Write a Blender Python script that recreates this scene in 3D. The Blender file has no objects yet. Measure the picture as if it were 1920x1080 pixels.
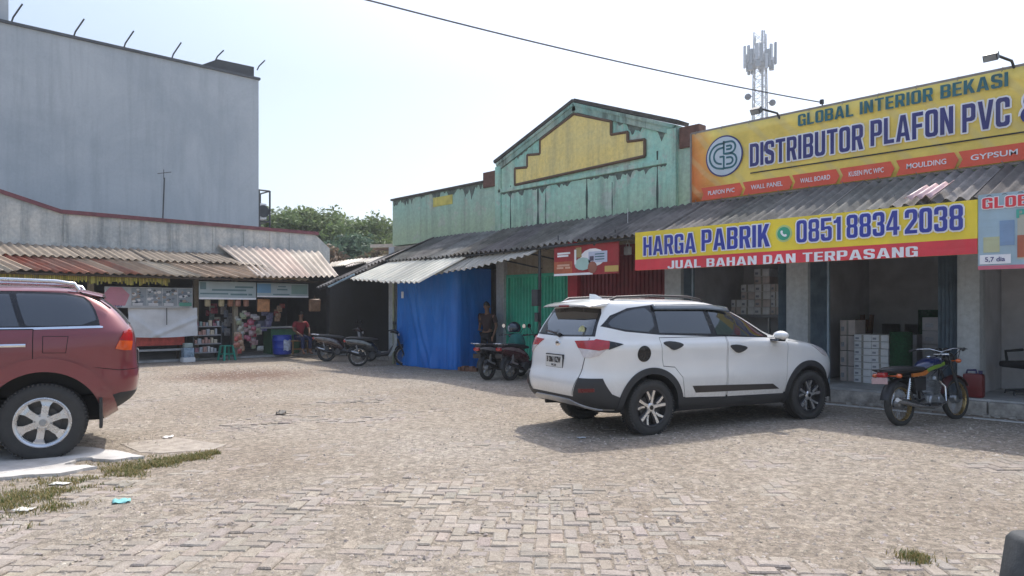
import bpy, bmesh, math, random
import numpy as np
from mathutils import Vector, Matrix, geometry, noise as mnoise
R_ = math.radians
sc = bpy.context.scene
COL = sc.collection
rng = random.Random(7)

# ------------------------------------------------------------------ camera
RT = Vector((.681, .733, 0)).normalized()          # camera right
FW = Vector((-.733, .681, 0)).normalized()         # camera forward
CAMH, FPX, YH = 1.55, 1340., 580.
cam_d = bpy.data.cameras.new('camera'); cam = bpy.data.objects.new('camera', cam_d); COL.objects.link(cam)
cam.location = (0, 0, CAMH)
cam.rotation_euler = (R_(90), 0, math.atan2(FW.y, FW.x) - R_(90))
cam_d.sensor_width = 36; cam_d.lens = FPX / 1920 * 36
cam_d.shift_y = (YH - 540) / 1920
cam_d.clip_start = .05; cam_d.clip_end = 2000
sc.camera = cam
# ------------------------------------------------------------------ light
SUN = Vector((-.30, .60, 1)).normalized()
SUN_EL = math.asin(SUN.z); SUN_ROT = math.atan2(SUN.x, SUN.y)
w = bpy.data.worlds.new('World'); sc.world = w; w.use_nodes = True
nt = w.node_tree; bg = nt.nodes['Background']
sky = nt.nodes.new('ShaderNodeTexSky'); sky.sky_type = 'NISHITA'; sky.sun_disc = False
sky.sun_elevation = SUN_EL; sky.sun_rotation = SUN_ROT
sky.air_density = 1.0; sky.dust_density = 2.0; sky.ozone_density = 1.0
hs = nt.nodes.new('ShaderNodeHueSaturation'); hs.inputs['Saturation'].default_value = .8
nt.links.new(sky.outputs[0], hs.inputs['Color']); tcw = nt.nodes.new('ShaderNodeTexCoord'); sxw = nt.nodes.new('ShaderNodeSeparateXYZ'); nt.links.new(tcw.outputs['Generated'], sxw.inputs[0])
mrw = nt.nodes.new('ShaderNodeMapRange'); nt.links.new(sxw.outputs[2], mrw.inputs[0])          # low sky dimmed, overhead sky boosted to keep the fill light
mrw.inputs[1].default_value = .30; mrw.inputs[2].default_value = .75; mrw.inputs[3].default_value = .70; mrw.inputs[4].default_value = 1.35
vmw = nt.nodes.new('ShaderNodeVectorMath'); vmw.operation = 'SCALE'; nt.links.new(hs.outputs[0], vmw.inputs[0]); nt.links.new(mrw.outputs[0], vmw.inputs['Scale'])
nt.links.new(vmw.outputs[0], bg.inputs['Color'])
bg.inputs['Strength'].default_value = .15
sun_d = bpy.data.lights.new('sun', 'SUN'); sun = bpy.data.objects.new('sun', sun_d); COL.objects.link(sun)
sun_d.energy = 2.1; sun_d.angle = R_(.6); sun_d.color = (1, .95, .87)
sun.rotation_euler = SUN.to_track_quat('Z', 'Y').to_euler(); sun.location = (0, 0, 30)
sc.view_settings.view_transform = 'Standard'; sc.view_settings.look = 'None'
sc.view_settings.exposure = .88; sc.view_settings.gamma = 1

# ------------------------------------------------------------------ helpers
def ray(px): return ((px - 960) / FPX * RT + FW)
def at_y(px, py, Y):            # point of the photograph on the vertical plane y = Y
    r = ray(px); d = Y / r.y
    return Vector((r.x * d, Y, CAMH + (YH - py) * d / FPX))
def at_x(px, py, X):
    r = ray(px); d = X / r.x
    return Vector((X, r.y * d, CAMH + (YH - py) * d / FPX))
def at_g(px, py, z=0):
    d = FPX * (CAMH - z) / (py - YH); r = ray(px)
    return Vector((r.x * d, r.y * d, z))

def tag(o, label=None, cat=None, group=None, kind=None):
    if label: o['label'] = label
    if cat: o['category'] = cat
    if group: o['group'] = group
    if kind: o['kind'] = kind
    return o
def empty(name, loc=(0, 0, 0), rz=0, label=None, cat=None, group=None):
    o = bpy.data.objects.new(name, None); COL.objects.link(o)
    o.location = loc; o.rotation_euler = (0, 0, rz); o.empty_display_size = .2
    return tag(o, label, cat, group)
def children(o): return [c for c in bpy.data.objects if c.parent == o]
def copy_tree(o, parent=None):
    c = o.copy(); COL.objects.link(c)
    if parent: c.parent = parent
    for ch in children(o): copy_tree(ch, c)
    return c
def link(name, me, mat, parent=None):
    o = bpy.data.objects.new(name, me); COL.objects.link(o)
    if mat is not None and len(me.materials) == 0: me.materials.append(mat)
    if parent: o.parent = parent
    return o

class MB:
    def __init__(s): s.v = []; s.f = []; s.t = []; s.tint = None; s.M = None
    def add(s, vs, fs):
        n = len(s.v)
        for p in vs:
            p = Vector(p); s.v.append(s.M @ p if s.M else p)
        for f in fs:
            s.f.append([i + n for i in f]); s.t.append(s.tint)
        return s
    def box(s, a, b, rot=None, c=None):
        x0, y0, z0 = a; x1, y1, z1 = b
        vs = [Vector(p) for p in ((x0,y0,z0),(x1,y0,z0),(x1,y1,z0),(x0,y1,z0),(x0,y0,z1),(x1,y0,z1),(x1,y1,z1),(x0,y1,z1))]
        if rot is not None:
            c = Vector(c) if c is not None else sum(vs, Vector()) / 8
            vs = [c + rot @ (v - c) for v in vs]
        return s.add(vs, [(0,3,2,1),(4,5,6,7),(0,1,5,4),(1,2,6,5),(2,3,7,6),(3,0,4,7)])
    def bbox(s, a, b, r=.01):          # box with chamfered vertical and horizontal edges
        x0, y0, z0 = a; x1, y1, z1 = b
        r = min(r, (x1-x0)/2.1, (y1-y0)/2.1, (z1-z0)/2.1)
        bm = bmesh.new()
        bmesh.ops.create_cube(bm, size=1)
        for v in bm.verts:
            v.co = Vector(((x0+x1)/2 + v.co.x*(x1-x0), (y0+y1)/2 + v.co.y*(y1-y0), (z0+z1)/2 + v.co.z*(z1-z0)))
        bmesh.ops.bevel(bm, geom=bm.edges[:], offset=r, segments=2, affect='EDGES', profile=.6)
        bm.verts.index_update()
        s.add([v.co.copy() for v in bm.verts], [[v.index for v in f.verts] for f in bm.faces]); bm.free(); return s
    def tube(s, pts, r, n=8, cap=True):
        pts = [Vector(p) for p in pts]; k = len(pts)
        rs = r if isinstance(r, (list, tuple)) else [r] * k
        vs = []; fs = []; up = None
        for i, p in enumerate(pts):
            d = (pts[min(i+1, k-1)] - pts[max(i-1, 0)]).normalized()
            if up is None:
                up = Vector((0, 0, 1)) if abs(d.z) < .9 else Vector((1, 0, 0))
            a = d.cross(up); 
            if a.length < 1e-5: a = d.orthogonal()
            a.normalize(); b = a.cross(d).normalized(); up = b
            for j in range(n):
                t = 2 * math.pi * j / n
                vs.append(p + rs[i] * (a * math.cos(t) + b * math.sin(t)))
        for i in range(k - 1):
            for j in range(n):
                fs.append((i*n+j, i*n+(j+1) % n, (i+1)*n+(j+1) % n, (i+1)*n+j))
        if cap:
            fs.append(list(range(n))[::-1]); fs.append([(k-1)*n+j for j in range(n)])
        return s.add(vs, fs)
    def lathe(s, prof, n=32, axis='z', c=(0, 0, 0), closed=False):   # prof: (radius, height)
        vs = []; fs = []; k = len(prof); c = Vector(c)
        for j in range(n):
            t = 2 * math.pi * j / n
            for r, h in prof:
                q = (r*math.cos(t), r*math.sin(t), h)
                if axis == 'y': q = (q[0], q[2], q[1])
                if axis == 'x': q = (q[2], q[0], q[1])
                vs.append(c + Vector(q))
        m = k if closed else k - 1
        for j in range(n):
            for i in range(m):
                a = j*k+i; b = j*k+(i+1) % k; cc = ((j+1) % n)*k+(i+1) % k; d = ((j+1) % n)*k+i
                fs.append((a, d, cc, b) if axis != 'y' else (a, b, cc, d))
        return s.add(vs, fs)
    def prism(s, poly, d, axis='y', o=0):       # 2D outline extruded by d along axis
        n = len(poly); vs = []
        for k in (o, o + d):
            for a, b in poly:
                vs.append({'y': (a, k, b), 'x': (k, a, b), 'z': (a, b, k)}[axis])
        fs = [list(range(n)), [n + i for i in range(n)][::-1]]
        fs += [(i, i + n, (i+1) % n + n, (i+1) % n) for i in range(n)]
        return s.add(vs, fs)
    def loft(s, rings, cap=True):
        n = len(rings[0]); vs = [p for r in rings for p in r]; fs = []
        for i in range(len(rings) - 1):
            for j in range(n):
                fs.append((i*n+j, i*n+(j+1) % n, (i+1)*n+(j+1) % n, (i+1)*n+j))
        if cap: fs += [list(range(n))[::-1], [(len(rings)-1)*n+j for j in range(n)]]
        return s.add(vs, fs)
    def grid(s, fn, nu, nv):
        vs = [fn(i / nu, j / nv) for j in range(nv + 1) for i in range(nu + 1)]
        fs = [(j*(nu+1)+i, j*(nu+1)+i+1, (j+1)*(nu+1)+i+1, (j+1)*(nu+1)+i) for j in range(nv) for i in range(nu)]
        return s.add(vs, fs)
    def ball(s, c, r, nu=16, nv=10, sc_=(1, 1, 1)):
        c = Vector(c); pr = []
        def fn(u, v):
            a = 2*math.pi*u; b = math.pi*(v - .5)
            return c + Vector((r*sc_[0]*math.cos(a)*math.cos(b), r*sc_[1]*math.sin(a)*math.cos(b), r*sc_[2]*math.sin(b)))
        return s.grid(fn, nu, nv)
    def build(s, name, mat, parent=None, smooth=None, fix=True):
        me = bpy.data.meshes.new(name)
        me.from_pydata([tuple(v) for v in s.v], [], s.f); me.update()
        if any(t is not None for t in s.t):
            at = me.color_attributes.new('tint', 'FLOAT_COLOR', 'CORNER')
            arr = []
            for p in me.polygons:
                c = s.t[p.index] or (1, 1, 1)
                for _ in range(p.loop_total): arr += [c[0], c[1], c[2], 1]
            at.data.foreach_set('color', arr)
        if fix:
            bm = bmesh.new(); bm.from_mesh(me); bmesh.ops.recalc_face_normals(bm, faces=bm.faces[:]); bm.to_mesh(me); bm.free()
        if smooth is not None:
            me.polygons.foreach_set('use_smooth', [True] * len(me.polygons))
            me.set_sharp_from_angle(angle=R_(smooth))
        return link(name, me, mat, parent)

# ------------------------------------------------------------------ materials
MATS = {}
def nodes(name):
    m = bpy.data.materials.new(name); m.use_nodes = True
    n = m.node_tree.nodes; l = m.node_tree.links; b = n['Principled BSDF']
    return m, n, l, b
def noise(n, l, scale, detail=5, rough=.6, vec=None, dist=0):
    t = n.new('ShaderNodeTexNoise'); t.inputs['Scale'].default_value = scale
    t.inputs['Detail'].default_value = detail; t.inputs['Roughness'].default_value = rough
    t.inputs['Distortion'].default_value = dist
    if vec is not None: l.new(vec, t.inputs['Vector'])
    return t
def mapping(n, l, src, scale=(1, 1, 1), rot=(0, 0, 0)):
    m = n.new('ShaderNodeMapping'); m.inputs['Scale'].default_value = scale; m.inputs['Rotation'].default_value = rot
    l.new(src, m.inputs['Vector']); return m.outputs[0]
def ramp(n, l, fac, stops):
    r = n.new('ShaderNodeValToRGB'); e = r.color_ramp.elements
    while len(e) < len(stops): e.new(.5)
    for k, (p, c) in enumerate(stops):
        e[k].position = p; e[k].color = (*c, 1) if len(c) == 3 else c
    l.new(fac, r.inputs[0]); return r.outputs[0]
def mix(n, l, fac, a, b, mode='MIX'):
    m = n.new('ShaderNodeMix'); m.data_type = 'RGBA'; m.blend_type = mode
    for key, val in (('Factor', fac), ('A', a), ('B', b)):
        s = [i for i in m.inputs if i.name == key and (i.type == 'VALUE' if key == 'Factor' else i.type == 'RGBA')][0]
        if isinstance(val, (int, float)): s.default_value = val
        elif isinstance(val, tuple): s.default_value = (*val, 1)
        else: l.new(val, s)
    return [o for o in m.outputs if o.type == 'RGBA'][0]
def g(v): return (v, v, v)
def bump(n, l, b, h, strength=.3, dist=.01):
    k = n.new('ShaderNodeBump'); k.inputs['Strength'].default_value = strength; k.inputs['Distance'].default_value = dist
    l.new(h, k.inputs['Height']); l.new(k.outputs[0], b.inputs['Normal'])
def coords(n, kind='Object'):
    return n.new('ShaderNodeTexCoord').outputs[kind]
def pm(name, col, rough=.6, metal=0, var=.25, scale=4, bmp=0, bscale=40, coat=0, tint=False, dirt=None, streak=0, spec=.5):
    if name in MATS: return MATS[name]
    m, n, l, b = nodes(name); co = coords(n)
    t = noise(n, l, scale, 6, .62, co)
    lo = tuple(max(0, c * (1 - var)) for c in col); hi = tuple(min(1, c * (1 + var * .6)) for c in col)
    out = ramp(n, l, t.outputs[0], [(.3, lo), (.7, hi)])
    if tint:
        a = n.new('ShaderNodeVertexColor'); a.layer_name = 'tint'
        out = mix(n, l, 1.0, out, a.outputs[0], 'MULTIPLY')
    if streak:
        st = noise(n, l, 1, 5, .65, mapping(n, l, co, (5, 5, .45)))
        k = ramp(n, l, st.outputs[0], [(.48, g(0)), (.72, g(streak))])
        out = mix(n, l, k, out, dirt or (.06, .06, .055))
    elif dirt:
        st = noise(n, l, scale * .4, 7, .7, co)
        k = ramp(n, l, st.outputs[0], [(.5, g(0)), (.72, g(.75))])
        out = mix(n, l, k, out, dirt)
    l.new(out, b.inputs['Base Color'])
    rr = ramp(n, l, t.outputs[0], [(.3, g(max(.02, rough - .08))), (.7, g(min(1, rough + .08)))])
    l.new(rr, b.inputs['Roughness'])
    b.inputs['Metallic'].default_value = metal; b.inputs['Coat Weight'].default_value = coat
    b.inputs['Coat Roughness'].default_value = .05; b.inputs['Specular IOR Level'].default_value = spec
    if bmp:
        t2 = noise(n, l, bscale, 4, .6, co); bump(n, l, b, t2.outputs[0], bmp, .01)
    MATS[name] = m; return m

def lettering(text, parent, x, z, wd, ht, mat, y=-.012, bold=.02, outline=None, omat=None, name='lettering', thick=.003, spacing=1.0):
    """flat cut letters filling the box x..x+wd, z..z+ht on the sign face"""
    def mk(off):
        c = bpy.data.curves.new('t', 'FONT'); c.body = text; c.size = 1; c.offset = off; c.extrude = .01; c.space_character = spacing
        c.resolution_u = 4
        o = bpy.data.objects.new('t', c); COL.objects.link(o)
        bpy.context.view_layer.update()
        dg = bpy.context.evaluated_depsgraph_get()
        me = bpy.data.meshes.new_from_object(o.evaluated_get(dg))
        bpy.data.objects.remove(o); bpy.data.curves.remove(c)
        return me
    me = mk(bold)
    a = np.empty(len(me.vertices) * 3); me.vertices.foreach_get('co', a); a = a.reshape(-1, 3)
    lo = a.min(0); hi = a.max(0); sx = wd / (hi[0] - lo[0]); sz = ht / (hi[1] - lo[1])
    def place(me, yy, nm, mt):
        a = np.empty(len(me.vertices) * 3); me.vertices.foreach_get('co', a); a = a.reshape(-1, 3)
        q = np.empty_like(a)
        q[:, 0] = x + (a[:, 0] - lo[0]) * sx; q[:, 2] = z + (a[:, 1] - lo[1]) * sz
        q[:, 1] = yy - a[:, 2] / .01 * thick / 2
        me.vertices.foreach_set('co', q.ravel()); me.update(); me.name = nm
        me.materials.clear()
        return link(nm, me, mt, parent)
    if outline is not None:
        place(mk(bold + outline), y + .006, name + '_outline', omat)
    return place(me, y, name, mat)

def _glyphs():
    s, b, w = .165, .145, .5
    r = lambda x0, y0, x1, y1, c=.10: [(x0+c, y0), (x1-c, y0), (x1-c*.3, y0+c*.3), (x1, y0+c), (x1, y1-c), (x1-c*.3, y1-c*.3), (x1-c, y1), (x0+c, y1), (x0+c*.3, y1-c*.3), (x0, y1-c), (x0, y0+c), (x0+c*.3, y0+c*.3)]
    q = lambda x0, y0, x1, y1: [(x0, y0), (x1, y0), (x1, y1), (x0, y1)]
    wa = .58
    return {
    'I': (s, [q(0, 0, s, 1)]), 'L': (.43, [[(0, 0), (.43, 0), (.43, b), (s, b), (s, 1), (0, 1)]]),
    'T': (w, [[(w/2-s/2, 0), (w/2+s/2, 0), (w/2+s/2, 1-b), (w, 1-b), (w, 1), (0, 1), (0, 1-b), (w/2-s/2, 1-b)]]),
    'F': (.44, [[(0, 0), (s, 0), (s, .42), (.40, .42), (.40, .56), (s, .56), (s, 1-b), (.44, 1-b), (.44, 1), (0, 1)]]),
    'H': (w, [[(0, 0), (s, 0), (s, .43), (w-s, .43), (w-s, 0), (w, 0), (w, 1), (w-s, 1), (w-s, .58), (s, .58), (s, 1), (0, 1)]]),
    'U': (w, [[(0, 1), (0, .13), (.04, .04), (.13, 0), (w-.13, 0), (w-.04, .04), (w, .13), (w, 1), (w-s, 1), (w-s, .2), (w-s-.04, b), (s+.04, b), (s, .2), (s, 1)]]),
    'O': (w, [r(0, 0, w, 1, .13), r(s, b, w-s, 1-b, .05)]), '0': (w, [r(0, 0, w, 1, .14), r(s, b, w-s, 1-b, .06)]),
    'D': (w, [[(0, 0), (w-.15, 0), (w-.05, .05), (w, .15), (w, .85), (w-.05, .95), (w-.15, 1), (0, 1)], [(s, b), (w-s-.04, b), (w-s, b+.05), (w-s, .95-b), (w-s-.04, 1-b), (s, 1-b)]]),
    'C': (w, [[(w, .36), (w, .13), (w-.04, .04), (w-.13, 0), (.13, 0), (.04, .04), (0, .13), (0, .87), (.04, .96), (.13, 1), (w-.13, 1), (w-.04, .96), (w, .87), (w, .64), (w-s, .64), (w-s, .81), (w-s-.04, 1-b), (s+.04, 1-b), (s, .81), (s, .19), (s+.04, b), (w-s-.04, b), (w-s, .19), (w-s, .36)]]),
    'G': (w, [[(w, .54), (w, 0), (w-.08, 0), (w-.11, .05), (w-.2, 0), (.13, 0), (.04, .04), (0, .13), (0, .87), (.04, .96), (.13, 1), (w-.13, 1), (w-.04, .96), (w, .87), (w, .67), (w-s, .67), (w-s, .81), (w-s-.04, 1-b), (s+.04, 1-b), (s, .81), (s, .19), (s+.04, b), (w-s-.04, b), (w-s, .19), (w-s, .41), (w*.53, .41), (w*.53, .54)]]),
    'S': (w, [[(0, .31), (0, .13), (.04, .04), (.13, 0), (w-.13, 0), (w-.04, .04), (w, .13), (w, .42), (w-.06, .53), (s, .66), (s, .82), (s+.03, 1-b), (w-s-.03, 1-b), (w-s, .82), (w-s, .70), (w, .70), (w, .87), (w-.04, .96), (w-.13, 1), (.13, 1), (.04, .96), (0, .87), (0, .60), (.06, .49), (w-s, .35), (w-s, .18), (w-s-.03, b), (s+.03, b), (s, .18), (s, .31)]]),
    'R': (w, [[(0, 0), (s, 0), (s, .40), (s+.06, .40), (w-s-.01, 0), (w+.01, 0), (w-.10, .44), (w-.02, .50), (w, .58), (w, .87), (w-.04, .96), (w-.13, 1), (0, 1)], [(s, .54), (w-s-.03, .54), (w-s, .58), (w-s, .82), (w-s-.03, 1-b), (s, 1-b)]]),
    'P': (w, [[(0, 0), (s, 0), (s, .37), (w-.13, .37), (w-.04, .41), (w, .50), (w, .87), (w-.04, .96), (w-.13, 1), (0, 1)], [(s, .51), (w-s-.03, .51), (w-s, .55), (w-s, .82), (w-s-.03, 1-b), (s, 1-b)]]),
    'B': (w, [[(0, 0), (w-.13, 0), (w-.04, .04), (w, .13), (w, .42), (w-.06, .52), (w, .61), (w, .87), (w-.04, .96), (w-.13, 1), (0, 1)], [(s, b), (w-s-.03, b), (w-s, b+.04), (w-s, .41), (w-s-.03, .45), (s, .45)], [(s, .58), (w-s-.03, .58), (w-s, .62), (w-s, .82), (w-s-.03, 1-b), (s, 1-b)]]),
    '8': (w, [[(.13, 0), (w-.13, 0), (w-.04, .04), (w, .13), (w, .42), (w-.05, .52), (w, .61), (w, .87), (w-.04, .96), (w-.13, 1), (.13, 1), (.04, .96), (0, .87), (0, .61), (.05, .52), (0, .42), (0, .13), (.04, .04)], r(s, b, w-s, .45, .04), r(s, .58, w-s, 1-b, .04)]),
    '3': (w, [[(0, .69), (0, .87), (.04, .96), (.13, 1), (w-.13, 1), (w-.04, .96), (w, .87), (w, .61), (w-.06, .52), (w, .43), (w, .13), (w-.04, .04), (w-.13, 0), (.13, 0), (.04, .04), (0, .13), (0, .31), (s, .31), (s, .19), (s+.03, b), (w-s-.03, b), (w-s, .19), (w-s, .41), (w-s-.04, .45), (w*.40, .45), (w*.40, .58), (w-s-.04, .58), (w-s, .62), (w-s, .82), (w-s-.03, 1-b), (s+.03, 1-b), (s, .82), (s, .69)]]),
    '5': (w, [[(0, .30), (0, .13), (.04, .04), (.13, 0), (w-.13, 0), (w-.04, .04), (w, .13), (w, .52), (w-.04, .60), (w-.12, .64), (s, .62), (s, 1-b), (w-.02, 1-b), (w-.02, 1), (0, 1), (0, .46), (s, .46), (s+.03, .51), (w-s-.03, .51), (w-s, .47), (w-s, .18), (w-s-.03, b), (s+.03, b), (s, .18), (s, .30)]]),
    '2': (w, [[(0, 0), (w, 0), (w, b), (s+.03, b), (w-.03, .50), (w, .60), (w, .87), (w-.04, .96), (w-.13, 1), (.13, 1), (.04, .96), (0, .87), (0, .66), (s, .66), (s, .82), (s+.03, 1-b), (w-s-.03, 1-b), (w-s, .82), (w-s, .60), (0, .15)]]),
    '4': (.55, [[(w-s-.04, 0), (w-.04, 0), (w-.04, .2), (.55, .2), (.55, .34), (w-.04, .34), (w-.04, 1), (w-s-.08, 1), (0, .36), (0, .2), (w-s-.04, .2)], [(.12, .34), (w-s-.04, .34), (w-s-.04, .76)]]),
    '1': (.32, [[(.32-s, 0), (.32, 0), (.32, 1), (.32-s+.01, 1), (.09, .87), (0, .85), (0, .73), (.32-s, .74)]]),
    'A': (wa, [[(0, 0), (s, 0), (s+.035, .19), (wa-s-.035, .19), (wa-s, 0), (wa, 0), (wa/2+.105, 1), (wa/2-.105, 1)], [(s+.06, .33), (wa-s-.06, .33), (wa/2, .80)]]),
    'V': (wa, [[(0, 1), (wa/2-.105, 0), (wa/2+.105, 0), (wa, 1), (wa-s, 1), (wa/2, .28), (s, 1)]]),
    'N': (w, [[(0, 0), (s, 0), (s, .56), (w-s, 0), (w, 0), (w, 1), (w-s, 1), (w-s, .44), (s, 1), (0, 1)]]),
    'K': (w, [[(0, 0), (s, 0), (s, .30), (s+.06, .40), (w-s, 0), (w+.03, 0), (s+.17, .57), (w, 1), (w-s-.01, 1), (s, .58), (s, 1), (0, 1)]]),
    'J': (.45, [[(0, .34), (0, .13), (.04, .04), (.13, 0), (.32, 0), (.41, .04), (.45, .13), (.45, 1), (.45-s, 1), (.45-s, .19), (.45-s-.03, b), (s+.0, b), (s-.03, .19), (s-.03, .34)]]),
    'E': (.44, [[(0, 0), (.44, 0), (.44, b), (s, b), (s, .43), (.41, .43), (.41, .57), (s, .57), (s, 1-b), (.44, 1-b), (.44, 1), (0, 1)]]),
    'M': (.66, [[(0, 0), (s-.02, 0), (s-.02, .58), (.33-.05, 0), (.33+.05, 0), (.66-s+.02, .58), (.66-s+.02, 0), (.66, 0), (.66, 1), (.66-s, 1), (.33, .46), (s, 1), (0, 1)]]),
    'W': (.74, [[(0, 1), (.12, 0), (.28, 0), (.37, .52), (.46, 0), (.62, 0), (.74, 1), (.59, 1), (.53, .42), (.44, 1), (.30, 1), (.21, .42), (.15, 1)]]),
    ' ': (.2, [])}
GLYPH = _glyphs()
def block_lettering(text, parent, x, z, wd, ht, mat, y, outline, omat):
    """heavy condensed capitals, drawn as outlines with counters"""
    gap = .085; W = sum(GLYPH[c][0] for c in text) + gap*(len(text)-1); sx = wd/W
    c = bpy.data.curves.new('t', 'CURVE'); c.dimensions = '2D'; c.fill_mode = 'BOTH'; c.extrude = .0015
    px = 0; mo = MB(); k2 = 0
    for ch in text:
        for loop in GLYPH[ch][1]:
            sp = c.splines.new('POLY'); sp.points.add(len(loop)-1); sp.use_cyclic_u = True
            P = [Vector(((px+a)*sx, b*ht)) for a, b in loop]
            for k, p in enumerate(P): sp.points[k].co = (p.x, p.y, 0, 1)
            for k in range(len(P)):             # white edging: one strip along every edge of the letter
                a, b = P[k], P[(k+1) % len(P)]; d = b - a
                if d.length < 1e-6: continue
                d.normalize(); n_ = Vector((-d.y, d.x))*outline; e = d*outline*.6; k2 += 1; yy = y + .003 + (k2 % 24)*.00015
                mo.add([(x+q.x, yy, z+q.y) for q in (a-e-n_, b+e-n_, b+e+n_, a-e+n_)], [(0, 1, 2, 3)])
        px += GLYPH[ch][0] + gap
    o = bpy.data.objects.new('t', c); COL.objects.link(o); bpy.context.view_layer.update()
    me = bpy.data.meshes.new_from_object(o.evaluated_get(bpy.context.evaluated_depsgraph_get()))
    bpy.data.objects.remove(o); bpy.data.curves.remove(c); me.name = 'lettering'; me.materials.clear()
    me.transform(Matrix.Translation((x, y, z)) @ Matrix.Rotation(R_(90), 4, 'X'))
    if outline: mo.build('lettering_outline', omat, parent, fix=False)
    return link('lettering', me, mat, parent)

# palette
black_rub = pm('black rubber', (.045, .044, .042), .8, var=.3, scale=20)
black_pl = pm('black plastic', (.03, .031, .033), .5, var=.2, scale=12)
chrome = pm('chrome', (.75, .76, .78), .15, 1, var=.1)
steel = pm('dull steel', (.35, .36, .37), .45, .7, var=.3, scale=15)
dark_steel = pm('dark painted steel', (.06, .065, .07), .5, .3, var=.3)
alloy = pm('silver alloy', (.62, .63, .65), .28, .85, var=.12, scale=10)
white_pl = pm('white plastic', (.75, .76, .76), .4, var=.08)
# ------------------------------------------------------------------ ground
def ground_mat():
    m, n, l, b = nodes('packed dirt'); co = coords(n)
    a = noise(n, l, .35, 6, .65, co); c = noise(n, l, 11, 8, .8, co); e = noise(n, l, 55, 4, .75, co)
    base = ramp(n, l, a.outputs[0], [(.3, (.30, .245, .19)), (.5, (.36, .305, .242)), (.7, (.41, .36, .30))])
    vo = n.new('ShaderNodeTexVoronoi'); vo.inputs['Scale'].default_value = 26; l.new(co, vo.inputs['Vector'])
    bw = n.new('ShaderNodeRGBToBW'); l.new(vo.outputs['Color'], bw.inputs[0])
    base = mix(n, l, 1., base, ramp(n, l, bw.outputs[0], [(.2, g(.80)), (.8, g(1.16))]), 'MULTIPLY')      # crumbled bits
    fine = ramp(n, l, c.outputs[0], [(.34, g(.58)), (.6, g(1.14))])
    grain = ramp(n, l, e.outputs[0], [(.35, g(.7)), (.6, g(1.15))])
    ds = n.new('ShaderNodeVectorMath'); ds.operation = 'DISTANCE'; l.new(co, ds.inputs[0]); q = at_g(455, 704); ds.inputs[1].default_value = (q.x, q.y, 0)
    dm = n.new('ShaderNodeMath'); dm.operation = 'MULTIPLY_ADD'; l.new(c.outputs[0], dm.inputs[0]); dm.inputs[1].default_value = 5; l.new(ds.outputs['Value'], dm.inputs[2])
    base = mix(n, l, ramp(n, l, dm.outputs[0], [(0, g(0)), (1, g(1))]), (.20, .135, .10), base) if False else mix(n, l, (lambda mr: (l.new(dm.outputs[0], mr.inputs[0]), setattr(mr.inputs[1], 'default_value', 3.2), setattr(mr.inputs[2], 'default_value', 4.6), mr.outputs[0])[-1])(n.new('ShaderNodeMapRange')), (.21, .145, .11), base)
    o = mix(n, l, 1., base, fine, 'MULTIPLY'); o = mix(n, l, 1., o, grain, 'MULTIPLY')
    l.new(o, b.inputs['Base Color']); b.inputs['Roughness'].default_value = .95
    b.inputs['Specular IOR Level'].default_value = .2
    ad = n.new('ShaderNodeMath'); ad.operation = 'ADD'; l.new(c.outputs[0], ad.inputs[0]); l.new(e.outputs[0], ad.inputs[1])
    bump(n, l, b, ad.outputs[0], .8, .02); return m
def paver_mat():
    m, n, l, b = nodes('worn concrete paver'); co = coords(n)
    at = n.new('ShaderNodeVertexColor'); at.layer_name = 'tint'
    a = noise(n, l, .5, 6, .7, co); c = noise(n, l, 14, 7, .75, co); e = noise(n, l, 90, 3, .7, co)
    base = ramp(n, l, a.outputs[0], [(.3, (.305, .262, .215)), (.5, (.355, .308, .26)), (.7, (.385, .33, .268))])
    fine = ramp(n, l, c.outputs[0], [(.3, g(.75)), (.65, g(1.12))])
    grain = ramp(n, l, e.outputs[0], [(.35, g(.8)), (.6, g(1.1))])
    o = mix(n, l, 1., base, fine, 'MULTIPLY'); o = mix(n, l, 1., o, at.outputs[0], 'MULTIPLY'); o = mix(n, l, 1., o, grain, 'MULTIPLY')
    l.new(o, b.inputs['Base Color']); b.inputs['Roughness'].default_value = .9; b.inputs['Specular IOR Level'].default_value = .25
    ad = n.new('ShaderNodeMath'); ad.operation = 'ADD'; l.new(c.outputs[0], ad.inputs[0]); l.new(e.outputs[0], ad.inputs[1])
    bump(n, l, b, ad.outputs[0], .6, .012); return m
dirt = ground_mat(); paver = paver_mat()
mb = MB()
mb.grid(lambda u, v: Vector((-350 + 700*u, -350 + 700*v, -.05)), 20, 20)
tag(mb.build('ground', dirt), kind='structure')
def fbm(x, y, s, o=4):
    return mnoise.fractal(Vector((x*s, y*s, 3.7)), .6, 2.1, o)
def sandh(x, y):                       # height of loose sand against the paver tops (z = 0)
    h = .0005 + .019 * fbm(x, y, .33) + .009 * fbm(x + 40, y, 1.6) + .004 * fbm(x, y + 9, 7)
    d = -.733*x + .681*y; c = .681*x + .733*y
    h += .020 * math.exp(-((d - 15) / 3.2)**2) * (1 if c < 2 else .4)       # washed-in sand across the middle of the lot
    h += .008 * max(0, min(1, (c + 1.0) / 2)) + .004 * max(0, min(1, (d - 6) / 3))
    h += .014 * math.exp(-((d - 7.2) / 1.5)**2 - ((c + 3.4) / 2.)**2)
    h += .016 * math.exp(-((d - 5.2) / 1.2)**2 - ((c - 2.6) / 1.5)**2)
    return h if h < .008 else .008 + (h - .008)*.2
# bed of sand with a fine surface in front of the camera
mb = MB()
def bed(u, v):
    d = 2.6 + 24 * v**1.7; c = (-1.05 + 2.1*u) * (d + 1.5)
    p = RT*c + FW*d
    x = min(p.x, 6); y = min(p.y, 12.08); x = max(x, -24.5)
    return Vector((x, y, sandh(x, y)))
mb.grid(bed, 230, 210)
tag(mb.build('sandy_ground', dirt, smooth=40), kind='structure')
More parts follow.
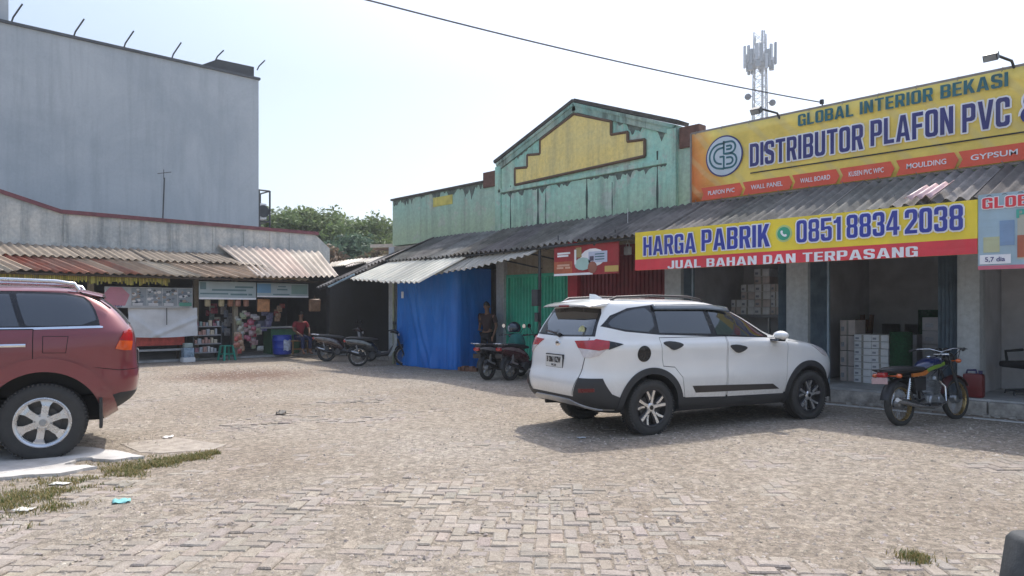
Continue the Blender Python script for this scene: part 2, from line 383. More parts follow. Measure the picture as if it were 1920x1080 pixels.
# worn paving blocks, rows laid across the view
mb = MB(); pr = random.Random(3)
ang = R_(-3); ax = Matrix.Rotation(ang, 3, 'Z') @ RT; ay = Matrix.Rotation(ang, 3, 'Z') @ FW
W0 = .097
def lay(p, wd, ld, far):
    hs_ = sandh(p.x, p.y)
    if hs_ > .0088 or fbm(p.x + 11, p.y - 5, .9, 3) > .5 or pr.random() < .012: return
    z = .0035 * pr.gauss(0, 1) + .009 * fbm(p.x, p.y, .8) + .006 * fbm(p.x + 30, p.y, 2.5, 2)
    tx, ty = pr.gauss(0, .014), pr.gauss(0, .014); tw = pr.gauss(0, .035)
    k = 1 + pr.gauss(0, .06); mb.tint = (k * (1 + pr.gauss(0, .02)), k, k * (1 + pr.gauss(0, .025)))
    gx = .0015 + abs(pr.gauss(0, .0018)); gy = .0015 + abs(pr.gauss(0, .0018)); ch = .009
    if pr.random() < .03: gx += .006; gy += .006
    e1 = ax*math.cos(tw) + ay*math.sin(tw); e2 = ay*math.cos(tw) - ax*math.sin(tw)
    def P(a, b_, zz): return p + e1*a + e2*b_ + Vector((0, 0, z + a*tx + b_*ty + zz))
    hx, hy = wd/2 - gx, ld/2 - gy
    top = [P(-hx+ch, -hy+ch, 0), P(hx-ch, -hy+ch, 0), P(hx-ch, hy-ch, 0), P(-hx+ch, hy-ch, 0)]
    bot = [P(-hx, -hy, -.02), P(hx, -hy, -.02), P(hx, hy, -.02), P(-hx, hy, -.02)]
    fs = [(0, 1, 2, 3)]
    if far:
        fs += [(4+i, 4+(i+1) % 4, (i+1) % 4, i) for i in range(4)]; mb.add(top + bot, fs)
    else:
        mid = [P(-hx, -hy, -ch), P(hx, -hy, -ch), P(hx, hy, -ch), P(-hx, hy, -ch)]
        for i in range(4):
            j = (i+1) % 4; fs += [(4+i, 4+j, j, i), (8+i, 8+j, 4+j, 4+i)]
        mb.add(top + mid + bot, fs)
# herringbone bond
J0, J1 = int(2.8/W0), int(19/W0)
for jy in range(J0, J1):
    d = jy*W0; span = .78*d + 1.0; far = d > 9
    for ixx in range(int(-span/W0), int(span/W0)):
        k = (ixx - jy) % 4
        if k == 0: c, dd, wd, ld = (ixx+1)*W0, (jy+.5)*W0, 2*W0, W0
        elif k == 3: c, dd, wd, ld = (ixx+.5)*W0, (jy+1)*W0, W0, 2*W0
        else: continue
        p = ax*c + ay*dd
        if -22.8 < p.x < 5.5 and -6 < p.y < 12.0: lay(p, wd, ld, far)
mb.tint = None
tag(mb.build('paving', paver, fix=False), kind='structure')
# loose pebbles
gm = pm('pebble', (.40, .345, .295), .9, var=.2, scale=3, tint=True)
mb = MB(); pr = random.Random(5)
for i in range(42000):
    d = 3.6 + 17 * pr.random()**1.35; c = (pr.random()*2 - 1) * .78 * d
    p = RT*c + FW*d
    if p.y > 11.9 or p.x < -22.5: continue
    if fbm(p.x, p.y, .6, 3) + pr.random()*.8 + (.25 if c > .5 else 0) < .25: continue
    r = .004 + .014 * pr.random()**5 + .0007*d
    z = max(sandh(p.x, p.y), -.001) - .001; t = pr.uniform(.55, 1.3); mb.tint = (t, t*pr.uniform(.96, 1.03), t*pr.uniform(.92, 1.05))
    a0 = pr.random()*3
    vs = [p + Vector((r*pr.uniform(.6, 1.5)*math.cos(a+a0), r*pr.uniform(.6, 1.5)*math.sin(a+a0), z)) for a in (0, 1.6, 3.1, 4.7)]
    vs.append(p + Vector((r*pr.uniform(-.3, .3), r*pr.uniform(-.3, .3), z + r*pr.uniform(.35, .8))))
    mb.add(vs, [(0, 1, 4), (1, 2, 4), (2, 3, 4), (3, 0, 4)])
mb.tint = None
tag(mb.build('gravel', gm, fix=False), 'loose pebbles and crumbled stone scattered over the parking lot', 'gravel', kind='stuff')
# concrete apron under the red car
apron = pm('bleached concrete', (.58, .55, .51), .9, var=.3, scale=3, bmp=.5, bscale=60, dirt=(.34, .29, .23))
pts = [(-30, 905), (-30, 845), (60, 848), (150, 843), (230, 852), (268, 861), (215, 868), (150, 864), (120, 878), (185, 880), (110, 893), (40, 898)]
mb = MB(); top = []
pr = random.Random(9)
for i in range(len(pts)):
    a = at_g(*pts[i]); c = at_g(*pts[(i+1) % len(pts)])
    for k in range(5):
        q = a.lerp(c, k/5); top.append((q.x + pr.gauss(0, .015), q.y + pr.gauss(0, .015)))
back = [at_g(-420, 905), at_g(-420, 845)]
top = top[5:] ; top = top[:] + [(back[0].x, back[0].y), (back[1].x, back[1].y)]
mb.prism(top, .03, 'z', .004)
tag(mb.build('concrete_slab', apron), kind='structure')
# broken kerb slab right of it
mb = MB()
poly = [at_g(*q) for q in ((225, 834), (330, 822), (425, 836), (395, 846), (300, 852), (262, 850))]
mb.prism([(q.x, q.y) for q in poly], .012, 'z', .002)
tag(mb.build('concrete_patch', pm('sandy concrete', (.375, .325, .27), .95, var=.35, scale=9, bmp=.8)), kind='structure')
# grass strip and tuft
def grass_mat():
    m, n, l, b = nodes('dry grass'); at = n.new('ShaderNodeVertexColor'); at.layer_name = 'tint'
    l.new(at.outputs[0], b.inputs['Base Color']); b.inputs['Roughness'].default_value = .7
    tr = n.new('ShaderNodeBsdfTranslucent'); l.new(at.outputs[0], tr.inputs[0])
    mx = n.new('ShaderNodeMixShader'); mx.inputs[0].default_value = .3
    l.new(b.outputs[0], mx.inputs[1]); l.new(tr.outputs[0], mx.inputs[2]); l.new(mx.outputs[0], n['Material Output'].inputs[0])
    return m
gmat = grass_mat()
def blades(mb, pr, spots, h=(.012, .045)):
    for x, y in spots:
        z0 = max(sandh(x, y) - .005, -.008)
        k = pr.random(); dry = pr.random() < .74
        mb.tint = (.20 + .12*k, .17 + .09*k, .07 + .03*k) if dry else (.06 + .05*k, .10 + .06*k, .022 + .02*k)
        a = pr.random()*6.28; hh = pr.uniform(*h); wdt = .0022 + .0025*pr.random(); ln = pr.uniform(.2, 1.0)*hh
        c, s = math.cos(a), math.sin(a)
        b0 = Vector((x - s*wdt, y + c*wdt, z0)); b1 = Vector((x + s*wdt, y - c*wdt, z0))
        m0 = Vector((x + c*ln*.4, y + s*ln*.4, z0 + hh*.65)); t = Vector((x + c*ln, y + s*ln, z0 + hh))
        mb.add([b0, b1, m0 + Vector((s*wdt*.7, -c*wdt*.7, 0)), m0 - Vector((s*wdt*.7, -c*wdt*.7, 0)), t], [(0, 1, 2, 3), (3, 2, 4)])
mb = MB(); pr = random.Random(21); spots = []
left = [(-40, 915), (90, 897), (200, 872), (300, 861), (408, 848)]
right = [(-40, 985), (90, 968), (190, 930), (300, 880), (418, 856)]
while len(spots) < 10500:
    t = pr.random()**.85 * 3.999; i = int(t); f = t - i
    a = (left[i][0]*(1-f) + left[i+1][0]*f, left[i][1]*(1-f) + left[i+1][1]*f)
    c = (right[i][0]*(1-f) + right[i+1][0]*f, right[i][1]*(1-f) + right[i+1][1]*f)
    k = min(1.25, max(-.2, pr.gauss(.5, .30))); q = at_g(a[0]*(1-k) + c[0]*k, a[1]*(1-k) + c[1]*k)
    edge = max(0, min(k, 1-k))
    if fbm(q.x, q.y, 3.2, 3) + .22 < pr.random()*.9 - edge*.8: continue
    spots.append((q.x, q.y))
blades(mb, pr, spots)
tag(mb.build('grass', gmat, fix=False), 'ragged strip of dry green grass along the edge of the concrete slab', 'grass', kind='stuff')
mb = MB(); q0 = at_g(1716, 1050); spots = [(q0.x + pr.gauss(0, .05), q0.y + pr.gauss(0, .05)) for _ in range(420)]
blades(mb, pr, spots, (.02, .05))
tag(mb.build('grass_tuft', gmat, fix=False), 'small lone green tuft growing between the paving blocks at lower right', 'grass', kind='stuff')
# litter
def litter(px, py, sx, sy, col, label, thick=.012, rz=.3):
    q = at_g(px, py); mb = MB(); pr = random.Random(px)
    def fn(u, v):
        return Vector((sx*(u-.5), sy*(v-.5), thick*(.6 + .8*fbm(u*2 + px, v*2, 1.3, 2))))
    mb.grid(fn, 6, 4)
    o = mb.build('litter', pm('litter ' + str(col), col, .6, var=.1), smooth=60); o.location = (q.x, q.y, max(sandh(q.x, q.y), 0) + .004)
    md = o.modifiers.new('t', 'SOLIDIFY'); md.thickness = .003
    o.rotation_euler = (0, 0, math.atan2(RT.y, RT.x) + rz)
    tag(o, label, 'litter', 'scraps of litter on the ground')
litter(112, 909, .16, .09, (.8, .79, .75), 'white scrap lying in the upper middle of the grass strip', rz=.1)
litter(46, 957, .13, .10, (.72, .68, .6), 'cream scrap on the lower edge of the grass strip by the left border', rz=-.1)
litter(228, 943, .13, .12, (.22, .52, .50), 'turquoise plastic wrapper lying on the paving right of the grass', .025, rz=.5)
litter(315, 823, .11, .12, (.7, .66, .62), 'pale scrap lying on bare paving right of the red car', .02)
litter(527, 778, .14, .16, (.05, .045, .04), 'small dark brown lump lying on the sandy paving left of centre', .05)
litter(1090, 823, .09, .09, (.6, .62, .62), 'small whitish scrap in the shadow behind the white car', .01)
# ------------------------------------------------------------------ building materials
def wall_mat(name, base, alt, stain=(.05, .055, .05), amount=.7, s1=.5, low=None, z0=0, z1=1, peel=None, fine=1.):
    m, n, l, b = nodes(name); co = coords(n)
    a = noise(n, l, s1, 6, .65, co, .6); f = noise(n, l, 12, 6, .7, co)
    out = mix(n, l, ramp(n, l, a.outputs[0], [(.38, g(0)), (.62, g(1))]), base, alt)
    if low is not None:       # older paint left on the lower band of the wall
        sp = n.new('ShaderNodeSeparateXYZ'); l.new(co, sp.inputs[0])
        ad = n.new('ShaderNodeMath'); ad.operation = 'MULTIPLY_ADD'; l.new(a.outputs[0], ad.inputs[0]); ad.inputs[1].default_value = .9; l.new(sp.outputs[2], ad.inputs[2])
        mr = n.new('ShaderNodeMapRange'); l.new(ad.outputs[0], mr.inputs[0]); mr.inputs[1].default_value = z0; mr.inputs[2].default_value = z1
        out = mix(n, l, mr.outputs[0], low, out)
    if peel is not None:      # old undercoat where the paint has come off
        pl_ = noise(n, l, 1.7, 9, .72, co, .3)
        out = mix(n, l, ramp(n, l, pl_.outputs[0], [(.55, g(0)), (.59, g(.85))]), out, peel)
    st = noise(n, l, 1, 6, .7, mapping(n, l, co, (3.2, 3.2, .22)))
    out = mix(n, l, ramp(n, l, st.outputs[0], [(.47, g(0)), (.68, g(amount))]), out, stain)
    sp2 = noise(n, l, 2.3, 8, .75, co)
    out = mix(n, l, ramp(n, l, sp2.outputs[0], [(.58, g(0)), (.75, g(amount * .6))]), out, stain)
    out = mix(n, l, 1., out, ramp(n, l, f.outputs[0], [(.3, g(1-.18*fine)), (.65, g(1+.08*fine))]), 'MULTIPLY')
    l.new(out, b.inputs['Base Color']); b.inputs['Roughness'].default_value = .88; b.inputs['Specular IOR Level'].default_value = .25
    bump(n, l, b, f.outputs[0], .35*fine, .012); MATS[name] = m; return m
mint = wall_mat('faded mint paint', (.36, .60, .50), (.43, .58, .47), (.19, .22, .18), .4, .5, low=(.45, .57, .39), z0=4.3, z1=5.1, peel=(.50, .56, .46))
turq = wall_mat('faded turquoise paint', (.33, .68, .58), (.48, .68, .54), (.13, .16, .135), .6, .8, low=(.44, .58, .40), z0=3.9, z1=4.9, peel=(.52, .60, .52))
yel = wall_mat('faded yellow paint', (.90, .72, .26), (.84, .72, .32), (.40, .36, .22), .55, .7)
cope = pm('mossy coping', (.09, .085, .075), .9, var=.5, scale=6, bmp=.4)
brick = pm('bare brick stub', (.16, .085, .065), .9, var=.4, scale=9, bmp=.5)
greyplas = wall_mat('grey pillar plaster', (.54, .57, .58), (.48, .51, .52), (.22, .22, .22), .35, .9)
roomwall = pm('room plaster', (.56, .56, .58), .85, var=.2, scale=2)
beige = wall_mat('stained beige plaster', (.42, .38, .30), (.34, .30, .24), (.12, .1, .08), .5, 1.2)
floorm = pm('worn floor concrete', (.50, .50, .49), .85, var=.3, scale=3, bmp=.3, dirt=(.2, .17, .14))
kerbm = pm('crumbling kerb concrete', (.42, .39, .35), .95, var=.5, scale=7, bmp=.9, bscale=25)
greendoor = pm('green shutter steel', (.07, .52, .36), .5, var=.25, scale=2, streak=.4, dirt=(.05, .10, .07))
reddoor = pm('maroon shutter steel', (.20, .03, .04), .5, var=.3, scale=2)
redpaint = pm('red pillar paint', (.48, .05, .07), .6, var=.25, scale=3)
foldm = pm('blue grey folding door', (.24, .31, .37), .5, .2, var=.3, scale=4)
asb = pm('weathered asbestos sheet', (.185, .175, .16), .9, var=.45, scale=2.2, bmp=.4, bscale=30, tint=True, dirt=(.055, .06, .05), spec=.2)
pale = pm('pale corrugated sheet', (.46, .43, .37), .75, var=.25, scale=1.6, tint=True, dirt=(.28, .23, .18), spec=.3)
timber = pm('dark timber', (.08, .06, .045), .8, var=.4, scale=8)

def corrugated(mb, TL, TR, BL, BR, pitch=.13, amp=.022, seg=6, sheet=.95, pr=None, tints=None, jit=.012, th=.007):
    """corrugated sheets side by side; waves run from the top edge to the bottom edge"""
    TL, TR, BL, BR = map(Vector, (TL, TR, BL, BR))
    L = ((TR - TL).length + (BR - BL).length) / 2; ns = max(1, round(L / sheet))
    nrm = (TR - TL).cross(BL - TL).normalized()
    if nrm.z < 0: nrm = -nrm
    for k in range(ns):
        u0, u1 = k/ns - .02*(k > 0)*sheet/L*3, (k+1)/ns
        n = max(2, round((u1-u0)*L/pitch)) * seg
        lift = pr.uniform(0, jit*1.2) + .008*(k % 2); drop = pr.uniform(-.03, .035); lb = pr.uniform(-jit, jit)*1.5
        mb.tint = tints(k, ns) if tints else None
        nv = 6; top = []; bot = []
        for j in range(nv + 1):
            v = j/nv
            for i in range(n + 1):
                u = u0 + (u1-u0)*i/n
                a = TL.lerp(TR, u); b = BL.lerp(BR, u); b = b + (b - a).normalized()*drop
                p = a.lerp(b, v) + nrm*(lift + lb*v + amp*math.sin(2*math.pi*u*L/pitch) + .01*math.sin(u*L*1.7 + v*2))
                top.append(p); bot.append(p - nrm*th)
        N = len(top); W = n + 1; fs = []
        for j in range(nv):
            for i in range(n):
                a = j*W+i; fs.append((a, a+1, a+W+1, a+W)); fs.append((N+a, N+a+W, N+a+W+1, N+a+1))
        for i in range(n):
            fs.append((i, N+i, N+i+1, i+1)); a = nv*W+i; fs.append((a, a+1, N+a+1, N+a))
        for j in range(nv):
            a = j*W; fs.append((a, a+W, N+a+W, N+a)); a = j*W+n; fs.append((a, N+a, N+a+W, a+W))
        mb.add(top + bot, fs)
    mb.tint = None

# ------------------------------------------------------------------ shop row on the right
YW = 12.6                      # wall plane
FZ = .24                       # shop floor
PX = [-19.0, -16.55, -13.9, -11.35, -8.56, -5.92, -3.24, -.55, 2.1]       # pillar axes
shop = empty('shop_row', (0, 0, 0), 0, 'long single storey shop row with faded green gabled parapet and open bays on the right', 'shop building')
mb = MB(); mb.box((-19.1, YW, 3.55), (-14.1, YW+.18, 4.97)); mb.build('parapet', mint, shop)
mb = MB(); mb.box((-8.5, YW, 3.55), (2.3, YW+.18, 5.0)); mb.build('parapet', mint, shop)
# gable section a little proud of the parapet, real outline
gp = [(-14.1, 3.55), (-8.5, 3.55), (-8.5, 5.36), (-11.33, 6.42), (-14.1, 5.40)]
mb = MB(); mb.prism(gp, .3, 'y', YW - .06); gable = mb.build('gable', turq, shop)
def pz(px, py): q = at_y(px, py, YW - .07); return (q.x, q.z)
outer = [pz(*q) for q in ((967, 347), (967, 316), (990, 314), (990, 291), (1014, 289), (1014, 263), (1078, 214), (1147, 228), (1147, 253), (1178, 248), (1178, 266), (1210, 262), (1210, 293))]
mb = MB(); mb.prism(outer, .05, 'y', YW - .10); mb.build('gable_panel', yel, shop)
mb = MB()                                                     # raised moulding round the yellow field
for i in range(len(outer)):
    a = Vector((outer[i][0], YW - .09, outer[i][1])); b_ = Vector((outer[(i+1) % len(outer)][0], YW - .09, outer[(i+1) % len(outer)][1]))
    mb.tube([a, b_], .035, 6)
mb.build('moulding', pm('brown moulding', (.14, .09, .06), .8, var=.3), shop)
mb = MB(); mb.box((-19.15, YW-.05, 4.97), (-14.68, YW+.24, 5.03))
for a, b_ in (((-14.14, 5.40), (-11.33, 6.43)), ((-11.33, 6.43), (-8.46, 5.37))):
    d_ = Vector((b_[0]-a[0], b_[1]-a[1])).normalized(); nn = Vector((-d_.y, d_.x)) * .08
    mb.prism([a, b_, (b_[0]+nn.x, b_[1]+nn.y), (a[0]+nn.x, a[1]+nn.y)], .42, 'y', YW - .12)
mb.build('coping', cope, shop)
mb = MB(); mb.bbox((-14.68, YW-.04, 4.82), (-14.12, YW+.22, 5.24), .02); mb.build('brick_stub', brick, shop)
mb = MB(); mb.bbox((-8.46, YW-.04, 4.86), (-7.98, YW+.22, 5.30), .02); mb.build('brick_stub', brick, shop)
streakm = pm('black leak stain', (.075, .11, .095), .9, var=.5, scale=3)
for k, (x, w_, z1) in enumerate(((-13.55, .035, 4.75), (-12.55, .06, 4.62), (-12.28, .03, 4.5), (-10.95, .06, 4.62), (-10.2, .025, 4.4), (-8.98, .045, 4.9), (-8.62, .03, 5.2))):
    mb = MB(); mb.grid(lambda u, v: Vector((x + (u-.5)*w_*(1.2 - .5*v + .35*math.sin(v*9 + k)), YW-.0625, 3.62 + (z1-3.62)*v)), 2, 14); mb.build('leak_streak', streakm, shop)
mb = MB()
for x in (-14.12, -8.72): mb.bbox((x, YW-.10, 3.6), (x+.22, YW-.062, 5.3), .01)
mb.bbox((-14.0, YW-.10, 4.60), (-8.72, YW-.062, 4.70), .01)
mb.build('ledge', turq, shop)
mb = MB()                          # moulded cornice under the gable coping
for a, b_ in (((-14.08, 5.385), (-11.33, 6.415)), ((-11.33, 6.415), (-8.52, 5.36))):
    d_ = Vector((b_[0]-a[0], b_[1]-a[1])).normalized(); nn = Vector((d_.y, -d_.x)); nn = nn if nn.y < 0 else -nn
    for k, (t0, t1, pr_) in enumerate(((.0, .07, .055), (.07, .20, .035))):
        mb.prism([(a[0]+nn.x*t0, a[1]+nn.y*t0), (b_[0]+nn.x*t0, b_[1]+nn.y*t0), (b_[0]+nn.x*t1, b_[1]+nn.y*t1), (a[0]+nn.x*t1, a[1]+nn.y*t1)], pr_, 'y', YW-.061-pr_ - .001*k)
mb.build('cornice', wall_mat('mouldy cornice paint', (.26, .46, .40), (.40, .50, .42), (.07, .08, .07), .9, 1.5), shop)
def mould(name, a, b_, y, dep, seed):       # dark mould running down from an edge
    pr = random.Random(seed); mb = MB(); n = int(abs(b_[0]-a[0])/.045); dd = 0
    vs = []
    for i in range(n+1):
        t = i/n; x = a[0] + (b_[0]-a[0])*t; z = a[1] + (b_[1]-a[1])*t
        dd = max(.02, dep*(.5 + 1.1*fbm(x*3 + seed, z, 1.0, 3)) * pr.uniform(.4, 1.3)); vs += [(x, y, z), (x, y, z - dd)]
    mb.add(vs, [(2*i, 2*i+1, 2*i+3, 2*i+2) for i in range(n)]); return mb.build(name, streakm2, shop)
streakm2 = pm('grey mould', (.15, .19, .165), .95, var=.6, scale=7)
mould('mould_band', (-19.05, 4.965), (-14.7, 4.965), YW-.003, .22, 1); mould('mould_band', (-13.95, 5.22), (-11.4, 6.19), YW-.0635, .16, 2); mould('mould_band', (-11.25, 6.19), (-8.6, 5.19), YW-.0635, .26, 3)
mould('mould_band', (-13.9, 4.595), (-8.74, 4.595), YW-.0635, .14, 4)
mb = MB(); q = pz(809, 388); q1 = pz(845, 364); mb.box((q[0], YW-.012, q[1]), (q1[0], YW-.002, q1[1])); mb.build('paint_patch', pm('bright yellow paint', (.62, .55, .14), .8), shop)
# plinth and kerb
mb = MB(); mb.box((-19.1, 12.14, -.1), (2.3, 18.2, FZ)); mb.build('floor', floorm, shop)
mb = MB(); pr = random.Random(4)
x = -19.1
while x < 2.3:
    L = pr.uniform(.5, 1.3); y0 = 12.02 + pr.uniform(-.02, .05)
    mb.bbox((x, y0, -.08), (min(x+L-.02, 2.3), 12.137, FZ - .015 + pr.uniform(-.02, .01)), .025); x += L
for k in range(70):
    x = pr.uniform(-8.5, .5); y = 11.98 - abs(pr.gauss(0, .09)); r = pr.uniform(.02, .06)
    mb.bbox((x, y, -.02), (x+r*1.6, y+r, r*.8), .012)
mb.build('kerb', kerbm, shop, smooth=50)
mb = MB(); mb.box((-8.6, 11.62, -.04), (2.3, 11.72, .022)); mb.build('drain_edge', pm('pale drain edge', (.62, .61, .59), .9, var=.3, scale=6), shop)
# pillars, room walls, ceilings
for i, x in enumerate(PX):
    hw = .15 if i not in (4, 5) else .2
    mt = redpaint if i == 3 else greyplas
    mb = MB(); mb.bbox((x-hw, YW-.12, FZ), (x+hw, YW+.2, 3.5), .012); mb.build('pillar', mt, shop)
for x in PX: 
    mb = MB(); mb.box((x-.07, YW+.2, FZ+.002), (x+.07, 17.9, 3.5)); mb.build('partition_wall', roomwall, shop)
mb = MB(); mb.box((-19.1, 17.9, FZ), (2.3, 18.1, 4.2)); mb.build('back_wall', roomwall, shop)
mb = MB(); mb.box((-19.1, YW+.18, 3.5), (2.3, 18.1, 3.55)); mb.build('ceiling', roomwall, shop)
mb = MB(); mb.box((-19.1, YW-.10, 2.98), (-8.78, YW+.1, 3.5)); mb.build('lintel', beige, shop)
mb = MB(); mb.box((-8.35, YW-.06, 3.02), (2.3, YW+.1, 3.5)); mb.build('lintel', greyplas, shop)
# shutters
def shutter(x0, x1, z1, mat, y=YW+.02, pitch=.11):
    mb = MB(); n = round((x1-x0)/pitch)
    for k in range(n):
        a = x0 + (x1-x0)*k/n; w_ = (x1-x0)/n
        mb.prism([(a, y), (a+w_*.12, y-.035), (a+w_*.55, y-.035), (a+w_*.67, y), (a+w_, y), (a+w_, y+.01), (a, y+.01)], z1-FZ, 'z', FZ+.003)
    return mb.build('shutter', mat, shop)
shutter(-13.74, -11.52, 2.36, greendoor)
mb = MB(); mb.box((-13.74, YW-.04, 2.36), (-11.52, YW+.06, 2.44)); mb.box((-13.74, YW-.04, FZ), (-13.66, YW-.016, 2.36)); mb.box((-12.66, YW-.05, FZ), (-12.6, YW-.016, 2.36)); mb.build('door_frame', greendoor, shop)
mb = MB(); mb.box((-13.74, YW, 2.44), (-11.52, YW+.08, 2.98)); mb.build('infill_wall', beige, shop)
shutter(-11.19, -8.77, 2.75, reddoor)
mb = MB(); mb.box((-11.19, YW-.05, 2.75), (-8.77, YW+.1, 2.98)); mb.build('shutter_box', reddoor, shop)
shutter(-16.4, -14.06, 2.6, pm('dull shutter', (.12, .12, .12), .6), YW+.05)
# folded concertina doors beside the open bays
def concertina(x0, x1, y0=YW-.02):
    mb = MB(); n = max(3, round((x1-x0)/.055))
    for k in range(n):
        a = x0 + (x1-x0)*k/n; w_ = (x1-x0)/n
        mb.prism([(a, y0), (a+w_*.5, y0+.09), (a+w_, y0), (a+w_, y0+.014), (a+w_*.5, y0+.104), (a, y0+.014)], 2.7, 'z', FZ+.01)
    mb.box((x1+.002, y0-.02, FZ+.01), (x1+.04, y0+.03, 2.95)); mb.build('folding_door', foldm, shop)
concertina(-5.72, -5.42); concertina(-3.68, -3.40); concertina(-8.36, -8.16); concertina(-6.32, -6.13)
mb = MB(); mb.box((-8.7, YW-.03, 2.94), (2.2, YW+.05, 3.015)); mb.build('door_track', foldm, shop)
# inner office wall of the middle bay
mb = MB(); mb.box((-5.85, 15.6, 1.25), (-4.62, 15.7, 3.49)); mb.bbox((-4.60, 15.5, FZ), (-4.36, 15.75, 3.49), .01); mb.box((-5.25, 15.62, FZ), (-5.17, 15.68, 1.25)); mb.box((-5.85, 15.6, FZ), (-5.6, 15.7, 1.248)); mb.build('inner_wall', roomwall, shop)
mb = MB(); mb.box((-8.48, 15.2, FZ), (-7.55, 15.3, 3.49)); mb.box((-7.53, 15.2, FZ), (-7.47, 15.28, 3.49)); mb.build('inner_wall', roomwall, shop)
mb = MB(); mb.box((-3.16, 14.0, FZ), (-2.42, 14.1, 3.49)); mb.box((-2.42, 13.98, 1.38), (-.65, 14.06, 1.46)); mb.build('inner_wall', roomwall, shop)
# canopy roof along the front
pr = random.Random(12)
def tint_dark(k, n): 
    t = pr.uniform(.7, 1.35); return (t*pr.uniform(.97, 1.06), t, t*pr.uniform(.94, 1.05))
mb = MB()
corrugated(mb, (-16.9, 12.56, 3.62), (2.3, 12.56, 3.70), (-16.9, 10.92, 2.86), (2.3, 10.86, 3.06), .17, .034, 6, 1.0, pr, tint_dark, .02)
corrugated(mb, (-20.2, 12.4, 3.0), (-16.8, 12.56, 3.63), (-20.9, 10.95, 2.24), (-16.8, 10.92, 2.88), .17, .034, 6, 1.0, pr, tint_dark, .03)
mb.build('canopy_roof', asb, shop, smooth=60)
mb = MB()
for x in np.arange(-20.2, 2.2, 1.35):
    zt = 3.56 + (x+16.9)*.004; 
    if x < -16.9: continue
    mb.tube([(x, 12.55, zt-.02), (x, 10.98, zt-.74)], .028, 6)
mb.tube([(-16.9, 10.98, 2.82), (2.3, 10.93, 3.0)], .03, 6); mb.tube([(-16.9, 11.75, 3.19), (2.3, 11.75, 3.33)], .025, 6)
mb.tube([(-20.9, 11.0, 2.19), (-16.9, 10.98, 2.82)], .04, 6); mb.tube([(-20.3, 12.3, 2.9), (-16.9, 12.3, 3.45)], .04, 6)
for x in (-12.9, -11.5): mb.tube([(x, 11.0, 2.83), (x+.55, YW-.12, 2.55)], .02, 6)
mb.build('canopy_frame', dark_steel, shop)
for px, y in ((1012, 11.05), (738, 11.3)):
    q = at_y(px, 600, y); mb = MB(); mb.tube([(q.x, y, -.05), (q.x, y, 2.86)], .035, 8)
    if px == 1012:
        mb.bbox((q.x-.1, y-.16, 1.62), (q.x+.09, y-.035, 1.98), .015); mb.bbox((q.x-.05, y-.12, 1.28), (q.x+.05, y-.035, 1.48), .01)
    mb.build('canopy_post', dark_steel if px == 1012 else pm('weathered pale post', (.32, .36, .24), .8, var=.3), shop)
# covered dark corner between the two rows
darkw = pm('shade dark wall', (.028, .03, .035), .9, var=.4, scale=2)  # shade of the covered corner put into the near-black wall colour
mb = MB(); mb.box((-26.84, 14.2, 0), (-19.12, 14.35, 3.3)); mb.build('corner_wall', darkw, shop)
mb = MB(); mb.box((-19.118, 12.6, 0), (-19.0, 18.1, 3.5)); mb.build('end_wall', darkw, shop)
mb = MB(); pr = random.Random(15); corrugated(mb, (-26.6, 14.6, 3.45), (-19.0, 14.6, 3.55), (-23.3, 12.6, 3.0), (-19.0, 12.3, 3.05), .2, .024, 6, .95, pr, tint_dark, .03); mb.build('corner_roof', pale, shop, smooth=60)
# loose translucent sheet lying on the canopy edge
tc = [at_y(1700, 378, 10.95), at_y(1757, 372, 10.95)]
mb = MB(); mb.grid(lambda u, v: Vector((tc[0].x + (tc[1].x - tc[0].x)*u + .12*v, 10.85 + .42*v, 3.10 + .20*v + .025*math.sin(u*20) + .03*u*v)), 24, 4)
o = mb.build('plastic_sheet', pm('pinkish plastic sheet', (.55, .38, .38), .5, var=.3, scale=3), smooth=60)
md = o.modifiers.new('t', 'SOLIDIFY'); md.thickness = .006
tag(o, 'faded pink plastic sheet patching the canopy edge above the phone number sign', 'roof patch')
# pale awnings hung below the canopy over the blue tarpaulin
mb = MB(); pr = random.Random(31)
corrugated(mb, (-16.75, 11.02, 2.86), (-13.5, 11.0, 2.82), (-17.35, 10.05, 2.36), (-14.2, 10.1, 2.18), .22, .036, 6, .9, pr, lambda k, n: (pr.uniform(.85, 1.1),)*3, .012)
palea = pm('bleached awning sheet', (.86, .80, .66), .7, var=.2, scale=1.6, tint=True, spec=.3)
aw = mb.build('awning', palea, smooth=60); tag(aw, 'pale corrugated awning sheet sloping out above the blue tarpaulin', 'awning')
mb = MB(); corrugated(mb, (-14.0, 11.05, 2.76), (-11.0, 11.02, 2.86), (-14.3, 10.55, 2.36), (-11.1, 10.75, 2.70), .2, .03, 6, .9, pr, lambda k, n: (pr.uniform(.8, 1.05),)*3, .012)
tag(mb.build('awning', pale, smooth=60), 'narrow greyish awning sheet tucked under the canopy left of the green shutter', 'awning')
q0 = at_y(616, 538, 10.6); q1 = at_y(664, 515, 10.9)
mb = MB(); mb.tube([q0, q1], .03, 8); tag(mb.build('pole', pm('light blue pole', (.3, .42, .5), .5)), 'thin light blue pole slanting under the canopy corner at the dark bay', 'pole')
# shed seen through the corner gap
shed = empty('shed', (0, 0, 0), 0, 'small brown shed roof in the gap between the two buildings', 'shed')
mb = MB(); mb.box((-23.3, 15.0, 0), (-19.6, 18.0, 3.55)); mb.build('wall', beige, shed)
mb = MB(); mb.box((-23.5, 14.6, 3.7), (-19.3, 18.2, 3.76), Matrix.Rotation(R_(3), 3, 'Y')); mb.build('roof', pm('rusty shed roof', (.20, .13, .10), .8, var=.4), shed)
mb = MB(); mb.box((-23.5, 14.5, 3.78), (-19.3, 14.58, 3.90), Matrix.Rotation(R_(3), 3, 'Y')); mb.build('fascia', pm('pale fascia', (.5, .44, .38), .8), shed)

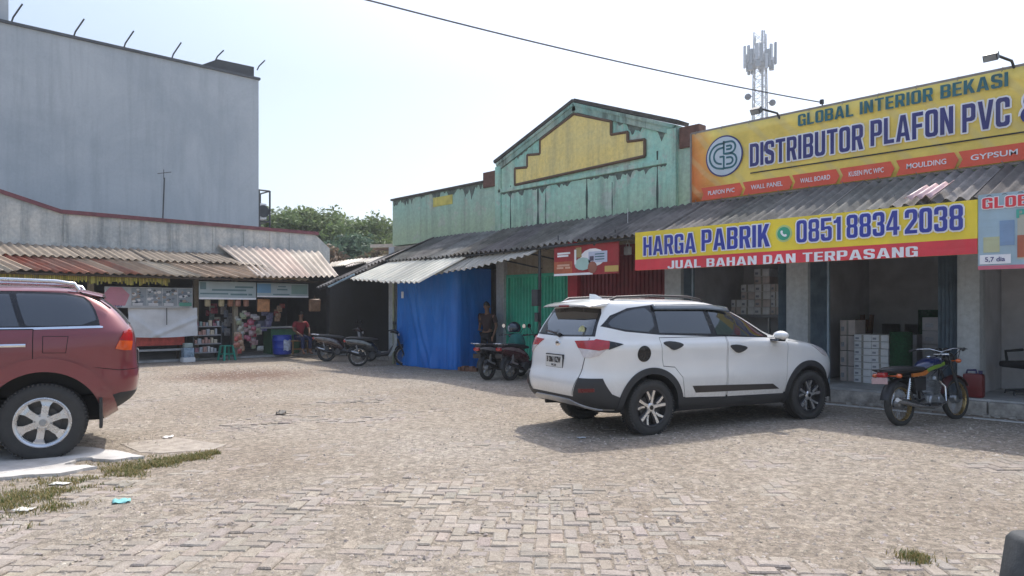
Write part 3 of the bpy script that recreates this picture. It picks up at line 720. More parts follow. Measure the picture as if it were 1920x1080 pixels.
# ------------------------------------------------------------------ stall row on the left
XW = -23.4
row_ = empty('stall_row', (0, 0, 0), 0, 'low row of food stalls with grey parapet and rusty corrugated roof on the left', 'shop building')
parap = wall_mat('weathered cement render', (.44, .46, .45), (.62, .60, .54), (.24, .26, .26), .75, 1.3)
mb = MB(); mb.prism([(-6, 3.0), (12.75, 3.0), (12.75, 3.75), (12.2, 4.20), (4.4, 4.25), (3.0, 4.66), (.5, 5.3), (-2.0, 4.66), (-3.4, 4.25), (-6, 4.2)], .2, 'x', XW - .2)
mb.build('parapet', parap, row_)
mb = MB()
cr = [(12.3, 4.20), (4.4, 4.25), (3.0, 4.66), (.5, 5.3), (-2.0, 4.66), (-3.4, 4.25), (-6, 4.2)]
for (y0, z0), (y1, z1) in zip(cr, cr[1:]):
    mb.prism([(y0, z0), (y1, z1), (y1, z1+.11), (y0, z0+.11)], .3, 'x', XW - .25)
mb.build('coping', pm('maroon coping', (.20, .075, .085), .8, var=.35, scale=5), row_)
mb = MB()
for y in (4.45, 5.9, 7.3, 8.6, 9.6, 10.5, 11.2): mb.box((XW+.002, y, 3.35), (XW+.03, y+.07, 4.18 + .05*(y < 5)))
mb.box((XW+.002, -6, 3.32), (XW+.06, 12.6, 3.42))
mb.build('pilaster_strip', parap, row_)
mb = MB(); mb.tube([(XW-.1, at_x(307, 410, XW).y, 4.2), (XW-.1, at_x(309, 410, XW).y+.02, 5.62)], .022, 6); q = at_x(309, 320, XW)
mb.tube([(XW-.1, q.y-.18, q.z-.1), (XW-.1, q.y+.22, q.z)], .012, 5); mb.tube([(XW-.1, q.y, q.z-.25), (XW-.1, q.y, q.z+.05)], .012, 5)
tag(mb.build('antenna_pole', dark_steel), 'thin antenna pole standing on the parapet in front of the tall grey wall', 'antenna')
pr = random.Random(8)
def tint_left(k, n):
    f = k/n; r = pr.random(); t = pr.uniform(.85, 1.15)
    if f < .60 and r < .68: return (.76*t, .23*t, .15*t)
    if f < .80 and r < .62: return (.74*t, .36*t, .28*t)
    if r < .8: return (.92*t, .74*t, .62*t)
    return (t, .92*t, .84*t)
mb = MB()
corrugated(mb, (-21.95, -6, 2.93), (-21.95, 9.7, 2.90), (-21.35, -6, 2.53), (-21.3, 10.9, 2.49), .2, .034, 6, .40, pr, tint_left, .014)
corrugated(mb, (-23.38, -6, 3.36), (-23.38, 9.4, 3.33), (-21.85, -6, 2.97), (-21.85, 9.6, 2.93), .2, .032, 6, .8, pr, lambda k, n: (lambda t: (.66*t, .58*t, .52*t))(pr.uniform(.75, 1.1)), .014)
corrugated(mb, (-23.38, 8.75, 3.62), (-23.2, 12.3, 3.58), (-21.3, 9.15, 2.56), (-20.9, 11.75, 2.60), .21, .040, 6, .9, pr, lambda k, n: (1.25*pr.uniform(.9, 1.1), 1.15, 1.1), .012)
mb.build('roof_sheet', pale, row_, smooth=60)
mb = MB(); mb.tube([(-21.42, -6, 2.47), (-21.36, 11.5, 2.44)], .035, 6); mb.tube([(-23.35, -6, 3.26), (-23.35, 12, 3.24)], .04, 6)
for y in np.arange(-5.5, 11.8, 1.7): mb.tube([(-23.35, y, 3.27), (-21.4, y, 2.46)], .03, 6)
mb.build('roof_frame', timber, row_)
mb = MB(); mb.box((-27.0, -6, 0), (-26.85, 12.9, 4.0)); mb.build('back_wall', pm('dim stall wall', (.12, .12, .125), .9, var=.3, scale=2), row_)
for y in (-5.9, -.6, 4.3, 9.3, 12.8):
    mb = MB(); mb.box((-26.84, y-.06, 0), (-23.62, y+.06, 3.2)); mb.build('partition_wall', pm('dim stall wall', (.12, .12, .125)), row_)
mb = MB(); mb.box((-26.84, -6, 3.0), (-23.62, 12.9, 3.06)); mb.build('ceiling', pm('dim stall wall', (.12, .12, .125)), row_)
mb = MB(); mb.box((-26.9, -6, -.1), (-22.3, 12.9, .07)); mb.build('floor', floorm, row_)
for y in (-1.0, 2.6, 4.9, at_x(368, 600, -22.3).y, 8.9):
    mb = MB(); mb.bbox((-22.42, y-.07, .07), (-22.28, y+.07, 2.72), .01); mb.build('pillar', beige, row_)
mb = MB()
pr = random.Random(77)
for y in np.arange(1.8, 6.7, .045):       # yellow-green fringe of the old valance
    h = pr.uniform(.10, .22); mb.tint = (lambda t: (t, t*pr.uniform(.8, 1), t*.6))(pr.uniform(.5, 1.2))
    mb.box((-21.49, y, 2.42-h), (-21.48, y+.036, 2.43))
mb.tint = None
mb.build('valance', pm('yellow green valance', (.40, .38, .13), .8, tint=True), row_)

# ------------------------------------------------------------------ tall grey wall building
ware = empty('warehouse', (0, 0, 0), 0, 'tall windowless blue grey building rising behind the food stalls', 'building')
greyw = wall_mat('blue grey render', (.39, .435, .465), (.49, .53, .55), (.30, .335, .36), .4, .3, fine=.3)
XG = -27.
yE = at_x(485, 200, XG).y
mb = MB(); mb.box((XG-14, -14, 0), (XG, yE, 10.44)); mb.build('wall', greyw, ware)
mb = MB(); mb.box((XG-14, -14, 10.442), (XG+.06, yE+.05, 10.53)); mb.build('coping', pm('dark coping', (.10, .11, .12), .9), ware)
yb = at_x(16, 20, XG-.3).y
mb = MB(); mb.box((XG-10, -14, 10.534), (XG-.3, yb, 14.0)); mb.build('upper_storey', greyw, ware)
q = at_x(372, 112, XG-.2)
mb = MB(); mb.prism([(q.y, 10.534), (q.y+.7, 10.95), (yE-.1, 10.98), (yE-.1, 10.534)], 2.2, 'x', XG-2.4); mb.build('roof_box', pm('dark roof box', (.07, .075, .08), .8), ware)
for px, py0, py1 in ((20, 40, 10), (137, 66, 39), (231, 88, 60), (321, 108, 82), (404, 108, 98), (482, 132, 122)):
    a = at_x(px, py0, XG-.1); mb = MB()
    zb = 10.52 if px < 390 else 10.9
    top = Vector((XG+.1, a.y+.28, zb + .62)) if px < 390 else Vector((XG+.05, a.y + .25, zb + .35))
    mb.tube([(XG-.1, a.y, zb-.05), (XG-.06, a.y+.06, zb+.3*(top.z-zb)), top], .025, 6)
    mb.build('wire_post', dark_steel, ware)
mb = MB(); yk = at_x(508, 360, XG).y
for y in (yE+.06, yk):
    for x in (XG-.1, XG-1.0): mb.tube([(x, y, 0), (x, y, 6.2)], .04, 6)
for z in (6.2, 5.0, 3.6): mb.tube([(XG-.1, yE, z), (XG-.1, yk, z)], .035, 6); mb.tube([(XG-1, yE, z), (XG-1, yk, z)], .03, 6); mb.tube([(XG-1, yk, z), (XG-.1, yk, z)], .03, 6)
rack = mb.build('scaffold', dark_steel); tag(rack, 'narrow steel stand holding air conditioner units on the side of the grey building', 'steel stand')
for z in (5.08, 3.68):
    a = empty('air_conditioner', (XG-.55, (yE+yk)/2, z), 0, 'upper white outdoor air conditioner on the steel stand' if z > 4 else 'lower white outdoor air conditioner on the steel stand', 'air conditioner', 'outdoor air conditioners on the steel stand')
    mb = MB(); mb.bbox((-.4, -.14, 0), (.4, .14, .62), .02); mb.build('casing', white_pl, a)
    mb = MB(); mb.lathe([(0, .145), (.22, .145), (.24, .16), (.22, .15), (0, .15)], 20, 'x', (.41-.145, 0, .31)); mb.build('fan_grille', dark_steel, a)
# ------------------------------------------------------------------ signs
def print_mat(name, col, var=.12, rough=.55, scale=3, wr=.25):
    m, n, l, b = nodes(name); co = coords(n)
    a = noise(n, l, scale, 5, .6, co); f = noise(n, l, 1, 3, .5, mapping(n, l, co, (1.2, 6, 4)), 1.)
    lo = tuple(c*(1-var) for c in col); hi = tuple(min(1, c*(1+var*.5)) for c in col)
    gr = noise(n, l, 1, 6, .7, mapping(n, l, co, (2.5, 2.5, .5)))
    l.new(mix(n, l, ramp(n, l, gr.outputs[0], [(.45, g(0)), (.75, g(.13))]), ramp(n, l, a.outputs[0], [(.3, lo), (.7, hi)]), (.30, .26, .20)), b.inputs['Base Color'])      # sun bleached print with grime
    b.inputs['Roughness'].default_value = rough
    bump(n, l, b, f.outputs[0], wr, .05); MATS[name] = m; return m
navy = print_mat('navy print', (.035, .04, .20), .2)
white_pr = print_mat('white print', (.88, .88, .90), .08)
red_pr = print_mat('red print', (.74, .05, .07), .12)
teal_pr = print_mat('dark teal print', (.025, .15, .19), .2)
yel_pr = print_mat('yellow print', (.88, .68, .05), .1)
def flat(parent, name, pts, mat, y=-.006, th=.004):
    mb = MB(); mb.prism(pts, th, 'y', y); return mb.build(name, mat, parent)
def rect(x0, z0, x1, z1): return [(x0, z0), (x1, z0), (x1, z1), (x0, z1)]
def disc(cx, cz, r, n=40, rz=None): return [(cx + r*math.cos(2*math.pi*i/n), cz + (rz or r)*math.sin(2*math.pi*i/n)) for i in range(n)]
def boxpx(Y, root, l_bot, l_top, r_bot, r_top):
    a, b_, c, d = (at_y(*p, Y) for p in (l_bot, l_top, r_bot, r_top))
    x0 = (a.x + b_.x)/2 - root.x; x1 = (c.x + d.x)/2 - root.x
    z0 = (a.z + c.z)/2 - root.z; z1 = (b_.z + d.z)/2 - root.z
    return x0, z0, x1-x0, z1-z0

# big yellow banner on the parapet
YB = YW - .05
o0 = at_y(1303, 381, YB); o1 = at_y(1298, 250, YB)
BZ, BW, BH = o0.z + .02, 8.3, 1.38
Rb = Vector((-8.14, YB, BZ))
ban = empty('shop_banner', Rb, 0, 'long yellow shop banner with orange left end and round blue logo above the roof edge', 'banner')
def banner_mat():
    m, n, l, b = nodes('yellow banner print'); co = coords(n)
    sp = n.new('ShaderNodeSeparateXYZ'); l.new(co, sp.inputs[0])
    d = n.new('ShaderNodeMath'); d.operation = 'MULTIPLY_ADD'; l.new(sp.outputs[2], d.inputs[0]); d.inputs[1].default_value = .35; l.new(sp.outputs[0], d.inputs[2])
    col = ramp(n, l, d.outputs[0], [(.25, (.84, .24, .05)), (.62, (.88, .42, .09)), (.95, (.92, .70, .15))])
    a = noise(n, l, 1.4, 6, .65, co); col = mix(n, l, 1., col, ramp(n, l, a.outputs[0], [(.3, g(.78)), (.68, g(1.08))]), 'MULTIPLY')
    wv = n.new('ShaderNodeTexWave'); wv.inputs['Scale'].default_value = 1.1; wv.inputs['Distortion'].default_value = 1.5; wv.bands_direction = 'DIAGONAL'
    l.new(co, wv.inputs['Vector'])
    col = mix(n, l, ramp(n, l, wv.outputs[0], [(.75, g(0)), (.95, g(.35))]), col, (.66, .55, .27))
    l.new(col, b.inputs['Base Color']); b.inputs['Roughness'].default_value = .5
    f = noise(n, l, 1, 3, .5, mapping(n, l, co, (1.6, 8, 2.4), (0, .5, 0)), 1.2); bump(n, l, b, f.outputs[0], .5, .08); return m
mb = MB(); mb.grid(lambda u, v: Vector((BW*u, -.018*math.sin(math.pi*v)*(abs(math.sin(u*22)) + .5*math.sin(u*61 + v*5)) , BH*v)), 80, 8)
sheet = mb.build('sheet', banner_mat(), ban, smooth=60)
md = sheet.modifiers.new('t', 'SOLIDIFY'); md.thickness = .004; md.offset = 1
mb = MB()
for z in (-.02, BH+.02): mb.box((-.03, .0, z-.02), (BW+.03, .03, z+.02))
mb.box((-.05, 0, -.02), (-.01, .03, BH+.02))
for k in range(15):
    for z in (BH-.03, .03): mb.tube([(.1+.58*k, -.035, z), (.13+.58*k, -.03, z+(.06 if z > .5 else -.06)), (.1+.58*k, .0, z+(.075 if z > .5 else -.075))], .006, 5)
mb.build('frame', pm('rusty thin frame', (.3, .27, .24), .6, .3), ban)
def B(text, a, b_, c, d, mat, bold=.02, outline=None, y=-.038, sp=1.0):
    x, z, w_, h = boxpx(YB-.02, Rb, a, b_, c, d)
    lettering(text, ban, x, z, w_, h, mat, y, bold, outline, white_pr, spacing=sp)
x, z, w_, h = boxpx(YB-.02, Rb, (1497, 236), (1497, 213), (1891, 164), (1891, 138)); block_lettering('GLOBAL INTERIOR BEKASI', ban, x, z, w_, h, teal_pr, -.040, 0, white_pr) #, (1497, 213), (1891, 164), (1891, 138), teal_pr, .035, sp=1.08)
def BB(text, a, b_, c, d, mat, bold=0, outline=0):
    x, z, w_, h = boxpx(YB-.02, Rb, a, b_, c, d); block_lettering(text, ban, x, z, w_, h, mat, -.040, .024, white_pr)
BB('DISTRIBUTOR', (1407, 312), (1407, 270), (1619, 281), (1619, 233), navy, .04, .08)
BB('PLAFON', (1633, 273), (1633, 226), (1788, 252), (1788, 200), navy, .04, .08)
BB('PVC', (1805, 247), (1805, 195), (1894, 238), (1894, 183), navy, .04, .08)
x, z, w_, h = boxpx(YB-.02, Rb, (1805, 247), (1805, 195), (1894, 238), (1894, 183))
lettering('&', ban, x + w_ + .13, z, .30, h, navy, -.038, .03, .07, white_pr); block_lettering('WPC', ban, x + w_ + .55, z, .85, h, navy, -.040, .024, white_pr)
a = at_y(1408, 326, YB); b_ = at_y(1920, 247, YB); zl = (a.z+b_.z)/2 - BZ
flat(ban, 'rule_line', rect(a.x-Rb.x, zl-.011, BW-.3, zl+.011), pm('black print', (.02, .02, .02), .6), -.030)
words = ['PLAFON PVC', 'WALL PANEL', 'WALL BOARD', 'KUSEN PVC WPC', 'MOULDING', 'GYPSUM']
edges_px = [(1318, 1393), (1396, 1486), (1489, 1574), (1578, 1677), (1684, 1797), (1801, 1935)]
cz = (at_y(1355, 362, YB).z + at_y(1740, 305, YB).z)/2 - BZ
for wd, (p0, p1) in zip(words, edges_px):
    xa = at_y(p0, 330, YB).x - Rb.x; xb = at_y(p1, 330, YB).x - Rb.x; k = .05
    flat(ban, 'ribbon', [(xa-.02, cz-.125), (xb-k, cz-.125), (xb+.012, cz), (xb-k, cz+.125), (xa-.02, cz+.125), (xa+k*.7, cz)], print_mat('orange red print', (.84, .12, .06), .12), -.032)
    L = (xb-xa); lettering(wd, ban, xa+L*.16, cz-.04, L*.66, .085, white_pr, -.038, .012)
c = at_y(1359, 293, YB); cx, czl = c.x-Rb.x, c.z-BZ; r = .40
flat(ban, 'logo_ring', disc(cx, czl, r, 48), navy, -.030)
flat(ban, 'logo_disc', disc(cx, czl, r*.93, 48), print_mat('pale blue print', (.60, .70, .78), .08), -.034)
def stroke(pts, w_):      # outlined band following a line in the x-z plane
    L, Rr = [], []
    for i, p in enumerate(pts):
        a = Vector(pts[max(i-1, 0)]); b_ = Vector(pts[min(i+1, len(pts)-1)]); d = (b_-a).normalized(); nn = Vector((-d.y, d.x))*w_/2
        L.append(tuple(Vector(p)+nn)); Rr.append(tuple(Vector(p)-nn))
    return L + Rr[::-1]
def arc(cx, cz, r, a0, a1, n=16): return [(cx + r*math.cos(R_(a0+(a1-a0)*i/n)), cz + r*math.sin(R_(a0+(a1-a0)*i/n))) for i in range(n+1)]
def strokes(paths, w_, name, mat, y):
    mb = MB()
    for pth in paths:
        for i in range(len(pth)-1):
            a, b_ = Vector(pth[i]), Vector(pth[i+1]); d = (b_-a)
            if d.length < 1e-6: continue
            d.normalize(); nn = Vector((-d.y, d.x))*w_/2; e = d*w_*.12
            mb.prism([tuple(a-e+nn), tuple(a-e-nn), tuple(b_+e-nn), tuple(b_+e+nn)], .003, 'y', y - .0004*(i % 2))
    return mb.build(name, mat, ban)
u = r
gpath = [(cx+.02*u, czl+.62*u), (cx-.25*u, czl+.62*u)] + arc(cx-.18*u, czl+.02*u, .60*u, 100, 258, 18) + [(cx+.0*u, czl-.62*u), (cx+.0*u, czl-.02*u), (cx-.22*u, czl-.02*u)]
gin = [(cx+.0*u, czl+.42*u)] + arc(cx-.16*u, czl+.02*u, .38*u, 92, 262, 16) + [(cx-.12*u, czl-.38*u)]
bp = [(cx+.0*u, czl+.72*u), (cx+.0*u, czl+.1*u), (cx+.3*u, czl+.1*u)]
b1 = [(cx-.0*u, czl+.66*u), (cx+.3*u, czl+.66*u)] + arc(cx+.34*u, czl+.38*u, .28*u, 80, -80, 12) + [(cx+.1*u, czl+.08*u)]
b2 = [(cx+.2*u, czl+.08*u)] + arc(cx+.34*u, czl-.26*u, .34*u, 80, -88, 12) + [(cx+.0*u, czl-.60*u)]
b3 = [(cx+.14*u, czl+.46*u), (cx+.30*u, czl+.46*u)] + arc(cx+.32*u, czl+.38*u, .09*u, 80, -80, 6) + [(cx+.14*u, czl+.30*u)]
b4 = [(cx+.14*u, czl-.10*u), (cx+.32*u, czl-.10*u)] + arc(cx+.32*u, czl-.26*u, .16*u, 88, -88, 8) + [(cx+.14*u, czl-.42*u)]
strokes([gpath, gin, bp, b1, b2, b3, b4], .062*u*1.5, 'logo_letters', teal_pr, -.040)

# phone number sign under the canopy edge
YS = 10.84
Rs = Vector((at_y(1191, 480, YS).x, YS, at_y(1832, 476, YS).z))
xr = at_y(1833, 420, YS).x; SW = xr - Rs.x; SH = at_y(1832, 374, YS).z - Rs.z
sg = empty('phone_sign', Rs, 0, 'yellow and red sign with blue lettering and a phone number below the canopy edge', 'sign')
zr = at_y(1832, 447, YS).z - Rs.z
flat(sg, 'board', rect(0, 0, SW, SH), yel_pr, 0, .03)
flat(sg, 'red_band', rect(0, 0, SW, zr), red_pr, -.006, .005)
Rb_keep = Rb
def S(text, a, b_, c, d, mat, bold=.02, outline=None, y=-.022):
    x, z, w_, h = boxpx(YS-.01, Rs, a, b_, c, d)
    lettering(text, sg, x, z, w_, h, mat, y, bold, outline, white_pr)
blue_pr = print_mat('royal blue print', (.03, .05, .36), .15)
def SS(text, a, b_, c, d, mat, bold=0, outline=0):
    x, z, w_, h = boxpx(YS-.01, Rs, a, b_, c, d); block_lettering(text, sg, x, z, w_, h, mat, -.022, .020, white_pr)
SS('HARGA', (1207, 480), (1207, 444), (1305, 473), (1305, 437), blue_pr, .045, .085)
SS('PABRIK', (1316, 471), (1316, 432), (1443, 462), (1443, 419), blue_pr, .045, .085)
SS('0851', (1494, 456), (1494, 414), (1577, 449), (1577, 406), blue_pr, .045, .085)
SS('8834', (1588, 447), (1588, 402), (1687, 440), (1687, 396), blue_pr, .045, .085)
SS('2038', (1697, 438), (1697, 393), (1806, 432), (1806, 384), blue_pr, .045, .085)
x, z, w_, h = boxpx(YS-.01, Rs, (1252, 507), (1252, 491), (1721, 477), (1721, 459)); block_lettering('JUAL BAHAN DAN TERPASANG', sg, x, z, w_, h, white_pr, -.012, 0, white_pr) #(1252, 507), (1252, 491), (1721, 477), (1721, 459), white_pr, .045, y=-.012)
c = at_y(1470, 438, YS); cx, cz_ = c.x-Rs.x, c.z-Rs.z
flat(sg, 'phone_icon_halo', disc(cx, cz_, .135, 32), print_mat('pale green print', (.5, .62, .25)), -.006)
flat(sg, 'phone_icon', disc(cx, cz_, .105, 32), print_mat('green print', (.04, .36, .22)), -.012)
mb = MB(); hs_pts = arc(cx+.045, cz_+.045, .085, 190, 262, 10)
mb.prism(stroke(hs_pts, .03), .004, 'y', -.018); mb.prism(disc(hs_pts[0][0]+.008, hs_pts[0][1], .02, 12), .004, 'y', -.0185); mb.prism(disc(hs_pts[-1][0], hs_pts[-1][1]+.008, .02, 12), .004, 'y', -.0185)
mb.build('handset', white_pr, sg)

# second hanging sign at the right edge
R2 = Vector((at_y(1834, 500, YS).x, YS, at_y(1836, 506, YS).z)); W2 = 2.9; H2 = at_y(1834, 366, YS).z - R2.z
s2 = empty('product_sign', R2, 0, 'pale blue sign with red heading and room picture, cut by the right edge', 'sign')
flat(s2, 'board', rect(0, 0, W2, H2), print_mat('pale blue board', (.38, .52, .60), .2, .5, 1.5), 0, .03)
flat(s2, 'border', rect(0, 0, W2, .05), print_mat('pink print', (.62, .16, .22)), -.006)
block_lettering('GLOBAL INTERIOR', s2, .05, H2-.19, 1.75, .14, red_pr, -.016, .012, white_pr)
block_lettering('PLAFON', s2, .42, H2-.34, .62, .11, print_mat('sea green print', (.06, .42, .34)), -.012, 0, white_pr)
flat(s2, 'picture', rect(.43, .12, 1.5, .72), print_mat('picture wall', (.50, .50, .42)), -.006)
flat(s2, 'picture', rect(.43, .14, 1.5, .42), print_mat('picture sofa', (.45, .13, .07)), -.012)
flat(s2, 'picture', rect(.06, .22, .24, .42), print_mat('picture plant', (.50, .52, .32)), -.006)
flat(s2, 'picture', rect(.24, .30, .40, .62), print_mat('picture window', (.22, .34, .52)), -.0065)
flat(s2, 'price_strip', rect(.02, .07, .36, .19), white_pr, -.009)
lettering('5,7 dia', s2, .08, .09, .22, .07, navy, -.013, .01)

# red food sign
Rf = Vector((at_y(1039, 500, 11.0).x, 11.0, at_y(1039, 518, 11.0).z))
x1 = at_y(1160, 480, 11.0).x; Wf = x1 - Rf.x; Hf = at_y(1160, 447, 11.0).z - Rf.z - .02
sf = empty('drink_sign', Rf, 0, 'red food and drink sign with white picture hung beside the green shutter', 'sign')
flat(sf, 'board', rect(0, 0, Wf, Hf), print_mat('dark red board', (.38, .03, .035), .3), 0, .03)
flat(sf, 'stripe', rect(0, 0, Wf*.62, Hf*.07), white_pr, -.006)
flat(sf, 'picture', rect(0, Hf*.07, Wf*.3, Hf*.45), print_mat('orange print', (.48, .13, .06), .3), -.006)
flat(sf, 'picture', rect(Wf*.8, Hf*.06, Wf, Hf*.24), print_mat('gold print', (.60, .42, .12)), -.006)
pr = random.Random(2)
flat(sf, 'picture', disc(Wf*.62, Hf*.52, Wf*.19, 14, Hf*.28), white_pr, -.006)
flat(sf, 'picture', disc(Wf*.47, Hf*.34, Wf*.13, 12, Hf*.2), print_mat('pale mint print', (.42, .62, .56)), -.012)
flat(sf, 'picture', rect(Wf*.56, Hf*.36, Wf*.84, Hf*.70), print_mat('pale lilac print', (.55, .60, .74)), -.012)
flat(sf, 'picture', disc(Wf*.62, Hf*.22, Wf*.07, 12), print_mat('cocoa print', (.32, .12, .08)), -.017)
flat(sf, 'picture', rect(Wf*.58, Hf*.42, Wf*.64, Hf*.56), print_mat('dark cup print', (.10, .08, .12)), -.017)
flat(sf, 'picture', rect(Wf*.34, Hf*.34, Wf*.37, Hf*.8), white_pr, -.017)
flat(sf, 'picture', rect(Wf*.36, Hf*.55, Wf*.45, Hf*.86), print_mat('olive print', (.38, .28, .12)), -.011)
for z_, a_, b_ in ((.68, .06, .27), (.60, .06, .24), (.30, .06, .26), (.22, .05, .16), (.22, .19, .27)):
    flat(sf, 'text_line', rect(Wf*a_, Hf*z_, Wf*b_, Hf*(z_+.06)), white_pr if z_ > .5 else print_mat('peach print', (.7, .42, .3)), -.012)
for z_ in (.44, .52, .60): flat(sf, 'text_line', rect(Wf*.66, Hf*z_, Wf*.80, Hf*(z_+.03)), teal_pr, -.018)
mb = MB()
for x in (.1, Wf-.1): mb.tube([(x, .02, Hf), (x, .02, Hf+.2)], .012, 5)
mb.build('hanger', dark_steel, sf)
# small white lamp beside it
q = at_y(1177, 478, 11.6); lm = empty('emergency_lamp', q, 0, 'small white hanging lamp in the maroon bay beside the red sign', 'lamp')
mb = MB(); mb.bbox((-.07, -.05, 0), (.07, .05, .17), .025); mb.build('body', white_pl, lm, smooth=50)
mb = MB(); mb.tube([(-.04, 0, .17), (-.03, 0, .24), (.03, 0, .24), (.04, 0, .17)], .012, 6); mb.tube([(0, 0, .24), (0, 0, .95)], .004, 5); mb.build('handle', white_pl, lm)

# floodlights on the banner edge
def flood(px, py, label, head):
    q = at_y(px, py, YB); f = empty('floodlight', q, 0, label, 'floodlight', 'floodlights on arms above the yellow banner')
    mb = MB(); mb.tube([(0, .03, -.1), (-.02, -.06, .02), (-.12, -.35, .05), (-.16, -.52, .05)], .02, 8); mb.build('arm', dark_steel, f)
    mb = MB(); rot = Matrix.Rotation(R_(35), 3, 'X')
    mb.box((-.25, -.62, -.05), (-.07, -.51, .05), rot); mb.build('lamp_head', dark_steel, f)
    mb = MB(); mb.box((-.235, -.632, -.038), (-.085, -.622, .038), rot, (-.16, -.565, .0)); mb.build('glass', pm('lamp glass', (.3, .33, .35), .1), f)
flood(1462, 215, 'small black floodlight on an arm in front of the lattice tower', 0)
flood(1902, 118, 'black floodlight on an arm above the banner near the right edge', 1)

# ------------------------------------------------------------------ signs and goods at the left stalls
def left_root(name, px0, py0, X, label, cat, group=None):
    q = at_x(px0, py0, X); return q, empty(name, q, R_(90), label, cat, group)
XS = -21.7
# picture menu banner
q, mb_ = left_root('menu_banner', 196, 577, XS, 'menu banner with rows of small food pictures and pink left end under the rusty roof', 'banner')
e = at_x(361, 540, XS); Wm = e.y - q.y; Hm = at_x(196, 537, XS).z - q.z
flat(mb_, 'board', rect(0, 0, Wm, Hm), print_mat('pale menu board', (.42, .44, .46), .2), 0, .02)
flat(mb_, 'heading', [(Wm*.0, Hm*.1), (Wm*.22, Hm*.1), (Wm*.27, Hm*.62), (Wm*.18, Hm*.98), (Wm*.06, Hm*.98), (0, Hm*.7)], print_mat('dusty pink print', (.48, .20, .25)), -.005)
lettering('MENU', mb_, Wm*.05, Hm*.02, Wm*.13, Hm*.1, navy, -.01, .01)
pr = random.Random(14); pal = [(.07, .08, .10), (.55, .56, .58), (.16, .19, .23), (.30, .24, .20), (.62, .60, .58), (.20, .26, .28)]
for k in range(4):
    xa = Wm*(.29 + .178*k); flat(mb_, 'picture', rect(xa, Hm*.1, xa+Wm*.168, Hm*.97), print_mat('menu tile', (.26, .29, .31)), -.005)
    for i in range(24):
        px_, pz_ = xa + Wm*pr.uniform(.015, .15), Hm*pr.uniform(.22, .88); rr = pr.uniform(.025, .06)
        c_ = pal[pr.randrange(6)]; flat(mb_, 'picture', disc(px_, pz_, rr, 10, rr*.7), print_mat('dish %d' % pal.index(c_), c_), -.0095 - .0006*i, .003)
    for i in range(2): flat(mb_, 'text_line', rect(xa+.02, Hm*(.12+.06*i), xa+Wm*.12, Hm*(.15+.06*i)), white_pr, -.027)
flat(mb_, 'text_line', rect(Wm*.835, Hm*.08, Wm*.985, Hm*.26), print_mat('leaf green print', (.07, .26, .19)), -.031)
# blue-white price signs
def stall_sign(px0, py0, px1, py1, label, kind):
    q, s = left_root('stall_sign', px0, py0, XS + .02, label, 'sign'); e = at_x(px1, py1, XS+.02); W_ = e.y-q.y; H_ = at_x(px0, py1, XS+.02).z - q.z
    flat(s, 'board', rect(0, 0, W_, H_), print_mat('pale grey blue board', (.40, .48, .50), .12), 0, .02)
    pr = random.Random(px0)
    if kind == 0:
        for x0, x1, z0, z1 in ((.02, .12, .55, .95), (.22, .82, .48, .58), (.62, .95, .66, .76), (.02, .5, .28, .36), (.54, .84, .24, .34), (.86, .93, .24, .34)):
            flat(s, 'text_line', rect(W_*x0, H_*z0, W_*x1, H_*z1), print_mat('grey teal print', (.13, .22, .24)), -.005)
    else:
        flat(s, 'picture', rect(0, H_*.3, W_*.26, H_*.95), print_mat('sky blue print', (.16, .33, .52)), -.005)
        flat(s, 'picture', rect(W_*.66, H_*.25, W_*.98, H_*.9), print_mat('grey green print', (.24, .36, .33)), -.005)
        for x0, x1, z0, z1 in ((.38, .58, .5, .6), (.3, .62, .16, .24), (.4, .55, .72, .8)):
            flat(s, 'text_line', rect(W_*x0, H_*z0, W_*x1, H_*z1), print_mat('grey teal print', (.13, .22, .24)), -.006)
    flat(s, 'border', rect(0, 0, W_, H_*.1), white_pr, -.007)
stall_sign(373, 561, 480, 527, 'wide pale sign with lines of dark text over the stall with the green stool', 0)
stall_sign(482, 557, 578, 530, 'shorter pale sign with a blue square and green end beside the text sign', 1)
# white cloth and the red bench
q, cl = left_root('white_cloth', 240, 632, XS - .1, 'creased white cloth hung below the menu banner in front of the stall', 'cloth')
e = at_x(370, 577, XS-.1); Wc = e.y-q.y; Hc = e.z - q.z
def clothf(u, v):
    sag = .012*math.sin(9*(u+v)) + .03*math.sin(3.1*(u*1.3 - v)) - .05*math.exp(-((v - .05 - .9*(u-.35))/.07)**2)*(u > .3) - .03*math.exp(-((v - .75 + 1.6*u)/.06)**2)
    return Vector((Wc*u, sag, Hc*v - .04*math.sin(math.pi*u)*(1-v)))
mb = MB(); mb.grid(clothf, 40, 18); mb.build('cloth', pm('white cloth', (.62, .64, .66), .8, var=.1), cl, smooth=70)
mb = MB(); mb.tube([(Wc*.53, -.09, Hc*.4), (Wc*.53, -.09, Hc)], .012, 5); mb.build('cord', dark_steel, cl)
q, be = left_root('stall_bench', 256, 673, -22.1, 'red fronted stall table with pale lower rail under the white cloth', 'table')
Wb = at_x(346, 660, -22.1).y - q.y; q.z = .08; be.location.z = .08
mb = MB(); mb.bbox((0, 0, .42), (Wb, .04, .74), .008); mb.build('front_board', pm('faded red board', (.60, .11, .09), .7, var=.4, scale=5), be)
mb = MB(); mb.bbox((-.05, -.05, .76), (Wb+.05, .6, .80), .008); mb.build('table_top', pm('dark table top', (.08, .06, .07), .6), be)
mb = MB(); mb.bbox((0, .0, .26), (Wb, .05, .32), .006); mb.build('rail', pm('pale rail', (.42, .43, .44), .7), be)
for x in (0, Wb-.06):
    for y in (.055, .5):
        mb = MB(); mb.box((x, y, 0), (x+.06, y+.05, .758)); mb.build('leg', timber, be)
q, bk = left_root('water_box', 344, 680, -21.75, 'small white and blue plastic box standing at the right end of the red table', 'box')
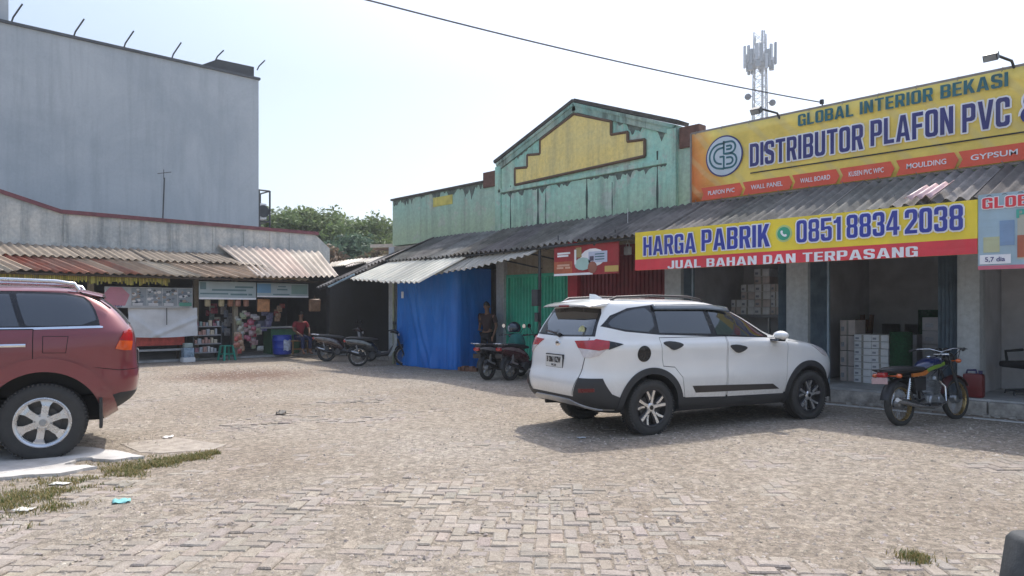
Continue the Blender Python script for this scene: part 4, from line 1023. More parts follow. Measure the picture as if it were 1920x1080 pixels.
bk.location.z = 0
mb = MB(); mb.bbox((0, 0, 0), (.34, .3, .14), .02); mb.build('lid', white_pl, bk)
mb = MB(); mb.bbox((.02, .02, .142), (.32, .28, .42), .03); mb.build('tub', pm('cloudy blue plastic', (.26, .36, .46), .3, var=.4, scale=8), bk)
mb = MB(); mb.bbox((.05, .05, .422), (.29, .25, .56), .03); mb.build('cap', pm('grey green plastic', (.34, .42, .40), .4, var=.3), bk)
# goods shelf
q, sh = left_root('goods_shelf', 362, 668, -22.0, 'low display shelf packed with small goods left of the green stool', 'shelf'); sh.location.z = .075
Ws = at_x(416, 650, -22.0).y - q.y
for x in (0, Ws-.03):
    mb = MB(); mb.box((x, 0, 0), (x+.03, .5, 1.12)); mb.build('side_panel', dark_steel, sh)
for z in (.16, .42, .68, .94):
    mb = MB(); mb.box((.032, -.02, z), (Ws-.032, .5, z+.03)); mb.build('shelf_board', pm('pale shelf edge', (.30, .30, .32), .6), sh)
    k = 0; x = .05
    while x < Ws-.14:
        w_ = pr.uniform(.07, .13); h = pr.uniform(.09, .18)
        c_ = [(.5, .5, .5), (.42, .25, .22), (.35, .38, .42), (.52, .46, .36), (.30, .14, .17), (.2, .3, .3)][pr.randrange(6)]
        mb = MB(); mb.bbox((0, 0, 0), (w_*.92, .12, h), .012); o = mb.build('goods_packet', pm('packet %.2f %.2f' % c_[:2], c_, .5, var=.3, scale=20))
        o.location = (q.x, q.y + x, .075 + z + .031); o.rotation_euler = (0, 0, R_(90))
        tag(o, {.16: 'small packet on the bottom board of the goods shelf', .42: 'small packet on the second board of the goods shelf', .68: 'small packet on the third board of the goods shelf', .94: 'small packet on the top board of the goods shelf'}[z], 'packet', {.16: 'packets on the bottom board', .42: 'packets on the second board', .68: 'packets on the third board', .94: 'packets on the top board'}[z])
        x += w_ + .012
# green plastic stool
q = at_x(425, 671, -21.75); st = empty('plastic_stool', (q.x, q.y, .0), R_(8), 'green plastic stool with four legs in front of the goods shelf', 'stool')
gp_ = pm('green plastic', (.035, .30, .22), .4, var=.15)
mb = MB(); mb.bbox((-.15, -.15, .43), (.15, .15, .46), .012); mb.build('seat', gp_, st)
for sx in (-1, 1):
    for sy in (-1, 1):
        mb = MB(); mb.loft([[Vector((sx*a+dx, sy*a+dy, z)) for dx, dy in ((-.025, -.025), (.025, -.025), (.025, .025), (-.025, .025))] for a, z in ((.18, 0), (.125, .43))]); mb.build('leg', gp_, st)
mb = MB()
for a in ((-1, 0), (1, 0), (0, -1), (0, 1)):
    c0 = Vector((a[0]*.155, a[1]*.155, .2)); hx = .012 if a[0] else .14; hy = .012 if a[1] else .14
    mb.box((c0.x-hx, c0.y-hy, .185), (c0.x+hx, c0.y+hy, .215))
mb.build('stretcher', gp_, st)
# hanging strips of snack packets
def snack_strip(px, py0, py1, X, cols, label, n, wd):
    a = at_x(px, py0, X); b_ = at_x(px, py1, X)
    s = empty('snack_strip', (X, a.y, a.z), R_(90), label, 'snack packets', 'strips of snack packets hanging in the stall')
    L = a.z - b_.z; mb = MB(); mb.tube([(0, 0, 0), (0, 0, -L)], .006, 5); mb.build('string', dark_steel, s)
    for k in range(n):
        z = -L*(k+.5)/n; x = pr.uniform(-.14, .14); h = L/n*2.4; w_ = wd*pr.uniform(.6, 1.1)
        c_ = cols[pr.randrange(len(cols))]; mb = MB()
        def fn(u, v):
            t = math.sin(math.pi*u)*math.sin(math.pi*v)
            return Vector((x + w_*(u-.5), -.035*t - .06*(k % 3), z + h*(v-.5)))
        def fb(u, v):
            t = math.sin(math.pi*u)*math.sin(math.pi*v)
            return Vector((x + w_*(u-.5), .035*t - .06*(k % 3), z + h*(v-.5)))
        mb.grid(fn, 6, 6); mb.grid(fb, 6, 6)
        mb.build('packet', pm('snack %.2f %.2f' % c_[:2], c_, .3, var=.35, scale=14), s, smooth=60)
pinks = [(.38, .10, .15), (.40, .27, .28), (.32, .05, .08), (.36, .33, .33)]
greens = [(.30, .34, .22), (.40, .42, .40), (.18, .24, .22), (.5, .48, .4)]
snack_strip(470, 588, 640, -22.05, pinks, 'pink and red snack packets hanging in a long strip right of the goods shelf', 16, .22)
snack_strip(452, 585, 635, -22.15, greens, 'greenish grey snack packets hanging left of the pink strip', 14, .2)
snack_strip(448, 625, 660, -21.95, [(.50, .20, .14), (.45, .3, .2), (.5, .12, .1)], 'orange red snack packets hanging lowest of the strips near the floor', 9, .2)
snack_strip(478, 610, 655, -22.2, pinks + greens, 'mixed pink and white snack packets at the right end of the strips', 12, .2)
snack_strip(400, 572, 606, -22.9, greens + pinks, 'short strip of mixed packets hanging above the goods shelf', 8, .2)
snack_strip(424, 574, 625, -23.0, [(.25, .3, .4), (.4, .4, .42)], 'bluish grey packets hanging deeper in the stall above the green stool', 9, .2)
snack_strip(500, 585, 618, -22.6, [(.2, .2, .34), (.42, .36, .4)], 'lilac grey packets hanging left of the green counter', 8, .22)
snack_strip(522, 572, 600, -22.8, [(.45, .3, .12), (.4, .12, .1)], 'orange and red packets hanging over the green counter', 8, .22)
for px, c_, lb in ((389, (.50, .45, .30), 'small cream bag hanging at the left under the text sign'), (415, (.52, .47, .30), 'cream bag hanging second under the text sign'), (432, (.40, .20, .13), 'brown red bag hanging under the middle of the text sign'), (446, (.48, .25, .2), 'salmon bag hanging right of the brown red one'), (461, (.42, .22, .17), 'rust coloured bag hanging at the right end of the text sign'), (494, (.58, .28, .13), 'large orange carton bag hanging under the blue square sign'), (590, (.36, .22, .14), 'brown bag hanging in the dark bay left of the parked scooters')):
    big = px in (494, 590); a = at_x(px, 566 if not big else 570, -21.95)
    h, w_ = (.42, .40) if big else (.24, .17)
    mb = MB(); mb.bbox((-w_/2, -.06, -h*.6), (w_/2, .06, h*.4), .05)
    mb.tube([(-.03, 0, h*.39), (0, 0, h*.39+.12), (.03, 0, h*.39)], .006, 5)
    o = mb.build('hanging_bag', pm('bag %.2f %.2f' % c_[:2], c_, .5, var=.35, scale=9), smooth=60); o.location = a; o.rotation_euler = (0, 0, R_(90))
    tag(o, lb, 'bag', 'bags hanging from the stall beam')
# green counter, blue drum, wooden bench
q = at_x(508, 668, -22.6); qe = at_x(546, 640, -22.6)
ct = empty('stall_counter', (-22.6, q.y, .075), R_(90), 'green stall counter with pale top behind the blue drum', 'counter')
Wk = qe.y - q.y + .3
mb = MB(); mb.box((0, 0, 0), (Wk, .6, .82)); mb.build('cabinet', pm('green counter paint', (.06, .20, .10), .6, var=.3), ct)
mb = MB(); mb.bbox((-.5, -.1, .85), (Wk+.05, .65, .90), .01); mb.build('counter_top', pm('pale counter top', (.42, .43, .42), .5, var=.2), ct)
mb = MB(); mb.bbox((-.4, .1, .902), (.05, .4, 1.1), .03); mb.build('tray', pm('grey blue tray', (.25, .27, .36), .5), ct)
q = at_x(529, 668, -22.25)
dr = empty('blue_drum', (-22.25, q.y, .075), 0, 'blue plastic drum with a white patch in front of the green counter', 'drum')
bluep = pm('blue plastic', (.02, .06, .42), .35, var=.2)
mb = MB(); mb.lathe([(0, 0), (.26, 0), (.29, .03), (.30, .2), (.31, .22), (.30, .24), (.31, .44), (.32, .46), (.31, .48), (.29, .60), (.30, .63), (.27, .63), (.25, .5), (0, .5)], 32); mb.build('barrel', bluep, dr, smooth=40)
mb = MB(); mb.grid(lambda u, v: Vector((.328*math.cos(-.3+.8*u), .328*math.sin(-.3+.8*u), .14 + .34*v + .02*math.sin(u*9))), 10, 4); mb.build('label_patch', pm('white printed patch', (.55, .6, .72), .5, var=.5, scale=14), dr, smooth=60)
q = at_x(563, 672, -22.1)
bn = empty('wooden_bench', (-22.1, q.y, .075), R_(90), 'small light wooden bench the seated man in red sits on', 'bench')
wd_ = pm('light bench wood', (.34, .20, .09), .7, var=.3, scale=8)
mb = MB(); mb.bbox((-.38, -.16, .42), (.38, .16, .46), .01); mb.build('seat', wd_, bn)
for sx in (-.32, .32):
    for sy in (-.12, .12):
        mb = MB(); mb.bbox((sx-.025, sy-.025, 0), (sx+.025, sy+.025, .419), .006); mb.build('leg', wd_, bn)
mb = MB(); mb.box((-.294, -.015, .14), (.294, .015, .19)); mb.build('stretcher', wd_, bn)

# ------------------------------------------------------------------ blue tarpaulin enclosure
def tarp_mat():
    m, n, l, b = nodes('blue tarpaulin'); co = coords(n)
    a = noise(n, l, 1.2, 5, .6, co); f = noise(n, l, 1, 5, .6, mapping(n, l, co, (2.2, 2.2, .9)), 1.5)
    l.new(ramp(n, l, a.outputs[0], [(.3, (.005, .14, .52)), (.7, (.008, .19, .64))]), b.inputs['Base Color'])
    b.inputs['Roughness'].default_value = .42; bump(n, l, b, f.outputs[0], .35, .08); return m
xa = at_y(742, 600, 11.15).x; cpt = at_g(866, 694); xb = cpt.x
mb = MB()
def tf(u, v):      # path: front face then back along the side to the green shutter
    L1, L2 = xb - xa, YW - .2 - 11.2; s = u*(L1+L2)
    rr = .22
    if s < L1 - rr: p = Vector((xa+s, 11.2 + .05*(s/L1), 0)); nrm = Vector((0, -1, 0))
    elif s < L1 + rr:
        t = (s-L1+rr)/(2*rr); p = Vector((xb-rr, 11.25+rr, 0)) + Vector((rr*math.sin(t*1.57), -rr*math.cos(t*1.57), 0)); nrm = Vector((math.sin(t*1.57), -math.cos(t*1.57), 0))
    else: p = Vector((xb, 11.25 + s - L1, 0)); nrm = Vector((1, 0, 0))
    k = 1 - v
    fold = .055*(.25+.75*k)*fbm(s*1.1 + .5*v, v*.5, .9, 3) + .008*fbm(s*5, v*1.5, 1, 2) + .05*math.exp(-((s - .5 - .9*(1-v)**1.4)/.10)**2) + .045*math.exp(-((s - .95 - .75*(1-v)**2)/.08)**2)
    z = .03 + v*(2.62 - .03) + .05*k*fbm(s, 0, 1.9, 2)
    q = p + nrm*(fold + .14*k*k*abs(fbm(s, 3.3, 1.6, 2)))
    return Vector((q.x, q.y, z if v > .02 else .01))
mb.grid(tf, 150, 60)
tp = mb.build('tarpaulin', tarp_mat(), smooth=80); md = tp.modifiers.new('t', 'SOLIDIFY'); md.thickness = .006
tag(tp, 'large bright blue tarpaulin wrapped round a closed stall bay beside the green shutter', 'tarpaulin')
q = at_y(754, 553, 11.1); mb = MB(); mb.bbox((-.05, -.02, -.09), (.05, .0, .09), .015); o = mb.build('paper_note', white_pl); o.location = (q.x, 11.12, q.z); tag(o, 'small white paper tag fixed to the upper left of the blue tarpaulin', 'paper')
# bricks at its foot
mb = MB(); 
for k in range(5):
    x = xb + .1 + .12*k; mb.box((x, 11.25 + .02*k, 0), (x+.1, 11.45, .1 + .03*(k % 2)), Matrix.Rotation(.1*k, 3, 'Z'))
tag(mb.build('brick_heap', pm('brown brick', (.22, .11, .07), .9, var=.4)), 'low heap of brown bricks at the foot of the blue tarpaulin by the scooters', 'bricks')

# ------------------------------------------------------------------ goods in the open bays
boxw = pm('white carton', (.87, .88, .90), .7, var=.2, scale=5)
boxg = pm('greyish carton', (.48, .47, .50), .7, var=.2, scale=5)
boxp = pm('pinkish carton', (.74, .66, .63), .7, var=.2, scale=5)
def carton(x, y, z, w_, d, h, mat, label, group, pr):
    c = empty('carton', (x, y, z), pr.uniform(-.02, .02), label, 'carton', group)
    mb = MB(); mb.bbox((0, 0, 0), (w_, d, h), .008); mb.build('box', mat, c)
    mb = MB(); mb.box((w_*.44, -.004, .004), (w_*.56, -.001, h-.004)); mb.build('tape', pm('carton tape', (.42, .40, .36), .4), c)
    mb = MB(); mb.box((w_*.08, -.004, h*.25), (w_*.28, -.001, h*.55)); mb.build('label_panel', pm('carton print', (.42, .44, .50), .6, var=.4, scale=30), c)
pr = random.Random(41)
q0 = at_y(1601, 712, 13.25); q1 = at_y(1666, 712, 13.25); cw = (q1.x-q0.x)/2; hgt = (at_y(1630, 627, 13.25).z - FZ)/7
cn = ['bottom', 'second', 'third', 'fourth', 'fifth', 'sixth', 'topmost']
for i in range(2):
    for k in range(7):
        carton(q0.x + i*(cw+.004), 13.25 + pr.uniform(-.015, .015), FZ + .002 + k*(hgt), cw, .5, hgt-.006, boxw, '%s white carton of the %s column of the tall white stack behind the motorcycle' % (cn[k], ['left', 'right'][i]), 'white cartons in the middle bay', pr)
qa = at_y(1575, 712, 13.35)
for k in range(4):
    carton(qa.x, 13.35, FZ + .002 + k*.28, q0.x-qa.x-.02, .5, .27, boxp, '%s pinkish carton of the low stack left of the white cartons' % ['bottom', 'second', 'third', 'topmost'][k], 'pinkish cartons in the middle bay', pr)
qb = at_y(1676, 700, 13.7); qc = at_y(1735, 700, 13.7)
for k in range(5):
    carton(qc.x - .05, 13.7, FZ + .002 + k*.235, .62, .5, .228, boxg, '%s grey carton of the stack right of the green roll' % ['bottom', 'second', 'third', 'fourth', 'topmost'][k], 'grey cartons in the middle bay', pr)
qd = at_y(1668, 710, 13.5); mb = MB(); mb.bbox((0, 0, 0), (.36, .4, at_y(1680, 628, 13.5).z - FZ), .01); o = mb.build('panel_pack', boxg); o.location = (qd.x, 13.75, FZ+.002); tag(o, 'tall grey wrapped panel pack standing between the white cartons and the green roll', 'panel pack')
qd = at_y(1688, 710, 13.35); hg = at_y(1688, 622, 13.35).z - FZ
mb = MB()
prof = [(.02, 0), (.17, 0), (.175, .02), (.172, hg*.5), (.175, hg-.02), (.17, hg), (.14, hg), (.13, hg-.03), (.10, hg), (.08, hg-.03), (.02, hg)]
mb.lathe(prof, 24); o = mb.build('grass_roll', pm('dark green turf', (.012, .075, .03), .95, var=.5, scale=30, bmp=.8), smooth=40); o.location = (qd.x+.08, 13.15, FZ+.002)
tag(o, 'dark green roll of artificial turf standing upright behind the motorcycle seat', 'turf roll')
qd = at_y(1745, 650, 15.2)
mb = MB(); mb.lathe([(.02, 0), (.24, 0), (.24, 1.3), (.02, 1.3)], 20); o = mb.build('grass_roll', pm('dark green turf', (.012, .075, .03)), smooth=40); o.location = (qd.x, 15.3, FZ+.002); tag(o, 'thick dark green turf roll standing deeper in the bay near the right pillar', 'turf roll')
# brown timber leaning
qd = at_y(1565, 640, 13.7); mb = MB()
for k in range(4): mb.box((qd.x-.05+.07*k, 14.8, FZ+.002), (qd.x+.01+.07*k, 14.9, 1.35 + .1*(k % 2)), Matrix.Rotation(.03*k, 3, 'Y'))
tag(mb.build('plank_bundle', pm('warm brown plank', (.22, .11, .06), .7, var=.4)), 'bundle of brown planks standing at the left of the middle bay', 'planks')
# cartons on the rack in the left open bay
q0 = at_y(1370, 590, 14.4); q1 = at_y(1482, 590, 14.4); zr_ = at_y(1430, 590, 14.4).z
rk = empty('storage_rack', (q0.x-.15, 14.35, FZ), 0, 'dark metal rack carrying piled cartons behind the white car', 'rack')
Wr = q1.x - q0.x + .3
mb = MB(); mb.box((0, 0, zr_-FZ-.06), (Wr, .7, zr_-FZ)); mb.build('shelf_board', pm('pale shelf edge', (.30, .30, .32)), rk)
for x in (0, Wr*.62, Wr-.05):
    for y in (.0, .65):
        mb = MB(); mb.box((x, y, 0), (x+.05, y+.05, zr_-FZ-.061)); mb.build('leg', steel, rk)
tops = [(0, .2, 2), (.2, .26, 4), (.46, .3, 6), (.76, .2, 4), (.96, .3, 5)]
tot = Wr - .15; names = ['lowest', 'second', 'third', 'fourth', 'fifth', 'sixth']
for ci, (u0, uw, n) in enumerate(tops):
    for k in range(n):
        h = .165
        carton(q0.x + u0*tot*.8, 14.4 + pr.uniform(-.01, .03), zr_ + .002 + k*h, uw*tot*.8 - .012, .45, h-.006, boxw if (k+ci) % 3 else boxp, '%s carton in the %s pile on the rack behind the white car' % (names[k], ['leftmost short', 'second', 'tallest middle', 'fourth', 'rightmost'][ci]), 'cartons piled on the rack', pr)
# red jerrycan on the kerb
qd = at_y(1828, 746, 12.25); jc = empty('jerrycan', (qd.x-.13, 12.17, FZ), 0, 'dark red plastic jerrycan standing on the kerb behind the front wheel', 'jerrycan')
mb = MB(); mb.bbox((-.02, 0, 0), (.25, .17, .36), .045); mb.build('can', pm('dark red plastic', (.17, .018, .02), .4, var=.25), jc, smooth=50)
mb = MB(); mb.tube([(.02, .085, .35), (.03, .085, .40), (.14, .085, .41), (.15, .085, .36)], .016, 8); mb.lathe([(0, 0), (.028, 0), (.028, .05), (0, .05)], 14, 'z', (.20, .085, .355)); mb.build('handle', pm('dark blue cap', (.03, .03, .12), .4), jc, smooth=50)
# black office chair in the bay at the right edge
qd = at_y(1908, 730, 13.1); ch = empty('office_chair', (qd.x+.12, 13.1, FZ), R_(-40), 'black high backed chair in the right bay, cut by the right edge', 'chair')
blk = pm('black upholstery', (.018, .02, .025), .6, var=.3)
mb = MB(); mb.loft([[Vector((w2*math.cos(a)*1.0, yb + .06*math.sin(a) , z)) for a in np.linspace(0, 2*math.pi, 20, endpoint=False)] for w2, yb, z in ((.20, .22, .50), (.25, .24, .6), (.27, .27, .85), (.26, .3, 1.05), (.20, .31, 1.16), (.1, .31, 1.2))]); mb.build('backrest', blk, ch, smooth=60)
mb = MB(); mb.bbox((-.26, -.26, .42), (.26, .24, .52), .04); mb.build('seat', blk, ch, smooth=50)
mb = MB(); mb.tube([(0, 0, .08), (0, 0, .42)], .03, 10); mb.build('pedestal', dark_steel, ch)
for k in range(5):
    a = k*2*math.pi/5; mb = MB(); mb.tube([(0, 0, .09), (.28*math.cos(a), .28*math.sin(a), .06), (.29*math.cos(a), .29*math.sin(a), .012)], [.025, .02, .012], 8); mb.build('leg', dark_steel, ch)
for s in (-1, 1):
    mb = MB(); mb.tube([(s*.27, -.1, .46), (s*.31, -.1, .66), (s*.31, .18, .68)], .022, 8); mb.build('armrest', blk, ch)
# ------------------------------------------------------------------ cars
def paint(name, col, coat=1, rough=.35, metal=0, flake=0):
    m, n, l, b = nodes(name); co = coords(n)
    t = noise(n, l, 2.5, 5, .6, co); d = noise(n, l, 30, 4, .7, co)
    base = ramp(n, l, t.outputs[0], [(.3, tuple(c*.93 for c in col)), (.7, col)])
    sp = n.new('ShaderNodeSeparateXYZ'); l.new(co, sp.inputs[0])          # road dust low on the body
    mr = n.new('ShaderNodeMapRange'); l.new(sp.outputs[2], mr.inputs[0]); mr.inputs[1].default_value = .75; mr.inputs[2].default_value = .25
    mm = n.new('ShaderNodeMath'); mm.operation = 'MULTIPLY'; l.new(mr.outputs[0], mm.inputs[0]); l.new(d.outputs[0], mm.inputs[1])
    base = mix(n, l, mm.outputs[0], base, (.30, .26, .21))
    l.new(base, b.inputs['Base Color']); b.inputs['Roughness'].default_value = rough; b.inputs['Metallic'].default_value = metal
    b.inputs['Coat Weight'].default_value = coat; b.inputs['Coat Roughness'].default_value = .06
    MATS[name] = m; return m
def glass_mat(name, col=(.012, .016, .02)):
    m, n, l, b = nodes(name); b.inputs['Base Color'].default_value = (*col, 1); b.inputs['Roughness'].default_value = .04
    b.inputs['IOR'].default_value = 1.6; b.inputs['Specular IOR Level'].default_value = .9; b.inputs['Coat Weight'].default_value = .6; b.inputs['Coat Roughness'].default_value = .02
    MATS[name] = m; return m
tint_glass = glass_mat('tinted glass')
trim = pm('black gloss trim', (.012, .012, .014), .25, var=.2)
clad = pm('grey black cladding', (.035, .036, .038), .65, var=.25, scale=8, bmp=.15, bscale=200)
lens_red = pm('red lamp lens', (.40, .006, .010), .12, var=.25, scale=14, coat=1)
lens_amb = pm('amber lamp lens', (.72, .10, .015), .15, var=.15, scale=14, coat=1)
lens_clr = pm('clear lamp lens', (.62, .58, .58), .12, var=.2, scale=20, coat=1)
seal = pm('door seal', (.01, .01, .01), .8)

def smooth_rows(rows, n=320, sig=5):
    rows = np.array(rows, float)
    d = np.sqrt((np.diff(rows[:, 0])**2 + (np.diff(rows[:, 1])**2 + np.diff(rows[:, 2])**2)*.25 + np.diff(rows[:, 3])**2)); t = np.r_[0, np.cumsum(d)]; t /= t[-1]
    u = np.linspace(0, 1, n); out = np.stack([np.interp(u, t, rows[:, k]) for k in range(rows.shape[1])], 1)
    k = np.exp(-.5*(np.arange(-3*sig, 3*sig+1)/sig)**2); k /= k.sum(); p = 3*sig
    pad = np.concatenate([2*out[:1] - out[p:0:-1], out, 2*out[-1:] - out[-2:-p-2:-1]])
    sm = np.stack([np.convolve(pad[:, j], k, 'valid') for j in range(out.shape[1])], 1)
    return sm
class CarBody:
    NS = 281
    def __init__(s, rows, crown=0):
        r = smooth_rows(rows); s.NV = len(r); T = np.zeros((s.NV, s.NS, 3)); th = np.linspace(0, math.pi, 700)
        for i, (z, xr, xf, w_, nr, nf) in enumerate(r):
            xm = (xr+xf)/2; a = (xf-xr)/2; c_ = np.cos(th); s_ = np.sin(th)
            n_ = np.where(c_ > 0, nr, nf)
            x = xm - a*np.sign(c_)*np.abs(c_)**(2/n_); y = max(w_, .0)*np.abs(s_)**(2/n_)
            L = np.r_[0, np.cumsum(np.hypot(np.diff(x), np.diff(y)))]; L /= max(L[-1], 1e-9); u = np.linspace(0, 1, s.NS)
            T[i, :, 0] = np.interp(u, L, x); T[i, :, 1] = np.interp(u, L, y); T[i, :, 2] = z
            T[i, 0, 1] = 0; T[i, -1, 1] = 0
        s.T = T
        du = np.gradient(T, axis=1); dv = np.gradient(T, axis=0); n = np.cross(dv, du)
        n /= np.maximum(np.linalg.norm(n, axis=2, keepdims=True), 1e-9)
        ctr = np.array([T[..., 0].mean(), 0, .6]); sgn = np.sign(((T-ctr)*n).sum())
        s.N = n*sgn
    def ev(s, A, p):       # bilinear, p in (su, sv) unit square
        p = np.asarray(p); fu = np.clip(p[:, 0], 0, 1)*(s.NS-1); fv = np.clip(p[:, 1], 0, 1)*(s.NV-1)
        i = np.minimum(fu.astype(int), s.NS-2); j = np.minimum(fv.astype(int), s.NV-2); a = (fu-i)[:, None]; b = (fv-j)[:, None]
        return A[j, i]*(1-a)*(1-b) + A[j, i+1]*a*(1-b) + A[j+1, i]*(1-a)*b + A[j+1, i+1]*a*b
    def inv(s, pts, kind):
        if kind == 'wrap':     # outline given by rear (r) or side (s) points, joined along the skin
            z = s.T[:, 0, 2]; o = []
            for k, a, h in pts:
                u = s.inv([(a, h)], 'rear' if k == 'r' else 'side')[0][0]; o.append((u, np.interp(h, z, np.linspace(0, 1, s.NV))))
            q = []
            for i in range(len(o)):
                a, b = np.array(o[i]), np.array(o[(i+1) % len(o)]); n = max(1, int(np.hypot((b-a)[0]*5, (b-a)[1]*3)/.022)); q += [a + (b-a)*k/n for k in range(n)]
            return np.array(q)
        pts = np.array(pts, float); T = s.T
        if kind == 'side': Q = T[..., [0, 2]]; W = (T[..., 1] < .3*T[..., 1].max(axis=1, keepdims=True))*9.
        elif kind == 'rear': Q = T[..., [1, 2]]; W = (np.arange(s.NS)[None, :] > s.NS*.30)*9. + np.zeros(T.shape[:2])
        elif kind == 'front': Q = T[..., [1, 2]]; W = (np.arange(s.NS)[None, :] < s.NS*.62)*9. + np.zeros(T.shape[:2])
        else: Q = T[..., [0, 1]]; W = (T[..., 2] < .9*T[..., 2].max())*9.
        st = 2; Qs = Q[::st, ::st].reshape(-1, 2); Ws = W[::st, ::st].reshape(-1); jj, ii = np.mgrid[0:s.NV:st, 0:s.NS:st]; jj = jj.ravel(); ii = ii.ravel()
        out = []
        for q in pts:
            k = np.argmin(((Qs-q)**2).sum(1) + Ws); u = np.array([ii[k]/(s.NS-1), jj[k]/(s.NV-1)])
            for _ in range(4):
                e = 1e-3; P = s.ev(Q, [u, u+[e, 0], u+[0, e]]); J = np.stack([(P[1]-P[0])/e, (P[2]-P[0])/e], 1)
                if abs(np.linalg.det(J)) < 1e-4: break
                du = np.linalg.solve(J, q-P[0]); du = np.clip(du, -.02, .02); u = np.clip(u+du, 0, 1)
            out.append(u)
        return np.array(out)
def densify(poly, step=.02):
    o = []
    for i in range(len(poly)):
        a = np.array(poly[i], float); b = np.array(poly[(i+1) % len(poly)], float); n = max(1, int(np.hypot(*(b-a))/step))
        o += [tuple(a + (b-a)*k/n) for k in range(n)]
    return o
def chaikin(poly, it=2):
    for _ in range(it):
        q = []
        for i in range(len(poly)):
            a = np.array(poly[i]); b = np.array(poly[(i+1) % len(poly)]); q += [tuple(a*.75+b*.25), tuple(a*.25+b*.75)]
        poly = q
    return poly
def inpoly(P, poly):
    x, y = P[:, 0], P[:, 1]; r = np.zeros(len(P), bool); n = len(poly)
    for i in range(n):
        x0, y0 = poly[i]; x1, y1 = poly[(i+1) % n]
        c = ((y0 > y) != (y1 > y)) & (x < (x1-x0)*(y-y0)/((y1-y0) if y1 != y0 else 1e-12) + x0); r ^= c
    return r
def grow(poly, d):          # offset an outline outwards by d
    p = [np.array(q, float) for q in poly]; n = len(p); area = sum(p[i][0]*p[(i+1) % n][1]-p[(i+1) % n][0]*p[i][1] for i in range(n)); sg_ = 1 if area > 0 else -1
    o = []
    for i in range(n):
        a = p[i]-p[i-1]; b = p[(i+1) % n]-p[i]; a /= max(np.hypot(*a), 1e-9); b /= max(np.hypot(*b), 1e-9)
        na = np.array([a[1], -a[0]])*sg_; nb = np.array([b[1], -b[0]])*sg_; m = na+nb; m /= max(np.hypot(*m), .4); o.append(tuple(p[i] + m*d/max(.5, float(m@na))))
    return o
def build_car(root, body, feats, base_mat, gu=110, gv=84, dz=(0, 1)):
    """feats: (part name, view, outline, material, raise, paired). Later outlines lie over earlier ones. material None = opening"""
    V = []; E = []; polys = []
    for nm, view, poly, mat, off, pair in feats:
        uv = body.inv(poly if view == 'wrap' else densify(poly, .022), view); polys.append(uv)
        k = len(V); V += [Vector((u[0]*5, u[1]*3)) for u in uv]; E += [(k+i, k+(i+1) % len(uv)) for i in range(len(uv))]
    k = len(V); edge = [(i/gu, 0) for i in range(gu)] + [(1, j/gv) for j in range(gv)] + [(1-i/gu, 1) for i in range(gu)] + [(0, 1-j/gv) for j in range(gv)]
    V += [Vector((u*5, v*3)) for u, v in edge]; E += [(k+i, k+(i+1) % len(edge)) for i in range(len(edge))]
    V += [Vector((i/gu*5, j/gv*3)) for i in range(1, gu) for j in range(1, gv)]
    r = geometry.delaunay_2d_cdt(V, E, [], 0, 1e-5, False)
    P = np.array([[v.x/5, v.y/3] for v in r[0]]); F = np.array([f for f in r[2] if len(f) == 3])
    C = P[F].mean(1); cls = np.full(len(F), -1)
    for i, uv in enumerate(polys): cls[inpoly(C, uv)] = i
    X = body.ev(body.T, P); Nn = body.ev(body.N, P); Nn /= np.maximum(np.linalg.norm(Nn, axis=1, keepdims=True), 1e-9)
    groups = {}
    for i in range(-1, len(feats)):
        if i >= 0 and feats[i][3] is None: continue
        nm, mat, off, pair = ('body', base_mat, 0, False) if i < 0 else (feats[i][0], feats[i][3], feats[i][4], feats[i][5])
        groups.setdefault((nm, i, off, pair), (mat, []))[1].append(i)
    for (nm, _, off, pair), (mat, ids) in groups.items():
        f = F[np.isin(cls, ids)]
        if len(f) == 0: continue
        used, inv_ = np.unique(f, return_inverse=True); f = inv_.reshape(-1, 3)
        x = X[used] + Nn[used]*off; n = Nn[used].copy()
        # drop slivers
        a = np.linalg.norm(np.cross(x[f[:, 1]]-x[f[:, 0]], x[f[:, 2]]-x[f[:, 0]]), axis=1); f = f[a > 1e-9]
        fn = np.cross(x[f[:, 1]]-x[f[:, 0]], x[f[:, 2]]-x[f[:, 0]]); flip = (fn*n[f].mean(1)).sum(1) < 0; f[flip] = f[flip][:, ::-1]
        es = {}
        for t in f:
            for q in range(3):
                e = (int(t[q]), int(t[(q+1) % 3])); es[e] = 1
        bd = [e for e in es if (e[1], e[0]) not in es]
        dep = .014 + max(off, 0); nx = len(x); sk = []; xs = [x]; ns = [n]
        bd = [e for e in bd if not (abs(x[e[0], 1]) < 2e-3 and abs(x[e[1], 1]) < 2e-3)]
        if bd:
            q0 = np.array([e[0] for e in bd]); q1 = np.array([e[1] for e in bd]); m = len(bd)
            top0, top1 = x[q0], x[q1]; in0 = top0 - n[q0]*dep; in1 = top1 - n[q1]*dep
            sn = np.cross(top1-top0, n[q0]); sn /= np.maximum(np.linalg.norm(sn, axis=1, keepdims=True), 1e-9)
            xs += [top0, top1, in1, in0]; ns += [sn]*4
            b = nx; sk = [(b+i, b+3*m+i, b+2*m+i, b+m+i) for i in range(m)]
        Xa = np.concatenate(xs); Na = np.concatenate(ns); faces = [tuple(t) for t in f] + sk
        Xm = Xa*[1, -1, 1]; Nm = Na*[1, -1, 1]; fm = [t[::-1] for t in faces]
        if pair: sets = [(Xa, Na, faces), (Xm, Nm, fm)]
        else: sets = [(np.concatenate([Xa, Xm]), np.concatenate([Na, Nm]), faces + [tuple(i+len(Xa) for i in t) for t in fm])]
        for XX, NN, ff in sets:
            me = bpy.data.meshes.new(nm); me.from_pydata(XX.tolist(), [], ff); me.update()
            me.polygons.foreach_set('use_smooth', [True]*len(me.polygons)); me.normals_split_custom_set_from_vertices(NN.tolist())
            link(nm, me, mat, root)
